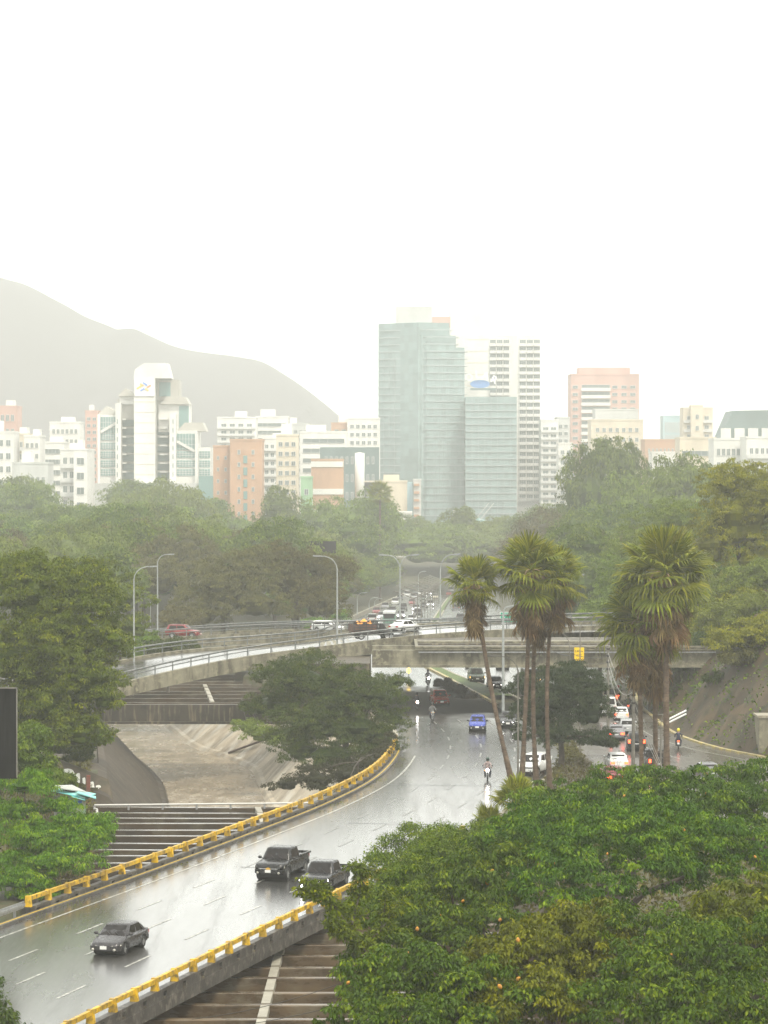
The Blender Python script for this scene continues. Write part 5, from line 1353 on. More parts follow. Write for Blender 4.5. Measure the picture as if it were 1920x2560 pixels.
T3 = canopy((20, 150, -.3), [(1700, 2020, 152, 4.2, 3.6, 1.7), (1880, 2010, 152, 4, 3.6, 1.9), (1550, 2010, 154, 3.6, 3.4, 1.4), (1420, 2040, 155, 3, 3, 1.5), (1800, 2070, 148, 4, 3, 1.8), (1350, 2075, 156, 2.3, 2.4, 1.2)], 560, 'farthest glossy tree of the canopy, its top under the right palm trunks', seed=3)
T4 = canopy((2.5, 108, -.5), [(1010, 2500, 108, 2.2, 2.2, 1.8), (1180, 2520, 107, 2.4, 2.2, 1.7), (900, 2560, 106, 1.3, 1.6, 1.1), (1080, 2620, 104, 2.4, 2, 1.6)], 330, 'glossy tree with orange blooms filling the bottom beside the beams', seed=4)
T5 = canopy((6.2, 112, -.3), [(1380, 2400, 112, 2.4, 2.3, 1.6), (1260, 2440, 111, 2.0, 2, 1.5), (1500, 2430, 112, 2.2, 2.2, 1.5), (1320, 2540, 107, 2.4, 2, 1.5), (1460, 2330, 115, 1.9, 1.9, 1.1)], 360, 'olive tinged tree in front, lower middle of the canopy', m=GO, seed=5)
T6 = canopy((12, 108, -.3), [(1720, 2450, 108, 2.7, 2.4, 1.9), (1870, 2400, 110, 2.4, 2.2, 1.8), (1600, 2520, 106, 2.5, 2.2, 1.6), (1800, 2540, 105, 2.8, 2.2, 1.5), (1640, 2360, 112, 2.2, 2, 1.4)], 400, 'glossy tree at the very bottom right corner', seed=6)
T7 = canopy((14.5, 116, -.3), [(1880, 2280, 117, 2.0, 1.8, 1.2), (1790, 2300, 117, 1.6, 1.6, .9), (1930, 2320, 115, 2, 1.7, 1.2)], 150, 'yellowish thin leaved tree on the right edge of the canopy', m=GO, seed=7, L=.17)
T8 = ptree('small_leaved_tree', (4.6, 150, -.3), [(1080, 2150, 150, 2.2, 2.4, 1.5), (1000, 2200, 146, 1.8, 2, 1.3), (1160, 2150, 153, 2.0, 2.2, 1.5), (960, 2270, 142, 1.5, 1.8, 1.0), (1060, 2230, 146, 1.8, 2, 1.4)], 1300, 46, .13, GM, 'dull small leaved tree between the wet road and the glossy canopy', .22, 8, clump=.5, core=.8, droop=.3)
T9 = canopy((9, 162, -.3), [(1250, 2125, 163, 2.4, 2.4, 1.3), (1345, 2100, 165, 2.4, 2.4, 1.2), (1190, 2150, 160, 1.8, 2, 1.2)], 230, 'darker glossy tree below the small fan palms', m=GD, seed=9, L=.22)
# thin branch reaching over the railing, in front of the charcoal pickup
br = thing('leaning_tree', (1.2, 118, -.5), 0, 'slender leafy branch tree leaning over the yellow railing before the charcoal pickup', 'tree')
spr = []
paths = [[(960, 2480, 118), (905, 2360, 119), (840, 2270, 120), (790, 2235, 120), (735, 2225, 120)], [(880, 2310, 119.5), (900, 2230, 121), (905, 2180, 121), (885, 2165, 121)], [(840, 2270, 120), (800, 2220, 120), (760, 2200, 120)], [(905, 2360, 119), (850, 2330, 118.5), (830, 2300, 118.5)], [(930, 2400, 119), (960, 2290, 121), (965, 2220, 121)], [(905, 2360, 119), (950, 2330, 120), (1000, 2250, 121)]]
m_ = MB(); m_.tube([(0, 0, -.2), at(960, 2480, 118) - br.location], [.14, .08], 7)
for pth in paths:
    P3 = [at(*q) - br.location for q in pth]; m_.tube(P3, list(np.linspace(.055, .012, len(P3))), 5)
    for a, b in zip(P3[:-1], P3[1:]):
        for t in np.linspace(0, 1, 4): spr.append(tuple(a.lerp(b, t)) + (.22, .22, .16))
m_.build('trunk', bark, br)
link('crown', crown_mesh('branch_crown', spr, 210, 30, .21, GM, seed=21, clump=.30, core=0, sub=False, zmin=-.9, inner=.3, droop=.2, aspect=.36), br)
# orange blooms and fruit standing on the canopy
fruit = mat('orange_bloom', (0.50, 0.25, 0.02), .7, c2=(.30, .13, .02), scale=8)
fm = MB(); fm.lathe([(0, -.11), (.075, -.06), (.09, .02), (.055, .10), (0, .14)], 8); FR = fm.mesh('bloom', fruit)
for k, (tr, px, py, Y) in enumerate([(T4, 870, 2457, 106), (T2, 1020, 2383, 119), (T2, 1045, 2382, 119), (T2, 983, 2458, 117.5), (T2, 1100, 2290, 122.5), (T2, 1043, 2323, 121), (T2, 1157, 2253, 124), (T2, 1250, 2300, 120), (T2, 1225, 2242, 125), (T2, 1218, 2208, 126),
       (T1, 1346, 2160, 128.5), (T1, 1387, 2158, 128.5), (T1, 1464, 2153, 125.5), (T1, 1518, 2135, 126), (T1, 1560, 2099, 130), (T1, 1704, 2072, 133), (T1, 1748, 2055, 134), (T1, 1384, 2110, 134), (T1, 1330, 2146, 129), (T1, 1888, 2142, 128),
       (T3, 1765, 1983, 149), (T3, 1853, 1999, 149), (T3, 1875, 1994, 149), (T3, 1676, 2005, 149), (T4, 1250, 2467, 105), (T5, 1295, 2448, 109), (T4, 1295, 2350, 108), (T5, 1296, 2352, 110), (T6, 1677, 2388, 109), (T5, 1450, 2455, 109.5), (T9, 1432, 1964, 161), (T1, 1230, 2178, 127), (T3, 1560, 1990, 151), (T1, 1710, 2075, 131)]):
    o = bpy.data.objects.new('bloom', FR); COL.objects.link(o); o.parent = tr; o.location = at(px, py, Y - 1.0) - tr.location
    o.rotation_euler = (random.uniform(-.8, .8), random.uniform(-.8, .8), 0); s_ = random.uniform(.55, .9); o.scale = (s_, s_, s_)

# ---- left side
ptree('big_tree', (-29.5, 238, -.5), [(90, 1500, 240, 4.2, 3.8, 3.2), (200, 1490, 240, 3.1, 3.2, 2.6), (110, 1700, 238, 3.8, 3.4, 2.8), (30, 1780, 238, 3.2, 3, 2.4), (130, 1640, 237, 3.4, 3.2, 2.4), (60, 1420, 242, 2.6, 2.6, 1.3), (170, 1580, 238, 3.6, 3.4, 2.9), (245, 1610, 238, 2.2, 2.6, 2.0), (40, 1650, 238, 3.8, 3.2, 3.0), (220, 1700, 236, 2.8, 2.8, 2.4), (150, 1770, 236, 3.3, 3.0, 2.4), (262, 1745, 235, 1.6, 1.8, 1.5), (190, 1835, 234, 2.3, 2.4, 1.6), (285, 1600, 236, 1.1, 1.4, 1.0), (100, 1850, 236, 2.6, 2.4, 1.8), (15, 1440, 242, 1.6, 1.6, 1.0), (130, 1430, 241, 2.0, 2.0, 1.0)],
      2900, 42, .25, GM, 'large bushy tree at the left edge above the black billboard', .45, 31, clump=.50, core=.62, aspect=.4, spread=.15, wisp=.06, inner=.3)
ptree('bushy_tree', (-27.5, 215, -.5), [(75, 1900, 214, 1.7, 1.6, 1.9), (100, 1960, 212, 1.6, 1.5, 1.2), (60, 1850, 215, 1.3, 1.4, 1.2)], 190, 40, .26, GM, 'light green bushy tree beside the black billboard, above the shack', .18, 32, clump=.45, core=.76)
ptree('umbrella_tree', (-21.6, 181, -.5), [(120, 2090, 180, 3.2, 2.2, .65), (205, 2060, 181, 1.7, 1.8, .45), (60, 1965, 183, 1.9, 1.8, .55), (20, 2030, 182, 2.2, 2, .7), (110, 2155, 178, 2.8, 2, .75), (190, 2120, 179, 1.7, 1.8, .55), (30, 2200, 177, 2.2, 1.9, .8), (150, 2020, 183, 1.5, 1.6, .4), (240, 2075, 180, .8, .9, .3), (90, 2230, 177, 1.6, 1.6, .6)],
      900, 44, .22, GY, 'low bushy tree with bright yellow green tops at the near end of the left railing', .2, 33, clump=.40, core=.6, zmin=-.4, droop=.9, aspect=.3, inner=.3)
ptree('roadside_bush', (-15.8, 118, -.5), [(-40, 2490, 130, .8, .8, .9), (0, 2560, 128, .7, .7, .6), (50, 2590, 127, .6, .6, .4)], 70, 40, .2, GD, 'dark bush tip poking in at the lower left corner', .12, 34, clump=.4, core=.7)
for k, (items, lab, n) in enumerate([([(200, 1890, 244, 1.3, 1.3, .9), (160, 1870, 246, 1.4, 1.4, 1.0)], 'dark bush over the upper end of the graffiti wall', 200), ([(245, 1850, 262, 1.2, 1.4, .6), (215, 1830, 265, 1.4, 1.5, .7)], 'scrub along the rim of the dark left river bank', 170), ([(150, 1960, 225, 1.2, 1.2, .6), (120, 1945, 226, 1.2, 1.2, .7)], 'weedy bush right above the shack roof', 170)]):
    c = at(items[0][0], items[0][1], items[0][2]); ptree('bush', (c.x, c.y, -.6), items, n, 40, .2, GM if k else GD, lab, .06, 81 + k, clump=.34, core=.5, cat='bush')
# layered tree on the right river bank
ptree('layered_tree', (-3.4, 272, -.4), [(760, 1705, 272, 4.4, 3.4, 2.2), (680, 1765, 272, 2.8, 2.6, 1.7), (850, 1755, 270, 4.0, 3.2, 2.6), (945, 1745, 270, 2.4, 2.4, 1.7), (985, 1705, 274, 1.5, 1.7, .9), (790, 1815, 268, 3.8, 2.8, 2.2), (890, 1825, 268, 3.4, 2.8, 2.3), (950, 1860, 267, 2.0, 2.2, 1.9), (830, 1895, 266, 3.4, 2.2, 2.0), (755, 1875, 267, 2.2, 2, 1.6), (985, 1795, 270, 1.4, 1.6, 1.2)],
      2100, 44, .22, GD, 'dark green layered tree leaning over the concrete river bank', .35, 41, clump=.42, core=.66, zmin=-.5, aspect=.34, spread=.15, inner=.3)
ptree('bank_bush', (-2.2, 250, -.4), [(880, 1940, 252, 2.6, 2, 1.4), (960, 1880, 262, 1.2, 2, 1.4), (790, 1950, 250, 2.0, 2, 1.3), (940, 1905, 256, 1.3, 1.5, 1.2), (860, 1985, 246, 1.6, 1.3, .6), (720, 1960, 250, 1.5, 1.4, .9)], 330, 40, .18, leaf_mat('dark_bank_leaves', (.020, .022, .008), (.034, .036, .013), (.055, .058, .018)), 'dark scrub on the bank between the layered tree and the yellow rail', .1, 42, clump=.42, core=.85)
ptree('bank_shrub', (-15, 318, -.4), [(660, 1840, 302, 2.1, 1.8, 1.0), (620, 1820, 306, 1.5, 1.6, .9), (720, 1850, 296, 1.6, 1.6, 1.0)], 200, 40, .2, GP, 'bright green shrub on the edge of the far concrete bank', .08, 43, clump=.4, core=.8)
# round dark tree in the palm island and trees by the underpass
ptree('round_tree', (14.9, 252, -.1), [(1400, 1740, 252, 3.0, 2.8, 2.3), (1340, 1790, 251, 1.9, 2.1, 1.8), (1470, 1780, 251, 2.1, 2.2, 1.9), (1420, 1690, 253, 2.1, 2.1, 1.3), (1320, 1720, 253, 1.5, 1.6, 1.2), (1500, 1850, 250, 1.4, 1.6, 1.0), (1380, 1840, 250, 2.2, 2, 1.3), (1300, 1840, 250, 1.0, 1.2, .8), (1530, 1860, 250, .8, .9, .5), (1480, 1720, 252, 1.3, 1.5, 1.0)],
      900, 42, .24, leaf_mat('mango_leaves', (.014, .026, .010), (.028, .044, .015), (.05, .064, .018)), 'dark dense round tree between the left and right palms', .28, 44, clump=.42, core=.66, droop=.9, aspect=.34, inner=.3)
# broad brown tinged trees behind the ramp
for k, (items, lab) in enumerate([
    ([(560, 1470, 430, 6.2, 5, 4.4), (500, 1530, 428, 4.6, 4, 3.0), (620, 1420, 432, 4.6, 4, 2.6), (640, 1510, 426, 5, 4, 3.2)], 'broad brownish green tree behind the ramp, left half of the big clump'),
    ([(740, 1460, 436, 5.2, 5, 4.6), (680, 1400, 438, 4, 4, 2.4), (810, 1430, 438, 3.8, 4, 2.4), (800, 1510, 430, 4.0, 4, 3.4), (850, 1420, 442, 2.4, 3, 1.4)], 'broad brownish green tree behind the ramp, beside the tall lamp'),
    ([(450, 1555, 420, 3.0, 3, 2.0), (420, 1590, 418, 2.2, 2.5, 1.2)], 'low brownish shrub tree left of the big clump behind the red SUV')]):
    c = at(items[0][0], items[0][1], items[0][2])
    ptree('spreading_tree', (c.x, c.y, base_z(c.y) - .3), items, 900 if k < 2 else 200, 40, .32, GB, lab, .4, 51 + k, clump=.6, core=.68, aspect=.36, inner=.3)
for k, (items, m_l, lab, n) in enumerate([
    ([(300, 1500, 330, 3.0, 3, 2.6), (330, 1570, 328, 2.4, 2.6, 1.7), (260, 1440, 333, 2.6, 3, 2.0)], GM, 'green tree rising behind the left street lamp', 190),
    ([(420, 1620, 345, 1.9, 1.6, .9), (460, 1612, 346, 1.6, 1.4, .7), (380, 1630, 344, 1.3, 1.4, .8)], GD, 'low dark bush hiding the wheels of the red SUV', 120),
    ([(330, 1635, 340, 1.7, 1.6, 1.0), (370, 1600, 350, 1.5, 1.5, 1.0)], GM, 'low bush behind the left lamp and ramp railing', 110),
    ([(850, 1540, 470, 1.8, 1.8, .9), (790, 1560, 465, 2, 2, .8)], GY, 'bright bush at the road edge below the brownish trees', 90)]):
    c = at(items[0][0], items[0][1], items[0][2])
    ptree('bush' if k else 'green_tree', (c.x, c.y, -.3 if k else -1), items, n, 40, .28, m_l, lab, .16, 61 + k, clump=.5, core=.82, cat='bush' if k else 'tree')
# median hedge and grass verge
hedge_it = [(1110, 1715, 348, 1.1, 2.5, .55), (1140, 1735, 338, 1.5, 2.6, .7), (1170, 1755, 330, 1.7, 2.5, .75), (1190, 1775, 323, 1.5, 2.2, .55), (1215, 1780, 320, 1.2, 1.6, .4)]
ptree('median_hedge', (10.5, 332, .1), hedge_it, 1300, 44, .15, leaf_mat('dark_brown_hedge_leaves', (.018, .016, .008), (.030, .026, .013), (.05, .046, .02)), 'dark low hedge on the point of the median under the overpass', 0, 71, clump=.3, core=0, cat='hedge')  # whole hedge takes one dark brown leaf palette

# ---- fan palms
frond_g = leaf_mat('fan_palm_green', (0.055, 0.068, 0.008), (0.135, 0.150, 0.016), (0.30, 0.29, 0.04), trans=.25, rough=.35)
frond_d = leaf_mat('dead_palm_straw', (0.075, 0.046, 0.020), (0.155, 0.098, 0.043), (0.40, 0.28, 0.14), trans=.12, rough=.65)
petiole_m = mat('palm_petiole', (0.16, 0.15, 0.04), .45)
def fan_mesh(name, seed, nseg=26, span=230, blade=1.0, pet=0.75, droop=.35, dead=False):
    r = np.random.default_rng(seed); Q = []; sh = []
    for k in range(5):                                # petiole as short quads, slightly arched
        y0, y1 = pet * k / 5, pet * (k + 1) / 5; w = .035 * (1 - k * .08)
        z0, z1 = -.10 * (k / 5) ** 2, -.10 * ((k + 1) / 5) ** 2
        Q.append([(-w, y0, z0), (w, y0, z0), (w, y1, z1), (-w, y1, z1)]); Q.append([(0, y0, z0 - w), (0, y1, z1 - w), (0, y1, z1 + w), (0, y0, z0 + w)]); sh += [.9, .9]
    hub = np.array([0, pet, -.10])
    for k in range(nseg):
        t = math.radians(-span / 2 + span * (k + .5) / nseg); dt = math.radians(span / nseg) * .5
        ln = blade * (1 - .22 * abs(t) / 2) * r.uniform(.9, 1.06)
        if dead: ln *= r.uniform(.7, 1.05)
        lift = .10 * math.cos(t) - .22 * (abs(t) / 2) ** 2 - (.18 if dead else 0)
        def P(rad, a, dz): return hub + np.array([math.sin(a) * rad, math.cos(a) * rad, lift * rad + dz])
        tw = r.normal(0, .04)
        fold = .03
        r1, r2 = ln * .58, ln * .84
        d1, d2, d3 = -.02 * droop, -droop * .16 * blade, -droop * (.42 + r.uniform(0, .3)) * blade
        base = P(.03, t, 0)
        a1, b1 = P(r1, t - dt, d1), P(r1, t + dt, d1); c1 = P(r1, t, d1 + fold)
        a2, b2 = P(r2, t - dt * .38 + tw, d2), P(r2, t + dt * .38 + tw, d2)
        tip = P(ln * (.98 if not dead else .9), t + tw * 1.5, d3)
        Q += [[base, a1, c1, base + 1e-4], [base, c1, b1, base + 1e-4], [a1, a2, (a2 + b2) / 2 + np.array([0, 0, .015]), c1], [c1, (a2 + b2) / 2 + np.array([0, 0, .015]), b2, b1], [a2, tip, b2, (a2 + b2) / 2]]
        sh += [float(r.uniform(.2, .8))] * 5
    return quads_mesh(name, np.array([[np.array(p, float) for p in q] for q in Q]), np.array(sh), frond_d if dead else frond_g)
FAN = [fan_mesh('fan_frond', s_, droop=d) for s_, d in ((1, .15), (2, .35), (3, .55), (4, .75))]
FDEAD = [fan_mesh('dead_fan', 10 + s_, nseg=18, span=120, droop=.8, dead=True) for s_ in range(3)]
palm_bark = mat('ringed_palm_bark', (0.115, 0.075, 0.045), .7, c2=(0.06, 0.038, 0.022), scale=3, vec=(.6, .6, 3), bump=.8, bscale=6, bvec=(.5, .5, 5), c3=(.17, .12, .08), s3=2)
def skirt_mesh(h, r0, r1, seed, n=900):
    """thatch of dead hanging leaves round the trunk: from radius r0 at the top to r1 at the hem"""
    r = np.random.default_rng(seed)
    t = r.uniform(0, 2 * PI, n); z = -h * r.uniform(0, 1, n) ** .9
    f = -z / h
    rad = (r0 + (r1 - r0) * f) * r.uniform(.55, 1.08, n) * (1 + .25 * np.sin(3 * t + seed) * (1 - f))
    P = np.stack([np.cos(t) * rad, np.sin(t) * rad, z], 1)
    D = np.stack([np.cos(t) * .25, np.sin(t) * .25, -np.ones(n)], 1) + r.normal(0, .18, (n, 3))
    N = np.stack([np.cos(t), np.sin(t), np.full(n, .2)], 1) + r.normal(0, .3, (n, 3))
    L = r.uniform(.35, .95, n) * h * .30; W = r.uniform(.03, .12, n)
    Q = leaf_arrays(P, D, N, L, W, .3, .1)
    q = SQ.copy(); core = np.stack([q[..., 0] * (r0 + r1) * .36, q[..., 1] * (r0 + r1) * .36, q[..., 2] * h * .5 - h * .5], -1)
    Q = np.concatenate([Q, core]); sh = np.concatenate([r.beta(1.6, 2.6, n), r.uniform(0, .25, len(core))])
    return quads_mesh('skirt', Q, sh, frond_d)
SKIRT = {}
def fan_palm(top, base, size, label, nf=34, nd=16, skirt=2.6, seed=0, bend=0.0, tr=.22, group=None, r0=.95, r1=.5, shear=0.0):
    r = random.Random(seed)
    base, top = Vector(base), Vector(top)
    rt = thing('fan_palm', tuple(base), 0, label, 'palm tree', group)
    tp = top - base
    pts = []
    for k in range(9):
        t = k / 8; pts.append(tp * t + Vector((bend * math.sin(PI * t), 0, 0)))
    m_ = MB(); m_.tube(pts, [tr * (1.35 - .45 * min(1, k / 2) + .05 * math.sin(k * 2.1)) * (1 - .12 * k / 8) for k in range(9)], 10)
    for k in range(70):                               # old leaf scars
        t = r.random(); p = tp * t + Vector((bend * math.sin(PI * t), 0, 0)); a = r.uniform(0, 2 * PI)
        m_.box(p + Vector((math.cos(a) * tr * .93, math.sin(a) * tr * .93, 0)), (.09, .09, .05), rz=a)
    m_.build('trunk', palm_bark, rt)
    for i in range(nf):
        az = i * 2.39996 + r.uniform(-.25, .25); f = (i + .5) / nf
        el = math.radians(78 - 118 * f ** 1.05 + r.uniform(-8, 8))
        me = FAN[min(3, int(f * 4))]
        o = bpy.data.objects.new('frond', me); COL.objects.link(o); o.parent = rt
        o.location = tp + Vector((0, 0, .25 - .8 * f)) * size * .5
        o.rotation_euler = (el, r.uniform(-.25, .25), az)
        s_ = size * r.uniform(.88, 1.12) * (.85 + .3 * min(1, f * 2)) ; o.scale = (s_, s_, s_)
    for i in range(nd):
        az = i * 2.39996 + 1 + r.uniform(-.4, .4); f = (i + .5) / nd
        o = bpy.data.objects.new('dead_frond', FDEAD[i % 3]); COL.objects.link(o); o.parent = rt
        o.location = tp + Vector((0, 0, -.35 - skirt * .55 * f))
        o.rotation_euler = (math.radians(-38 - 40 * r.random()), r.uniform(-.3, .3), az); s_ = size * r.uniform(.8, 1.1); o.scale = (s_, s_, s_)
    for i in range(7):                                # old flower stalks, pale and drooping
        a = i * 2.1 + seed; ms = MB(); ds = Vector((math.cos(a), math.sin(a), 0)); L_ = size * r.uniform(.75, 1.15)
        pth = [tp + ds * (.15 + L_ * .55 * (1 - (1 - q) ** 2)) + Vector((0, 0, -.1 + .25 * q - L_ * 1.15 * q * q)) for q in np.linspace(0, 1, 7)]
        ms.tube(pth, [.035, .035, .035, .04, .05, .055, .02], 4)
        for q in pth[3:]:
            for _ in range(3): ms.tube([q, q + Vector((r.uniform(-.14, .14), r.uniform(-.14, .14), -.4 * L_ * r.uniform(.5, 1)))], [.03, .012], 3)
        ms.build('flower_stalk', mat('pale_dry_stalk', (.50, .36, .20), .7, c2=(.32, .2, .1), scale=3), rt)
    o = link('skirt', skirt_mesh(skirt, r0 * size * .62, r1 * size * .5, seed), rt, loc=tp + Vector((0, 0, -.15)))
    return rt
Yp = 228
def pp_(px, py, Y=Yp): return at(px, py, Y)
fan_palm(pp_(1186, 1452), Vector((pp_(1290, 1990).x, Yp, 0)), 1.32, 'leaning fan palm, leftmost of the left palm group', seed=1, bend=-.30, skirt=3.7, nf=30, tr=.20)
fan_palm(pp_(1327, 1420), Vector((pp_(1304, 1990).x, Yp + 1, 0)), 1.75, 'tallest fan palm of the left group with a long brown skirt', seed=2, bend=.05, skirt=4.6, nf=40, nd=22, tr=.20, r0=1.1)
fan_palm(pp_(1345, 1470, Yp + 3), Vector((pp_(1348, 1990).x, Yp + 3, 0)), 1.2, 'fan palm standing tight behind the tallest of the left group', seed=3, bend=-.35, skirt=4.0, nf=22, tr=.20)
fan_palm(pp_(1388, 1438, Yp + 2), Vector((pp_(1380, 1990).x, Yp + 2, 0)), 1.45, 'rightmost fan palm of the left group, straight trunk', seed=4, bend=-.45, skirt=3.6, nf=32, tr=.19)
Yr = 224
fan_palm(pp_(1660, 1425, Yr), Vector((pp_(1667, 1990, Yr).x, Yr, 0)), 2.15, 'tallest fan palm at the right with the biggest green crown', seed=5, bend=.05, skirt=5.6, nf=46, nd=26, tr=.27, r0=1.0, r1=.3)
fan_palm(pp_(1598, 1545, Yr + 2), Vector((pp_(1607, 1990, Yr + 2).x, Yr + 2, 0)), 1.9, 'lower fan palm at the left of the right group', seed=6, bend=-.05, skirt=4.6, nf=36, nd=20, tr=.21)
fan_palm(pp_(1636, 1560, Yr + 3), Vector((pp_(1640, 1990, Yr + 3).x, Yr + 3, 0)), 1.8, 'middle trunk fan palm of the right group, under the tallest crown', seed=7, bend=0, skirt=5.0, nf=30, nd=20, tr=.22)
def low_palm(px, py, Y, size, label, seed, n=13):
    r = random.Random(seed); rt = thing('young_palm', tuple(at(px, py, Y)), 0, label, 'palm plant')
    b = rt.location.copy()
    m_ = MB(); m_.tube([(0, 0, -b.z - .1), (0, 0, 0)], [.12, .1], 7); m_.build('stem', palm_bark, rt)
    for i in range(n):
        az = i * 2.39996 + r.uniform(-.3, .3); f = i / n
        o = bpy.data.objects.new('frond', FAN[min(2, int(f * 3))]); COL.objects.link(o); o.parent = rt
        o.rotation_euler = (math.radians(82 - 75 * f), r.uniform(-.2, .2), az); s_ = size * r.uniform(.85, 1.1); o.scale = (s_, s_, s_)
low_palm(1288, 2012, 172, 1.1, 'young fan palm with upright leaves at the road edge below the leaning palm', 1, 18)
low_palm(1222, 2062, 171, .85, 'smaller young fan palm drooping over the road edge', 2, 10)
low_palm(1345, 2022, 173, .85, 'young fan palm right of the upright one, under the palm trunks', 3, 11)

# ---- bare shrubs
def bare_shrub(px, Y, w, h, label, seed, m=None, n=10):
    r = random.Random(seed); b = at(px, 1960, Y); b.z = 0.05
    rt = thing('bare_shrub', tuple(b), 0, label, 'shrub'); m_ = MB()
    def grow(p, d, L, rad, lev):
        q = p + d * L; mid = p.lerp(q, .5) + Vector((r.uniform(-.1, .1), r.uniform(-.1, .1), 0)) * L
        m_.tube([p, mid, q], [rad, rad * .8, rad * .55], 4 if lev else 5, cap=False)
        if lev < 3:
            for _ in range(2 if lev else 3):
                nd_ = (d + Vector((r.uniform(-.8, .8), r.uniform(-.8, .8), r.uniform(-.1, .6)))).normalized()
                grow(q if r.random() > .4 else mid, nd_, L * r.uniform(.55, .8), rad * .55, lev + 1)
    for k in range(n):
        a = 2 * PI * k / n
        grow(Vector((math.cos(a) * .2, math.sin(a) * .2, 0)), Vector((math.cos(a) * w * r.uniform(.2, .6), math.sin(a) * w * .4, h * .5)).normalized(), h * r.uniform(.32, .48), .032, 0)
    m_.build('branches', m or mat('bare_twigs', (0.12, 0.085, 0.06), .7), rt)
bare_shrub(1440, 236, 2.2, 3.2, 'leafless twiggy shrub in front of the round dark tree', 1, n=7)
bare_shrub(1540, 234, 1.4, 3.0, 'leafless shrub beside the dull red sedan in the queue', 2, n=5)
bare_shrub(1645, 236, .8, 3.4, 'thin bare sapling between the right palm trunks', 3, n=4)
bare_shrub(1360, 238, 1.6, 1.8, 'low leafless shrub at the foot of the left palms', 4, n=5)

GYO = leaf_mat('yellow_olive_leaves', (0.075, 0.086, 0.008), (0.165, 0.180, 0.015), (0.32, 0.32, 0.03))
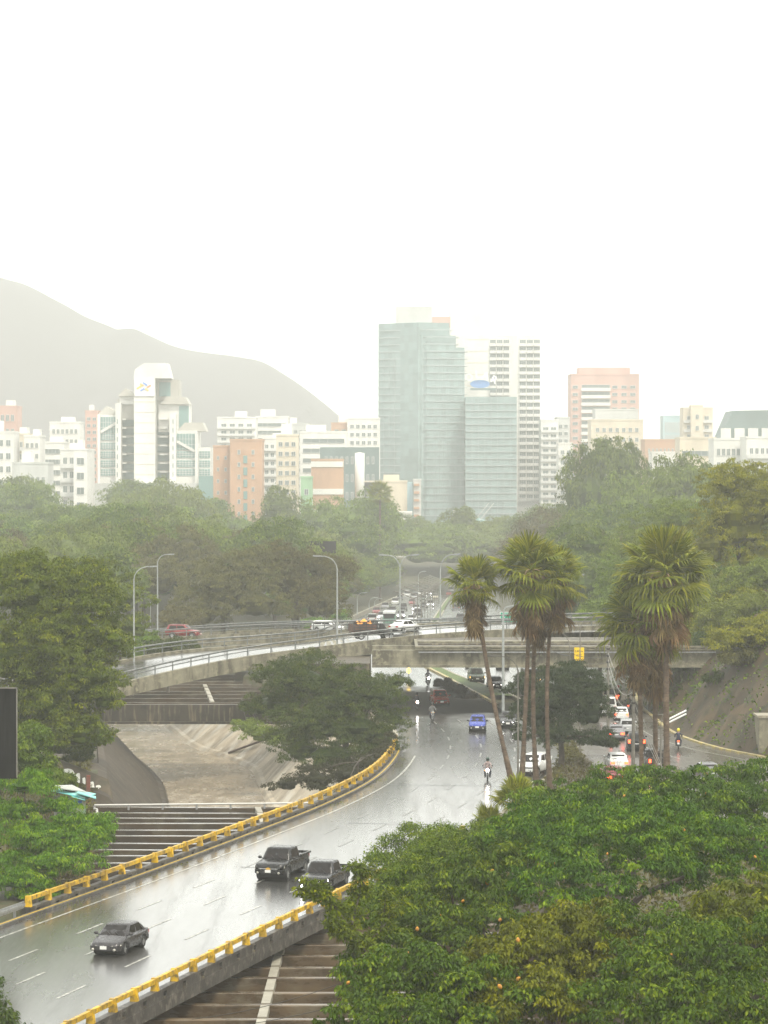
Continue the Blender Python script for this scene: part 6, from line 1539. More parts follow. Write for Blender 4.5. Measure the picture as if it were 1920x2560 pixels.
# ---- wooded hillside on the right
HS = [((1850, 1300, 335), 4.9, 'yellowish leafed big tree high on the right slope', GYO, 520, [(0, 0, 0, 5.2, 5, 5.4), (-3.5, 0, -3, 3.2, 3.4, 3.4), (3, 0, 2, 4, 4, 3.6), (2, -1, -5, 4.4, 4, 3.8), (-1.5, 1, 4, 3, 3, 2.2)]),
      ((1560, 1480, 372), 4, 'dark green tree behind the right palm crowns', GP, 300, [(0, 0, 0, 3.6, 3.6, 4.4), (-2.2, 0, -3.4, 2.6, 3, 2.6), (2, 0, -2, 3, 3, 3.2)]),
      ((1500, 1555, 360), 3, 'rounded dense bush left of the lower right palm', GP, 220, [(0, 0, 0, 2.9, 2.8, 2.5), (-1.5, 0, -1.3, 1.9, 2, 1.4), (1.7, 0, 1.4, 1.9, 2, 1.6)]),
      ((1700, 1430, 350), 4, 'green tree on the slope between the right palms and the big tree', GP, 300, [(0, 0, 0, 4, 3.6, 3.8), (-2.5, 0, 2.6, 2.6, 3, 2.4), (2.4, 0, -2.8, 3.4, 3, 2.8)]),
      ((1790, 1560, 318), 4, 'dull olive bush on the slope above the rock face', GYO, 300, [(0, 0, 0, 3.8, 3, 2.2), (3.4, .5, 1.6, 3.6, 3, 2.2), (-2.6, -.5, -1.5, 2.4, 2.4, 1.6)]),
      ((1890, 1590, 296), 3, 'low olive shrub right at the rim of the brown rock', GYO, 210, [(0, 0, 0, 3, 2.4, 1.5), (2.2, 0, .8, 2.4, 2.2, 1.3), (-2.4, 0, -.6, 2, 2, 1.1)]),
      ((1880, 1470, 312), 4, 'mid green shrub tree at the right edge of the slope', GP, 280, [(0, 0, 0, 3.6, 3, 2.6), (-2.8, 0, -1, 2.6, 2.6, 1.8), (2.4, 0, 1, 3, 2.8, 2.2)]),
      ((1640, 1340, 400), 4, 'hazy green tree top behind the tallest right palm', GP, 300, [(0, 0, 0, 4.4, 4, 4.0), (-3.4, 0, -2.4, 3.2, 3.4, 3), (3, 0, 1.6, 3.4, 3.4, 3)]),
      ((1590, 1440, 300), 3, 'shrub tree on the slope peeping between the two palm groups', GP, 260, [(0, 0, 0, 3, 2.6, 2.8), (2, 0, 1.4, 2.4, 2.4, 2), (-2, 0, -1.2, 2.2, 2.4, 1.8)]),
      ((1770, 1480, 300), 3, 'olive green shrub tree right of the tallest palm crown', GYO, 300, [(0, 0, 0, 3.4, 2.8, 2.6), (2.6, 0, 1.2, 2.8, 2.6, 2.2), (-2.4, 0, -.8, 2.4, 2.4, 1.9)]),
      ((1850, 1420, 300), 3, 'yellow green shrub tree below the yellowish big tree', GY, 280, [(0, 0, 0, 3.2, 2.8, 2.4), (2.8, 0, .8, 2.8, 2.6, 2.2), (-2.6, 0, -.4, 2.4, 2.4, 1.9)]),
      ((1830, 1545, 300), 3, 'mid green shrub in the middle of the slope above the rock', GP, 240, [(0, 0, 0, 2.8, 2.4, 1.7), (2.4, 0, .8, 2.4, 2.2, 1.6)]),
      ((1720, 1560, 300), 3, 'dark shrub on the slope just right of the palm skirts', GD, 240, [(0, 0, 0, 2.6, 2.2, 2.0), (1.8, 0, 1.2, 2.2, 2, 1.6)]),
      ((1915, 1370, 300), 3, 'green shrub tree at the picture edge below the big tree', GP, 240, [(0, 0, 0, 3, 2.6, 2.6), (-2.2, 0, .8, 2.4, 2.4, 2)]),
      ((1670, 1620, 300), 3, 'brownish scrub behind the right palm trunks', GB, 200, [(0, 0, 0, 2.2, 2, 1.6), (1.4, 0, 1.0, 1.8, 1.8, 1.3)]),
      ((1860, 1640, 300), 3, 'small weed bush clinging to the top of the brown rock', GB, 120, [(0, 0, 0, 1.7, 1.4, .8), (-1.4, 0, -.4, 1.2, 1.1, .6)]),
      ((1780, 1700, 300), 3, 'tuft of weeds half way down the brown rock', GD, 70, [(0, 0, 0, .9, .8, .45), (.8, 0, .4, .7, .7, .4)]),
      ((1730, 1640, 300), 3, 'dark scrub hanging at the upper left of the rock face', GD, 170, [(0, 0, 0, 2.2, 1.8, 1.5), (1.8, .4, 1.1, 2, 1.8, 1.3), (-1.2, 0, -1, 1.5, 1.5, 1.1)])]
for k, (pos, tr, lab, m_l, n, lb) in enumerate(HS):
    c = at(*pos)
    if pos[2] < 330:                                  # sits on the slope where the line of sight meets it
        q = 235.0
        while q < 420 and at(pos[0], pos[1], q).z > ground_h(at(pos[0], pos[1], q).x, q) + .9: q += 1.0
        c = at(pos[0], pos[1], q)
    gz = ground_h(c.x, c.y)
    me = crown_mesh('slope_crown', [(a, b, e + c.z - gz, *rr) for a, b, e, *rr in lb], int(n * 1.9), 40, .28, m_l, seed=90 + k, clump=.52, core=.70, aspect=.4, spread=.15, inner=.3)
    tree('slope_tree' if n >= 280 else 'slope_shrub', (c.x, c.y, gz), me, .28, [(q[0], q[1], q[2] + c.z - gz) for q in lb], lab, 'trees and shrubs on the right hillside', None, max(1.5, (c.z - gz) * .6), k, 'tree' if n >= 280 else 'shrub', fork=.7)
# ivy and hanging creeper
cr = thing('hanging_creeper', (29, 303.6, 5), 0, 'dark creeper hanging in strands at the hillside end of the overpass', 'creeper')
n = 900; P = np.stack([rng.uniform(-6.5, 8, n), rng.uniform(-.3, .5, n), rng.uniform(-3.6, .1, n)], 1); P[:, 0] = np.round(P[:, 0] * 1.6) / 1.6 + rng.normal(0, .10, n)
D = np.stack([rng.normal(0, .3, n), rng.normal(0, .3, n), -np.ones(n)], 1); N = np.stack([rng.normal(0, .5, n), -np.ones(n), rng.normal(0, .4, n)], 1)
link('leaves', quads_mesh('creeper', leaf_arrays(P, D, N, rng.uniform(.2, .45, n), rng.uniform(.05, .12, n)), rng.uniform(0, .7, n), GD), cr)

# ---- wooded valley: shared crowns, one object per tree
PROTO = []
for k, (m_l, lb) in enumerate([
    (GP, [(0, 0, 9, 6, 6, 4.2), (3.5, 1, 7.5, 4, 4, 3), (-3.6, -1, 8, 4, 4, 3), (0, -3, 7, 4, 3.6, 2.8)]),
    (GM, [(0, 0, 9.5, 5, 5, 4.6), (2.8, -1.5, 7, 3.6, 3.6, 2.8), (-3, 0, 6.8, 3.6, 3.6, 2.8), (.5, 1, 12, 3, 3, 2.4)]),
    (GP, [(0, 0, 8.5, 7, 6, 2.8), (4, 0, 9.5, 3.6, 3.6, 2), (-4.4, 0, 8.6, 4, 4, 2.2), (0, -3, 7.4, 5, 3.6, 2.4)]),
    (GB, [(0, 0, 9, 5.4, 5.4, 4), (3.6, 0, 8, 3.4, 3.6, 2.8), (-3, -1.6, 8.6, 3.8, 3.8, 2.8)]),
    (GY, [(0, 0, 7.5, 4.6, 4.6, 3.6), (2.6, 0, 6.4, 3, 3, 2.2), (-2.6, -1, 6.2, 3, 3, 2.2)])]):
    a = crown_mesh('valley_crown', lb, 420, 32, .42, m_l, seed=200 + k, clump=.75, core=.72, aspect=.42, spread=.13, inner=.3)
    t = limbs(.35, 8, [(q[0] * .7, q[1] * .7, q[2]) for q in lb], k, fork=.5).mesh('valley_trunk', bark, True)
    PROTO.append((a, t))
def vtree(x, y, s_, k, label, group, zoff=0.0, sz=None):
    rt = thing('woodland_tree', (x, y, base_z(y) + hill_h(x, y) - .4 + zoff), random.uniform(0, 6.28), label, 'tree', group)
    rt.scale = (s_, s_, sz or s_)
    link('crown', PROTO[k][0], rt)
    if y < 560: link('trunk', PROTO[k][1], rt)
    return rt
def lim_y(px):                                       # sky line of the woods in the photograph's rows, as a height limit for what grows there
    t = [(-200, 1195), (300, 1200), (500, 1225), (560, 1255), (640, 1300), (760, 1290), (800, 1250), (940, 1300), (1060, 1320), (1300, 1300), (1420, 1240), (1500, 1190), (1700, 1200), (1760, 1175), (2200, 1160)]
    return interp(t, px)
pl_ = []
rnd = random.Random(5)
KIND = ['pale leafy', 'tall green', 'flat topped', 'brownish', 'yellow green']
def zone(x, y, kk):
    al = ROAD_L(min(y, 1090))
    px = 960 + x * F_PX / y
    row = 'nearest row' if y < 570 else 'middle' if y < 800 else 'far edge'
    if x < al: side = 'leftmost woods' if px < 330 else 'woods behind the ramp lamps' if px < 660 else 'woods left of the avenue'
    elif x > AV_R(min(y, 1090)): side = 'woods behind the palms' if px < 1500 else 'hillside woods at right'
    else: side = 'woods closing the avenue'
    return (KIND[kk] + '|' + row + ', ' + side, 'trees of the ' + side)
y = 455.0
while y < 1180:
    sp = 12.5 + (y - 455) * .026
    half = .138 * y + 8
    x = -half + rnd.uniform(0, sp)
    while x < half:
        al = (ROAD_L(y) if y < 1100 else ROAD_L(1100)); ar = (AV_R(y) if y < 1090 else AV_R(1090))
        s_ = (sp / 11.5) ** .9
        jx, jy = x + rnd.uniform(-.3, .3) * sp, y + rnd.uniform(-.3, .3) * sp
        ok = True
        if jy < 1010 and al - 6.0 * s_ < jx < ar + 5.5 * s_: ok = False
        if jy < 520 and (jx < 0 and -40 < jx < -6): ok = False
        if jx > 0 and jy < 900 and hill_h(jx, jy) > 20 and rnd.random() < .3: ok = False
        if ok and len(pl_) < 270 and not (jy < 700 and abs(jx) > .131 * jy + 4):
            pl_.append((jx, jy)); k = rnd.choice([0, 0, 1, 1, 2, 2, 3, 4] if jy > 560 else [0, 1, 2, 3])
            vs2 = s_ * rnd.uniform(.82, 1.12)
            vtree(jx, jy, vs2, k, *zone(jx, jy, k), sz=min(vs2 * rnd.uniform(.85, 1.15), (25 - (lim_y(960 + jx * F_PX / jy) + rnd.uniform(0, 40) - 1175) * jy / 7500 - base_z(jy)) / 13.5))
        x += sp
    y += sp * .92
for yy_ in np.arange(500, 1010, 15.0):
    vtree(ROAD_L(yy_) - 5.0 - rnd.uniform(0, 2.5), yy_ + rnd.uniform(-4, 4), rnd.uniform(.62, .85), rnd.choice([0, 1, 2, 3]), ordinal(int((yy_ - 500) / 15)) + ' tree of the line hard by the left barrier of the avenue', 'trees lining the avenue barrier', sz=rnd.uniform(.7, 1.0))
for k in range(9):
    xx_ = -6 + 8.2 * k; vtree(xx_, 1030 + 14 * (k % 3), rnd.uniform(1.3, 1.6), k % 3, *zone(xx_, 1040, k % 3), sz=rnd.uniform(1.25, 1.6))
NTH = ['leftmost', 'second from left', 'third from left', 'fourth from left', 'fifth from left', 'sixth from left', 'seventh from left', 'eighth from left', 'ninth from left', 'tenth from left', 'eleventh from left', 'twelfth from left', 'thirteenth from left', 'fourteenth from left', 'fifteenth from left', 'sixteenth from left', 'seventeenth from left', 'eighteenth from left', 'nineteenth from left', 'twentieth from left']
_by = {}
for o in COL.objects:
    if o.get('label') and '|' in o['label']: _by.setdefault(o['label'], []).append(o)
for lab_, os_ in _by.items():
    kd, pl = lab_.split('|'); os_.sort(key=lambda o: o.location.x / o.location.y)
    for i_, o in enumerate(os_):
        o['label'] = ('%s tree, %s' % (kd, pl)) if len(os_) == 1 else '%s among %s trees, %s' % (NTH[i_ % 20], kd, pl)
# single trees one can tell apart in the belt
for px, py, Y, s_, k, sz, lab in ((1480, 1115, 720, 1.5, 1, 2.15, 'tall loose crowned tree before the pinkish tower'), (1550, 1110, 730, 1.4, 1, 2.1, 'tall tree right beside the one before the pinkish tower'), (1780, 1165, 640, 1.9, 2, 2.0, 'wide domed tree below the pale buildings at the right'), (1660, 1180, 640, 1.6, 2, 1.7, 'rounded tree left of the wide domed one at the right'),
        (700, 1225, 900, 1.5, 1, 1.9, 'dark rounded tree between the brick and the striped buildings'), (880, 1245, 860, 1.8, 2, 2.0, 'spreading tree in front of the striped building'), (430, 1218, 880, 2.0, 2, 2.1, 'spreading tree before the stepped white complex'), (330, 1232, 870, 1.7, 0, 1.8, 'leafy tree left of the spreading one below the stepped complex'), (70, 1200, 900, 1.8, 0, 2.0, 'hazy tree at the far left under the white blocks'), (1180, 1310, 980, 2.2, 0, 1.6, 'low hazy tree at the foot of the glass tower'), (1060, 1320, 960, 2.1, 2, 1.5, 'pale tree left of the foot of the glass tower')):
    t_ = at(px, py, Y); proto_h = {0: 13.2, 1: 14.2, 2: 11.4}[k]
    rt = thing('woodland_tree', (t_.x, Y, base_z(Y) + hill_h(t_.x, Y) * 0 - .4), rnd.uniform(0, 6), lab, 'tree')
    rt.scale = (s_, s_, (t_.z - base_z(Y)) / proto_h); link('crown', PROTO[k][0], rt)
fan_far = thing('fan_palm', tuple(Vector((at(950, 1290, 850).x, 850, base_z(850)))), 0, 'far misty fan palm in front of the cream block', 'palm tree')
tz = at(956, 1235, 850).z - base_z(850); MB().tube([(0, 0, 0), (0, 0, tz)], .3, 6).build('trunk', palm_bark, fan_far)
for i in range(22):
    o = bpy.data.objects.new('frond', FAN[i % 4]); COL.objects.link(o); o.parent = fan_far; o.location = (0, 0, tz); o.rotation_euler = (math.radians(75 - 5.5 * i), 0, i * 2.4); o.scale = (2.6,) * 3
# tufts along the near kerb and the verge (ground cover)
n = 1500; yy = rng.uniform(160, 262, n); P = np.array([[ROAD_L(y_) + abs(rng.normal(0.75, .35)), y_, 0.01] for y_ in yy])
D = rng.normal(0, .5, (n, 3)); D[:, 2] = 1; N = rng.normal(0, 1, (n, 3)); N[:, 2] = .2
keep = (np.sin(P[:, 1] * 1.1) + np.sin(P[:, 1] * .37 + 1)) > .5
link('kerb_weeds', quads_mesh('weeds', leaf_arrays(P[keep], D[keep], N[keep], rng.uniform(.05, .16, keep.sum()), rng.uniform(.03, .07, keep.sum())), rng.uniform(0, 1, keep.sum()), GO), kind='stuff')
n = 9000; yy = rng.uniform(165, 262, n); P = np.array([[ROAD_L(y_) - rng.uniform(8, 20) if y_ < 182 else RIV_L(y_) - BANK - rng.uniform(.2, 9), y_, -.3] for y_ in yy])
n2 = 7000; y2 = rng.uniform(236, 330, n2); P2 = np.array([[RIV_R(y_) + BANK + rng.uniform(-1.5, 7) , y_, -.45] for y_ in y2]); P2 = P2[np.array([p[0] < ROAD_L(p[1]) - .7 for p in P2])]; P = P[np.array([p[0] < RIV_L(p[1]) - BANK - 1.0 for p in P])]
P3 = np.array([[ROAD_R(y_) + (RT_L(y_) - ROAD_R(y_)) * rng.uniform(.05, .95), y_, .15] for y_ in rng.uniform(206, 290, 5000)])
P4 = np.array([[x_, y_, ground_h(x_, y_)] for x_, y_ in ((RT_R(q) + 1.0 + abs(rng.normal(0, 1)) * 9, q) for q in rng.uniform(225, 335, 30000))])
bs = np.array([math.sin(p[0] * .9 + p[1] * .23) + math.sin(p[1] * .6 - p[2] * .8) for p in P4]); P4 = P4[(bs + rng.normal(0, 1.6, len(P4)) > 1.2) | (P4[:, 2] > 7)]
P5 = np.array([[RIV_R(y_) + rng.uniform(4, 30), y_, -.2 + rng.uniform(0, .9)] for y_ in rng.uniform(92, 208, 34000)]); P5 = P5[np.array([p[0] > RIV_R(p[1]) + 6.2 and p[0] > (ROAD_R(p[1]) + 1.2) and p[0] < (RT_L(max(190, p[1])) + 14) for p in P5])]
n4 = len(P4); D = rng.normal(0, .7, (n4, 3)); D[:, 2] = .7; N = rng.normal(0, 1, (n4, 3)); N[:, 2] = .5
link('slope_weeds', quads_mesh('slope_weeds', leaf_arrays(P4, D, N, rng.uniform(.2, .7, n4), rng.uniform(.10, .25, n4), droop=.5), rng.beta(2, 2.5, n4), GM), kind='stuff')
PA = np.concatenate([P, P2, P3, P5]); n = len(PA); D = rng.normal(0, .6, (n, 3)); D[:, 2] = .9; N = rng.normal(0, 1, (n, 3)); N[:, 2] = .3
link('ground_cover', quads_mesh('ground_cover', leaf_arrays(PA, D, N, rng.uniform(.25, .7, n), rng.uniform(.10, .22, n), droop=.4), rng.beta(2, 2.5, n), GB), kind='stuff')

n = 2600; yy = rng.uniform(140, 262, n); off = np.abs(rng.normal(0, .55, n)) + .35
P = np.array([[ROAD_L(y_) + o_, y_, .012] for y_, o_ in zip(yy, off)]); keep = (np.sin(P[:, 1] * .8) + np.sin(P[:, 1] * .27 + 2) + rng.normal(0, .5, n)) > .1; P = P[keep]; n = len(P)
D = rng.normal(0, 1, (n, 3)); D[:, 2] = .08; N = np.stack([rng.normal(0, .2, n), rng.normal(0, .2, n), np.ones(n)], 1)
link('leaf_litter', quads_mesh('leaf_litter', leaf_arrays(P, D, N, rng.uniform(.05, .16, n), rng.uniform(.03, .08, n), .1, 0), rng.beta(1.6, 2, n), leaf_mat('brown_litter', (.03, .02, .01), (.09, .06, .025), (.2, .15, .05), trans=.05)), kind='stuff')
# ================================================================== DISTANT CITY
def wall_m(nm, c, c2=None): return mat(nm, c, .7, c2=c2 or tuple(q * .82 for q in c), scale=.12, vec=(1, 1, .3), world=True)
w_white = wall_m('white_render', (0.74, 0.73, 0.69)); w_cream = wall_m('cream_render', (0.66, 0.58, 0.45)); w_grey = wall_m('pale_grey_render', (0.55, 0.56, 0.54)); w_pink = wall_m('pinkish_brick', (0.56, 0.35, 0.29))
w_brick = wall_m('orange_brick', (0.50, 0.30, 0.19)); w_conc = wall_m('board_concrete', (0.50, 0.48, 0.43)); w_green = wall_m('green_render', (0.3, .5, .3)); w_blue = wall_m('pale_blue_render', (.42, .58, .62)); w_dark = wall_m('dark_metal_cladding', (.14, .2, .2))
pane_m = mat('dark_window_glass', (0.13, 0.16, 0.16), .15); tower_glass = mat('green_blue_curtain_glass', (0.20, 0.285, 0.285), .25, c2=(0.22, .305, .305), scale=.25, vec=(1, 1, 1.2), world=True)  # tower glass lightened: sky reflection and haze put into its base colour
_nt = tower_glass.node_tree; _n, _l = _nt.nodes, _nt.links                 # each pane with its own tint
_g = _n.new('ShaderNodeNewGeometry'); _v = _n.new('ShaderNodeVectorMath'); _v.operation = 'SNAP'; _v.inputs[1].default_value = (1.9, 4000, 3.5); _l.new(_g.outputs['Position'], _v.inputs[0])
_w = _n.new('ShaderNodeTexWhiteNoise'); _l.new(_v.outputs[0], _w.inputs['Vector'])
_hs = _n.new('ShaderNodeHueSaturation'); _mr = _n.new('ShaderNodeMapRange'); _mr.inputs[3].default_value = .86; _mr.inputs[4].default_value = 1.14
_l.new(_w.outputs['Value'], _mr.inputs[0]); _l.new(_mr.outputs[0], _hs.inputs['Value'])
_p = _n['Principled BSDF']; _l.new(_p.inputs['Base Color'].links[0].from_socket, _hs.inputs['Color']); _l.new(_hs.outputs[0], _p.inputs['Base Color'])
frame_w = mat('white_window_frame', (.6, .6, .58), .5); band_m = mat('floor_band_metal', (0.30, .36, .37), .4)
WIN = {}
def window_mesh(w, h, mull=1):
    key = (round(w, 2), round(h, 2), mull)
    if key not in WIN:
        m_ = MB(); m_.box((0, 0, 0), (w, .12, h), 0); t = .12
        for c, d in (((0, -.03, h / 2), (w + t, .2, t)), ((0, -.06, -h / 2), (w + t, .3, t)), ((w / 2, -.03, 0), (t, .2, h)), ((-w / 2, -.03, 0), (t, .2, h))): m_.box(c, d, 1)
        for k in range(1, mull + 1): m_.box((-w / 2 + w * k / (mull + 1), -.03, 0), (t * .8, .16, h), 1)
        WIN[key] = m_.mesh('window', [pane_m, frame_w], True)
    return WIN[key]
def block(label, px0, px1, ytop, Y, depth, wall, nf=0, nc=0, style='grid', wf=.55, hf=.45, cat='building', rot=0.0, zb=None, name='apartment_building', roof=True, parent=None, group=None, mull=1, x_in=.06, top_in=.04, bot=0.0):
    a = at(px0, ytop, Y); b = at(px1, ytop, Y); zb = (base_z(Y) - 1 if zb is None else zb)
    w, h = b.x - a.x, a.z - zb
    if parent is None: rt = thing(name, ((a.x + b.x) / 2, Y, zb), rot, label, cat, group)
    else:
        rt = parent
    off = Vector(((a.x + b.x) / 2, Y, zb)) - rt.location
    def part(nm, c, d, m): return MB().box(Vector(c) + off, d).build(nm, m, rt)
    part('wall', (0, depth / 2, h / 2), (w, depth, h), wall)
    if roof:
        part('parapet', (0, depth / 2, h + .35), (w + .3, depth + .3, .7), wall)
    if nf:
        fh = h * (1 - top_in - bot) / nf
        for i in range(nf):
            z = h * bot + fh * (i + .5)
            if z + zb < base_z(Y) + 6 and nf > 6: continue
            if style in ('grid', 'balcony'):
                bw = w * (1 - 2 * x_in) / nc
                for j in range(nc):
                    x = -w / 2 + w * x_in + bw * (j + .5)
                    link('window', window_mesh(bw * wf, fh * hf, mull), rt, loc=off + Vector((x, -.05, z)))
                if style == 'balcony': part('balcony', (0, -.55, z - fh * .38), (w * .96, 1.1, fh * .30), frame_w)
            elif style == 'band':
                link('window', window_mesh(w * (1 - 2 * x_in), fh * hf, max(2, nc)), rt, loc=off + Vector((0, -.05, z)))
    return rt, off, w, h
def rooftop(rt, off, w, h, d, px=0.0, ww=.3, hh=3, m=None):
    MB().box(off + Vector((px * w, d / 2, h + hh / 2 + .3)), (w * ww, d * .5, hh)).build('roof_house', m or w_white, rt)
# glass tower
Y = 1385
tw = thing('glass_tower', (at(1054, 1310, Y).x, Y, -1), 0, 'tall blue green glass office tower with stepped right top', 'tower')
def tower_body(px0, px1, ytop, Y0, dep, nm='glass_wall'):
    a, b = at(px0, ytop, Y0), at(px1, ytop, Y0); z1 = a.z
    mid = a.x + (b.x - a.x) * .56
    poly = [Vector((a.x, Y0 + 14, 0)), Vector((mid, Y0, 0)), Vector((b.x, Y0 + 5, 0)), Vector((b.x, Y0 + dep, 0)), Vector((a.x, Y0 + dep, 0))]
    MB().prism(poly, (0, 0, -1), (0, 0, z1)).build(nm, tower_glass, tw, world=True)
    return a.x, mid, b.x, z1
x0, xm, x1, zt = tower_body(946, 1162, 868, Y, 34)
steps = [(1140, 838), (1124, 806)]
for k, (px, yt) in enumerate(steps):
    tower_body(946, px, yt, Y + .6 + .4 * k, 32 - 2 * k)
nfl = 27; ztop = at(1000, 806, Y).z
for i in range(nfl):
    z = 4 + (ztop - 4) * i / nfl
    xr = x1 if z < at(0, 868, Y).z else at(1140, 0, Y).x if z < at(0, 838, Y).z else at(1124, 0, Y).x
    m_ = MB(); m_.bar((x0 - .1, Y + 13.9, z), (xm, Y - .15, z), .35, .55); m_.bar((xm, Y - .15, z), (xr, Y - .15 + 5 * (xr - xm) / (x1 - xm), z), .35, .55)
    m_.build('floor_band', band_m, tw, world=True)
    MB().box((xr + .6, Y + 8, z), (1.6, 6, .5)).build('sun_shade', w_grey, tw, world=True)
for k in range(1, 9):
    for (xa, ya, xb, yb) in ((x0, Y + 14, xm, Y), (xm, Y, x1, Y + 5)):
        t = k / 9; MB().box((xa + (xb - xa) * t, ya + (yb - ya) * t - .1, (zt - 4) / 2), (.16, .16, zt - 4)).build('mullion', band_m, tw, world=True)
a, b = at(990, 772, Y + 10), at(1080, 806, Y + 10); MB().box(((a.x + b.x) / 2, Y + 16, (a.z + b.z) / 2), (b.x - a.x, 14, a.z - b.z + 2)).build('roof_plant', w_grey, tw, world=True)
a, b = at(1078, 797, Y + 10), at(1126, 812, Y + 10); MB().box(((a.x + b.x) / 2, Y + 16, (a.z + b.z) / 2), (b.x - a.x, 12, a.z - b.z + 2)).build('roof_rail', w_pink, tw, world=True)
# lower glass block with the curved letters on its roof
rt, off, w, h = block('lower green glass office block with curved white roof lettering', 1164, 1292, 992, 1375, 26, tower_glass, 0, name='glass_office_block', roof=False)
for i in range(17):
    z = 6 + (h - 6) * i / 17
    MB().box(off + Vector((0, -.2, z)), (w, .4, .5)).build('floor_band', band_m, rt)
for k in range(1, 8): MB().box(off + Vector((-w / 2 + w * k / 8, -.2, h / 2)), (.16, .3, h)).build('mullion', band_m, rt)
sg = thing('roof_sign', tuple(at(1196, 985, 1399)), 0, 'curved white roof letters and blue oval on the lower glass block', 'sign')
let_w = mat('white_sign_letters', (.85, .85, .85), .4)
for ch, px, py, rt_ in (('P', 1150, 962, -28), ('O', 1172, 944, -10), ('L', 1194, 937, 4), ('A', 1214, 940, -14), ('R', 1235, 950, -26)):
    me = text_mesh(ch, 4.9, 'letter', .3, .10)
    link('letter', me, sg, let_w, loc=at(px, py, 1399) - sg.location, rot=(PI / 2, math.radians(-rt_ if ch != 'L' else 0), 0))
m_ = MB(); c = at(1200, 960, 1400) - sg.location; m_.prism([c + Vector((4.6 * math.cos(t), 0, 1.9 * math.sin(t))) for t in np.linspace(0, 2 * PI, 24, endpoint=False)], (0, 0, 0), (0, .4, 0)); m_.build('emblem', mat('sign_blue', (.12, .28, .6), .4), sg)
c = at(1208, 973, 1400) - sg.location; MB().box(c, (12, .5, 1.0)).build('emblem_bar', w_dark, sg)
# white slab tower
rt, off, w, h = block('tall white slab tower with balcony rows rising behind the glass tower', 1126, 1351, 838, 1420, 30, w_white, 0, name='slab_tower', roof=False)
for (pa, pb, yt, dz) in ((1126, 1218, 786, 6), (1222, 1274, 828, 0), (1296, 1351, 832, 0)):
    a, b = at(pa, yt, 1420), at(pb, yt, 1420)
    if dz: MB().box(((a.x + b.x) / 2, 1434, (a.z + h - 1) / 2 - 2 + 2), (b.x - a.x, 20, a.z - h + 6)).build('roof_house', w_white, rt, world=True)
nfl = 24
for i in range(nfl):
    z = h - 3 - i * 3.33
    if z < 12: break
    for (pa, pb, n_) in ((1224, 1274, 3), (1298, 1351, 3)):
        xa, xb = at(pa, 900, 1420).x - rt.location.x, at(pb, 900, 1420).x - rt.location.x; bw = (xb - xa) / n_
        for j in range(n_):
            if i < 1 and j == 0: pass
            link('window', window_mesh(bw * .86, 1.75, 2), rt, loc=(xa + bw * (j + .5), -.05, z))
            MB().box((xa + bw * (j + .5), -.7, z - 1.6), (bw * .9, 1.3, 1.2)).build('balcony', w_white, rt)
for i in range(14): MB().box((at(1195, 0 + 900, 1420).x - rt.location.x, -.06, h - 2 - i * 5.5), ((at(1220, 900, 1420).x - at(1164, 900, 1420).x), .12, .25)).build('joint_band', w_cream, rt)
# pinkish tower and its neighbours
rt, off, w, h = block('pinkish brick apartment tower with white balcony bands', 1427, 1598, 938, 1520, 24, w_pink, 0, name='apartment_tower')
a, b = at(1447, 921, 1520), at(1576, 940, 1520); MB().box(((a.x + b.x) / 2, 1530, (a.z + b.z) / 2), (b.x - a.x, 16, a.z - b.z + 1)).build('roof_house', w_pink, rt, world=True)
for i in range(18):
    z = h - 6 - i * 3.7
    if z < 14: break
    xa, xb = at(1453, 1000, 1520).x - rt.location.x, at(1526, 1000, 1520).x - rt.location.x
    MB().box(((xa + xb) / 2, -.7, z - 1.3), (xb - xa, 1.4, 1.5)).build('balcony', w_white, rt)
    link('window', window_mesh(xb - xa - .6, 1.6, 4), rt, loc=((xa + xb) / 2, -.1, z + .35))
    for px in (1438, 1537, 1560, 1582): link('window', window_mesh(2.6, 1.5, 1), rt, loc=(at(px, 1000, 1520).x - rt.location.x, -.1, z))
block('cream office block in front of the pinkish tower', 1478, 1608, 1052, 1310, 22, w_cream, 8, 7, 'grid', .5, .42, name='office_block', bot=.25)
block('pale grey block behind the cream office block', 1488, 1596, 1026, 1340, 18, w_grey, 0)
block('white balcony block between slab tower and pinkish tower', 1352, 1396, 1052, 1380, 18, w_white, 14, 2, 'balcony', .7, .4)
block('grey stepped block right of the white balcony block', 1392, 1424, 1046, 1400, 18, w_grey, 14, 2, 'grid', .6, .45)
block('low white annex at the foot of the balcony block', 1396, 1432, 1110, 1340, 14, w_white, 8, 2, 'balcony', .6, .4)
# right side town
block('orange roofed long building at the right', 1612, 1712, 1102, 1250, 20, w_brick, 3, 9, 'grid', .4, .35, bot=.55)
block('white hospital like block with small square windows', 1630, 1706, 1133, 1180, 16, w_white, 4, 6, 'grid', .4, .4, bot=.4)
block('cream blank walled building right of the white block', 1700, 1790, 1097, 1150, 20, w_cream, 2, 4, 'band', .5, .25, bot=.6)
block('blue striped slim tower far right', 1658, 1708, 1042, 1500, 16, w_blue, 8, 9, 'grid', .4, .8)
block('cream tower with side balconies far right', 1708, 1782, 1022, 1450, 16, w_cream, 12, 3, 'balcony', .5, .4)
block('taller cream stair core of the far right tower', 1728, 1758, 1016, 1445, 10, w_cream, 10, 1, 'grid', .3, .4)
block('white apartment row at the right edge', 1785, 1870, 1100, 1050, 18, w_white, 6, 6, 'grid', .6, .5, bot=.35)
block('white terrace block at the very right edge', 1866, 1960, 1096, 1030, 18, w_white, 6, 6, 'balcony', .6, .4, bot=.35)
hl = thing('dark_roofed_hall', (at(1880, 1100, 1200).x, 1200, -1), 0, 'large hall with dark sloping metal roof at the right edge', 'building')
a, b, c, d = at(1800, 1100, 1200), at(1832, 1027, 1200), at(1990, 1024, 1200), at(1990, 1100, 1200)
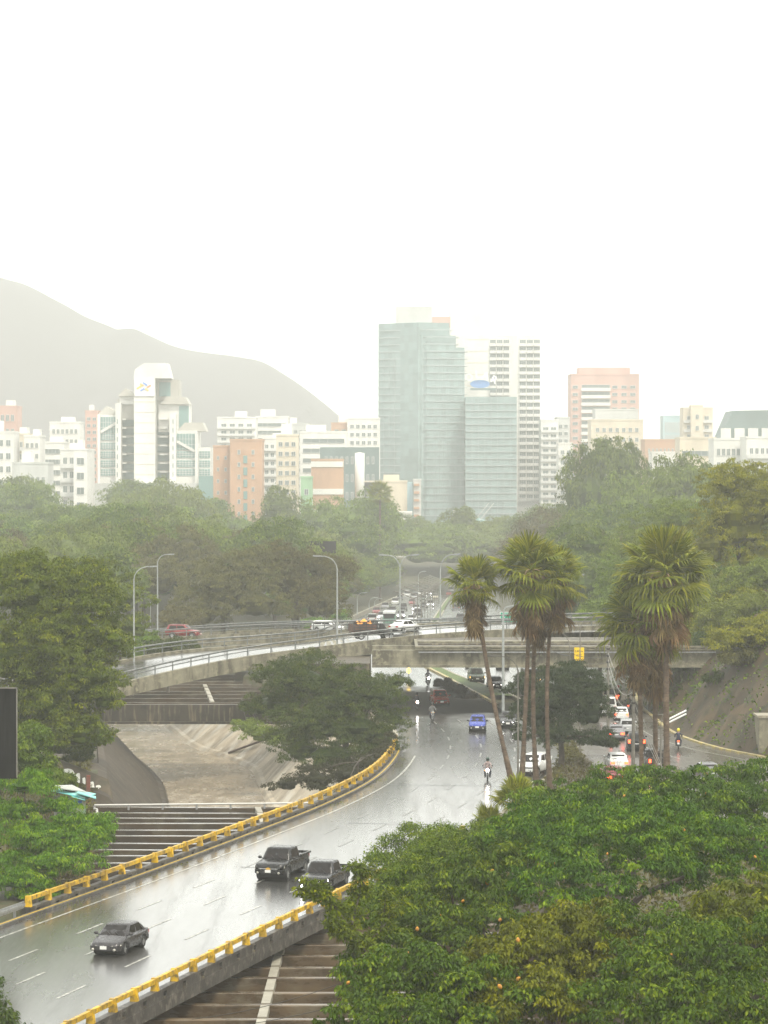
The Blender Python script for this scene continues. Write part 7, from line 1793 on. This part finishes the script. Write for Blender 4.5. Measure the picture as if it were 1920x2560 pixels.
MB().prism([a, b, c, d], (0, 0, 0), (0, 26, 0)).build('roof', w_dark, hl, world=True)
MB().box(((a.x + d.x) / 2, 1213, a.z / 2), (d.x - a.x, 26, a.z)).build('wall', w_white, hl, world=True)
for k in range(4):
    xa = at(1815 + k * 34, 1075, 1199).x; MB().box((xa, 1199.5, a.z + 2.2), (4, 1, 5)).build('gable', w_white, hl, world=True)
# stepped white complex with the logo shaft
Y = 1150
cp = thing('stepped_complex', (at(383, 1250, Y).x, Y, -3), 0, 'stepped white complex with glass wings and a tall shaft bearing a colourful emblem', 'building')
def cbox(nm, px0, px1, y0, y1, dy, dep, m):
    a, b = at(px0, y0, Y), at(px1, y1, Y)
    return MB().box(((a.x + b.x) / 2, Y + dy + dep / 2, (a.z + b.z) / 2), (b.x - a.x, dep, a.z - b.z)).build(nm, m, cp, world=True)
cbox('shaft', 336, 389, 946, 1270, -2, 8, w_white)
cbox('wing', 243, 300, 1036, 1270, 3, 22, w_white); cbox('wing', 425, 492, 1076, 1270, 3, 22, w_white); cbox('wing', 490, 524, 1118, 1270, 6, 20, w_white)
cbox('core_block', 290, 440, 996, 1270, 6, 22, w_conc); cbox('upper_block', 389, 444, 948, 1000, 5, 18, w_conc); cbox('shoulder', 296, 340, 986, 1010, 5, 16, w_white); cbox('shoulder', 394, 470, 1010, 1080, 4.5, 18, w_white)
cbox('pillar', 289, 303, 1008, 1270, -1, 6, w_white); cbox('pillar', 424, 440, 1034, 1270, -1, 6, w_white); cbox('pillar', 487, 494, 1080, 1270, 1, 6, w_white); cbox('pillar', 243, 250, 1036, 1270, 1, 6, w_white)
def cprism(nm, pts, dy, dep, m): MB().prism([at(px, py, Y) + Vector((0, dy, 0)) for px, py in pts], (0, 0, 0), (0, dep, 0)).build(nm, m, cp, world=True)
cprism('cap', [(335, 946), (338, 924), (362, 908), (418, 908), (428, 946)], -2, 16, w_white)
cprism('roof', [(294, 988), (312, 970), (340, 986), (340, 990), (294, 990)], 3, 14, w_conc); cprism('roof', [(242, 1036), (264, 1015), (298, 1034), (298, 1037)], 3, 18, w_conc); cprism('roof', [(398, 1010), (415, 990), (462, 992), (472, 1010)], 3, 16, w_conc); cprism('roof', [(440, 1078), (460, 1056), (505, 1056), (514, 1078)], 4, 16, w_conc)
teal = mat('teal_wing_glass', (.16, .28, .27), .2)
for (pa, pb, ys_, n_) in ((250, 288, (1042, 1084, 1107, 1129, 1151, 1173), 6), (441, 486, (1084, 1128, 1151, 1173), 6), (496, 523, (1128, 1151, 1173), 4)):
    for i, yt in enumerate(ys_):
        hh = 16 if not (i == 0) else (40 if pa < 490 else 16)
        a, b = at(pa, yt, Y), at(pb, yt + hh, Y); w_, h_ = b.x - a.x, a.z - b.z
        o = MB().box(((a.x + b.x) / 2, Y + 2.85 if pa < 490 else Y + 5.85, (a.z + b.z) / 2), (w_, .3, h_)).build('window', teal, cp, world=True)
        m_ = MB()
        for k in range(1, n_): m_.box((a.x + w_ * k / n_, Y + (2.65 if pa < 490 else 5.65), (a.z + b.z) / 2), (.18, .12, h_))
        for k in range(1, 3): m_.box(((a.x + b.x) / 2, Y + (2.6 if pa < 490 else 5.6), a.z - h_ * k / 3), (w_, .1, .16))
        f = m_.build('frame', frame_w, None, world=False); f.parent = o; f.location = -o.location - cp.location + Vector((0, 0, 0)) if False else -cp.location
cbox('upper_glazing', 446, 470, 1014, 1075, 4.2, .4, teal); cbox('upper_glazing', 396, 424, 955, 990, 4.6, .4, teal); 
MB().bar(at(250, 1080, Y) + Vector((0, 2.2, 0)), at(288, 1058, Y) + Vector((0, 2.2, 0)), .6, 1.0).build('stair_band', w_white, cp, world=True)
MB().bar(at(441, 1103, Y) + Vector((0, 2.2, 0)), at(486, 1128, Y) + Vector((0, 2.2, 0)), .6, 1.0).build('stair_band', w_white, cp, world=True)
for k in range(8):
    yt = 1046 + 22 * k
    cbox('stair_zone', 304, 334, yt + 3, yt + 19, 5.6, .4, w_dark); cbox('stair_zone', 391, 422, yt + 3, yt + 19, 5.6, .4, w_dark)
    cbox('landing', 304, 314, yt, yt + 3.5, 2.6, 3, w_white); cbox('landing', 398, 418, yt, yt + 3.5, 2.6, 3, w_white)
    cbox('slit_window', 293, 295, yt + 2, yt + 14, -1.15, .2, w_dark); cbox('slit_window', 432, 434, yt + 2, yt + 14, -1.15, .2, w_dark)
cbox('sign_panel', 338, 387, 950, 990, -2.5, .5, let_w)
for px, py, c, w_, tl in ((348, 968, (.8, .6, .05), 2.2, -30), (356, 974, (.1, .25, .7), 1.8, -30), (363, 960, (.1, .3, .8), 2.0, 35), (372, 966, (.75, .3, .1), 1.8, -30), (367, 974, (.8, .55, .1), 1.5, 35), (354, 962, (.85, .45, .1), 1.6, 35)):
    p = at(px, py, Y - 2.7); MB().box(p, (w_, .15, .55), m=Matrix.Rotation(math.radians(tl), 3, 'Y')).build('emblem', mat('emblem_%d%d' % (int(c[0] * 100), int(c[2] * 100)), c, .5), cp, world=True)
for k in range(9): cbox('panel_joint', 337, 388, 1004 + 26 * k, 1005 + 26 * k, -2.1, .3, w_cream)
cbox('podium', 200, 560, 1208, 1290, -6, 14, w_grey); cbox('glass_podium', 500, 565, 1190, 1290, -8, 10, teal)
# brick building and others left of centre
rt, off, w, h = block('orange brick office building right of the stepped complex', 575, 655, 1102, 1060, 20, w_brick, 9, 2, 'grid', .18, .35, name='brick_building', bot=.1)
for i in range(9): MB().box(off + Vector((w * -.02, -.12, h * .12 + i * h * .092)), (w * .12, .25, h * .06)).build('stair_window', teal, rt)
block('lower brick wing with small paired windows', 533, 576, 1118, 1066, 18, w_brick, 9, 2, 'grid', .28, .3, name='brick_building', bot=.1)
L = [(-30, 42, 1018, 1250, w_pink, 6, 5, 'grid', 'pale pinkish block at the left edge'), (-30, 34, 1082, 1150, w_white, 6, 3, 'grid', 'white block at the left edge below the pinkish one'), (34, 72, 1088, 1180, w_cream, 6, 3, 'balcony', 'cream balcony block near the left edge'), (60, 100, 1092, 1160, w_white, 7, 3, 'grid', 'white block with open balconies near the left edge'),
     (100, 160, 1108, 1220, w_white, 6, 5, 'band', 'low white block with long window bands'), (124, 200, 1058, 1320, w_white, 7, 6, 'grid', 'far white block behind the low banded one'), (150, 225, 1126, 1120, w_white, 5, 4, 'balcony', 'white balcony block left of the stepped complex'), (184, 218, 1126, 1100, w_white, 5, 1, 'grid', 'plain white gable left of the stepped complex'), (213, 245, 1030, 1260, w_pink, 12, 2, 'grid', 'pink slim block peeping behind the left wing'),
     (543, 640, 1046, 1260, w_white, 11, 4, 'balcony', 'white tower with a flat cap behind the brick building'), (640, 720, 1044, 1300, w_white, 10, 5, 'band', 'white terraced block behind the brick building'), (716, 775, 1062, 1330, w_grey, 9, 4, 'grid', 'grey white block in the middle of the skyline'), (655, 735, 1098, 1200, w_white, 8, 5, 'balcony', 'white block with balconies right of the brick building'),
     (750, 868, 1082, 1230, w_white, 7, 4, 'band', 'long white block with dark window bands in mid skyline'), (828, 908, 1060, 1350, w_brick, 8, 4, 'grid', 'orange block left of the glass tower'), (868, 950, 1048, 1340, w_white, 9, 5, 'grid', 'white block touching the left side of the glass tower'), (690, 745, 1090, 1150, w_cream, 8, 3, 'grid', 'cream block before the mid skyline whites'),
     (448, 475, 1112, 1280, w_grey, 6, 2, 'grid', 'grey block glimpsed right of the stepped complex'), (30, 120, 1160, 1060, w_grey, 2, 6, 'grid', 'low grey building at the wood edge on the left')]
for pa, pb, yt, Y_, wm, nf, nc, stl, lab in L:
    rt, off, w, h = block(lab, pa, pb, yt, Y_, 18, wm, nf, nc, stl, .6, .45, top_in=.03, bot=.30)
    rooftop(rt, off, w, h, 18, random.uniform(-.25, .25), random.uniform(.25, .5), random.uniform(2, 4.5))
MB().box((0, 0, 0), (1, 1, 1))
rt, off, w, h = block('orange and white striped building with a stained top and roof tank', 778, 858, 1152, 1040, 18, w_brick, 0, name='striped_building')
for i, z in enumerate((.97, .73, .55, .37)): MB().box(off + Vector((0, -.1, h * z)), (w + .1, .3, h * .05)).build('white_band', w_white, rt)
tk2 = thing('water_tank', tuple(at(899, 1200, 1050)), 0, 'white upright cylindrical tank beside the striped building', 'tank')
zt_ = at(899, 1133, 1050).z - tk2.location.z; MB().lathe([(0.01, -12), (1.7, -12), (1.7, zt_), (0.01, zt_ + .3)], 16).build('cylinder', w_white, tk2)
block('dark block behind the tank left of the glass tower', 800, 948, 1118, 1130, 14, w_dark, 4, 10, 'grid', .4, .4, bot=.3, roof=False)
rt, off, w, h = block('cream blank walled block with pale blue edge strip', 905, 1018, 1206, 1130, 18, w_cream, 0, name='cream_block')
MB().box(off + Vector((w / 2 + 1.0, 8, h / 2)), (2.0, 16, h)).build('edge_strip', w_blue, rt)
rooftop(rt, off, w, h, 16, .15, .35, 2.6, w_cream)
rt, off, w, h = block('narrow block with red orange balconies beside the cream block', 1034, 1053, 1202, 1125, 12, w_grey, 0)
for i in range(7): MB().box(off + Vector((-.3, -.5, h - 1.5 - i * 2.9)), (2.0, 1, .9)).build('balcony', w_brick, rt)
rt, off, w, h = block('small white villa under the cream block', 968, 1030, 1284, 1110, 10, w_white, 1, 5, 'grid', .4, .5, bot=.5)
block('green walled small building by the striped one', 752, 780, 1196, 1020, 12, w_green, 3, 1, 'grid', .4, .3, bot=.4)
gh = thing('glass_pavilion', tuple(at(1195, 1330, 1080)), 0, 'arched glass pavilion with a slanting truss at the foot of the towers', 'pavilion')
m_ = MB(); rr_ = at(1222, 1300, 1080).x - at(1168, 1300, 1080).x
m_.lathe([(rr_ / 2, -8), (rr_ / 2, 2), (rr_ * .42, 4), (.01, 5)], 18); m_.build('dome', teal, gh)
a, b = at(1190, 1305, 1075) - gh.location, at(1228, 1258, 1075) - gh.location
for dx in (-.9, .9): MB().bar(a + Vector((dx, 0, 0)), b + Vector((dx, 0, 0)), .3, .3).build('truss', w_grey, gh)
MB().box((at(1138, 1300, 1080).x - gh.location.x, 0, 0), (1.6, 1.6, 16)).build('pylon', w_white, gh)

# ================================================================== MOUNTAIN
ridge = [(-220, 640), (-120, 672), (0, 694), (60, 714), (150, 756), (210, 790), (262, 811), (310, 829), (360, 834), (430, 864), (500, 880), (620, 897), (690, 925), (750, 962), (810, 1008), (850, 1042), (900, 1085), (960, 1140), (1040, 1180)]
rid = catmull([(a, b, 0) for a, b in ridge], n=5)
YM = 2900.0; rows = []
for i, q in enumerate(rid):
    t = at(q.x, q.y, YM); hz_ = max(t.z, 1.0)
    row = []
    for k in range(11):
        f = k / 10; z = hz_ * (1 - (1 - f) ** 1.6) * (1 + .03 * math.sin(i * .3 + k)) if k < 10 else hz_
        row.append((t.x + 6 * math.sin(k * 1.3 + i * .2) * (1 - f), YM - 650 * (1 - f) + 4 * math.sin(i * .25 + k), z if k else -2))
    row.append((t.x, YM + 500, -2)); rows.append(row)
strip(rows).build('mountain', mat('bare_forest_slope', (0.05, 0.044, 0.048), .9, c2=(.056, .05, .053), scale=.006, world=True, detail=8), fix=True, kind='structure')

# ================================================================== SHACK, GRAFFITI, WALLS
gz0 = at(250, 1965, 236.5)
hut = thing('shack', tuple(gnd(180, 2080, -.5)), 0, 'small shack with turquoise sheet roof beside the white graffiti', 'shack')
turq = mat('turquoise_roof_sheet', (.13, .55, .52), .4, c2=(.35, .6, .56), scale=3); hut_w = mat('patched_green_board', (.10, .26, .15), .7, c2=(.3, .3, .22), scale=2)
Yh = 207.5
def hp(px, py, dY=0): return at(px, py, Yh + dY)
for k, (pts, m_s) in enumerate((([(128, 1978), (212, 1996), (240, 1986), (150, 1968)], turq), ([(178, 1993), (212, 2002), (236, 1991), (200, 1984)], turq), ([(190, 1984), (240, 1999), (240, 1994), (200, 1980)], turq), ([(120, 1968), (160, 1976), (218, 1984), (180, 1966)], mat('grey_roof_sheet', (.35, .36, .34), .5)))):
    q = [hp(px, py, (0, 0, 3.0, 3.0)[i] - .1 * k) for i, (px, py) in enumerate(pts)]
    MB().prism(q, (0, 0, .02 * k), (0, 0, .02 * k + .06)).build('roof_sheet', m_s, hut, world=True)
a, b = hp(180, 2035, .3), hp(214, 2000, .3); MB().box(((a.x + b.x) / 2, Yh + .4, (a.z + b.z) / 2), (b.x - a.x, .12, b.z - a.z)).build('wall', hut_w, hut, world=True)
a, b = hp(134, 2040, .4), hp(180, 1990, .4); MB().box(((a.x + b.x) / 2, Yh + .5, (a.z + b.z) / 2), (b.x - a.x, .12, b.z - a.z)).build('wall', mat('grey_board', (.12, .12, .11), .7), hut, world=True)
a, b = hp(184, 2009), hp(204, 2002); MB().box(((a.x + b.x) / 2, Yh + .25, (a.z + b.z) / 2), (b.x - a.x, .08, b.z - a.z)).build('wall_patch', mat('blue_patch', (.03, .09, .35), .5), hut, world=True)
for k, px in enumerate((152, 170)):
    tr_ = thing('old_tyre', tuple(hp(px, 1979, 1.5)), 0, ('left', 'right')[k] + ' black tyre lying on the shack roof', 'tyre')
    MB().lathe([(.28, -.12), (.42, -.13), (.5, 0), (.42, .13), (.28, .12), (.28, -.12)], 18).build('tread', rubber, tr_)
post = thing('red_post', tuple(gnd(221, 2010, -.5)), 0, 'rusty red post between the graffiti letters', 'post')
a = at(222, 1938, gnd(221, 2010, -.5).y) - post.location; MB().box((0, 0, a.z / 2), (.28, .2, a.z)).build('column', mat('rusty_red', (.22, .06, .04), .6, c2=(.12, .06, .04), scale=3), post)
# wall that carries the graffiti, leaning back along the bank
gw = thing('graffiti_wall', tuple(at(225, 1990, 240)), 0, 'brown bank wall painted with fat white graffiti letters', 'wall')
gwm = mat('brown_bank_wall', (.085, .065, .04), .8, c2=(.05, .045, .025), scale=1.2, world=True, bump=.5)
A = [at(150, 1900, 243), at(270, 1948, 242), at(286, 2014, 238.5), at(196, 2000, 238.5)]
MB().prism(A, (0, 0.0, 0), (0, .4, 0)).build('wall', gwm, gw, world=True)
wp = mat('white_graffiti_paint', (.72, .72, .66), .6, c2=(.58, .57, .5), scale=2, world=True); bp_ = mat('black_graffiti_line', (.02, .02, .02), .6)
def gp(px, py, off=0.0):                              # point on the wall's face
    o_ = A[0]; n_ = (A[1] - A[0]).cross(A[3] - A[0]).normalized()
    if n_.y > 0: n_ = -n_
    d = _ray(px, py); e = Vector((0, 0, CAM_H)); t = (o_ - e).dot(n_) / d.dot(n_)
    return e + d * t + n_ * (0.02 + off)
def blob(pts, m_, off=0.0, nm='letter'):
    sm = catmull([(a, b, 0) for a, b in pts + [pts[0]]], n=4)[:-1]
    MB().add([gp(q.x, q.y, off) for q in sm], [tuple(range(len(sm)))]).build(nm, m_, gw, world=True, fix=False)
blob([(258, 1972), (268, 1972), (275, 1985), (275, 2000), (268, 2008), (256, 2007), (247, 1998), (251, 1985)], wp, .004)
blob([(257, 1980), (263, 1980), (265, 1988), (261, 1993), (255, 1991), (254, 1985)], gwm, .010)
blob([(225, 1956), (233, 1955), (236, 1968), (240, 1978), (239, 1966), (247, 1963), (252, 1967), (249, 1975), (251, 1990), (246, 1998), (238, 1994), (232, 1984), (231, 1992), (226, 1985)], wp, .002)
blob([(206, 1946), (213, 1946), (213, 1975), (210, 1974), (200, 1968), (206, 1964)], wp, .003)
blob([(189, 1936), (196, 1933), (200, 1937), (199, 1958), (193, 1955), (190, 1946)], wp, .003)
blob([(157, 1924), (170, 1922), (182, 1926), (188, 1940), (183, 1944), (176, 1935), (168, 1937), (166, 1942), (158, 1930)], wp, .002)
def gline(pts, w=.05):
    m_ = MB()
    for a, b in zip(pts[:-1], pts[1:]): m_.bar(gp(*a, .015), gp(*b, .015), w, .01)
    m_.build('outline', bp_, gw, world=True)
gline([(238, 1965), (240, 1980), (243, 1985)]); gline([(230, 1977), (233, 1991)]); gline([(244, 1969), (250, 1970), (246, 1974), (243, 1972), (246, 1978)]); gline([(258, 2003), (262, 1998), (265, 2002), (270, 1998), (267, 1990)])
for ch, px in (('2', 240.5), ('6', 246.5)):
    me = text_mesh(ch, .27, 'number', .002); 
    n_ = (A[1] - A[0]).cross(A[3] - A[0]).normalized(); n_ = -n_ if n_.y > 0 else n_
    link('number', me, gw, bp_, loc=gp(px, 1991, .015) - gw.location, rot=n_.to_track_quat('Z', 'Y').to_euler())
# concrete block wall at the right edge and a drift of logs
rw = thing('retaining_wall', tuple(gnd(1935, 1888, 0)), 0, 'grey concrete retaining wall at the right edge below the slope', 'wall')
a, b = gnd(1900, 1890, 0), at(2010, 1796, 262); MB().box(((a.x + b.x) / 2, 264, b.z / 2), (b.x - a.x, 3, b.z)).build('wall', conc_g, rw, world=True)
MB().box(((a.x + b.x) / 2, 264, b.z + .1), (b.x - a.x + .3, 3.2, .2)).build('coping', kerb_pale, rw, world=True)
lg = thing('driftwood_pole', tuple(at(640, 1872, 300)), 0, 'long brown pole lying slanted on the pale concrete bank', 'pole')
def bankp(px, py):                                   # a point on the right bank's slope
    lo, hi = 200.0, 420.0
    for _ in range(40):
        m_ = (lo + hi) / 2; q = at(px, py, m_); zs_ = Z_WATER + .45 + (q.x - RIV_R(m_) - .8) * ((-.95 - Z_WATER - .45) / (BANK - 1.1))
        if q.z > zs_: lo = m_
        else: hi = m_
    return at(px, py, lo)
MB().tube([bankp(572, 1884) + Vector((0, 0, .1)), bankp(666, 1853) + Vector((0, 0, .25))], .13, 6).build('shaft', mat('rusty_brown_wood', (.07, .04, .025), .7), lg, world=True)

# ================================================================== HAZE (rain air)
hz_o = MB().box((0, 2350, 124), (3300, 5100, 288)).mesh('haze')
hm_ = bpy.data.materials.new('rain_haze'); hm_.use_nodes = True
hn, hl_ = hm_.node_tree.nodes, hm_.node_tree.links
hn.clear(); ho = hn.new('ShaderNodeOutputMaterial'); pv = hn.new('ShaderNodeVolumePrincipled')
pv.inputs['Color'].default_value = (0.95, 0.965, 0.942, 1); pv.inputs['Density'].default_value = HAZE_DENSITY; pv.inputs['Anisotropy'].default_value = 0.25
pv.inputs['Density Attribute'].default_value = ''; pv.inputs['Temperature Attribute'].default_value = ''
hl_.new(pv.outputs[0], ho.inputs['Volume'])
try: hm_.cycles.homogeneous_volume = True
except Exception: pass
link('haze', hz_o, m=hm_, kind='stuff')
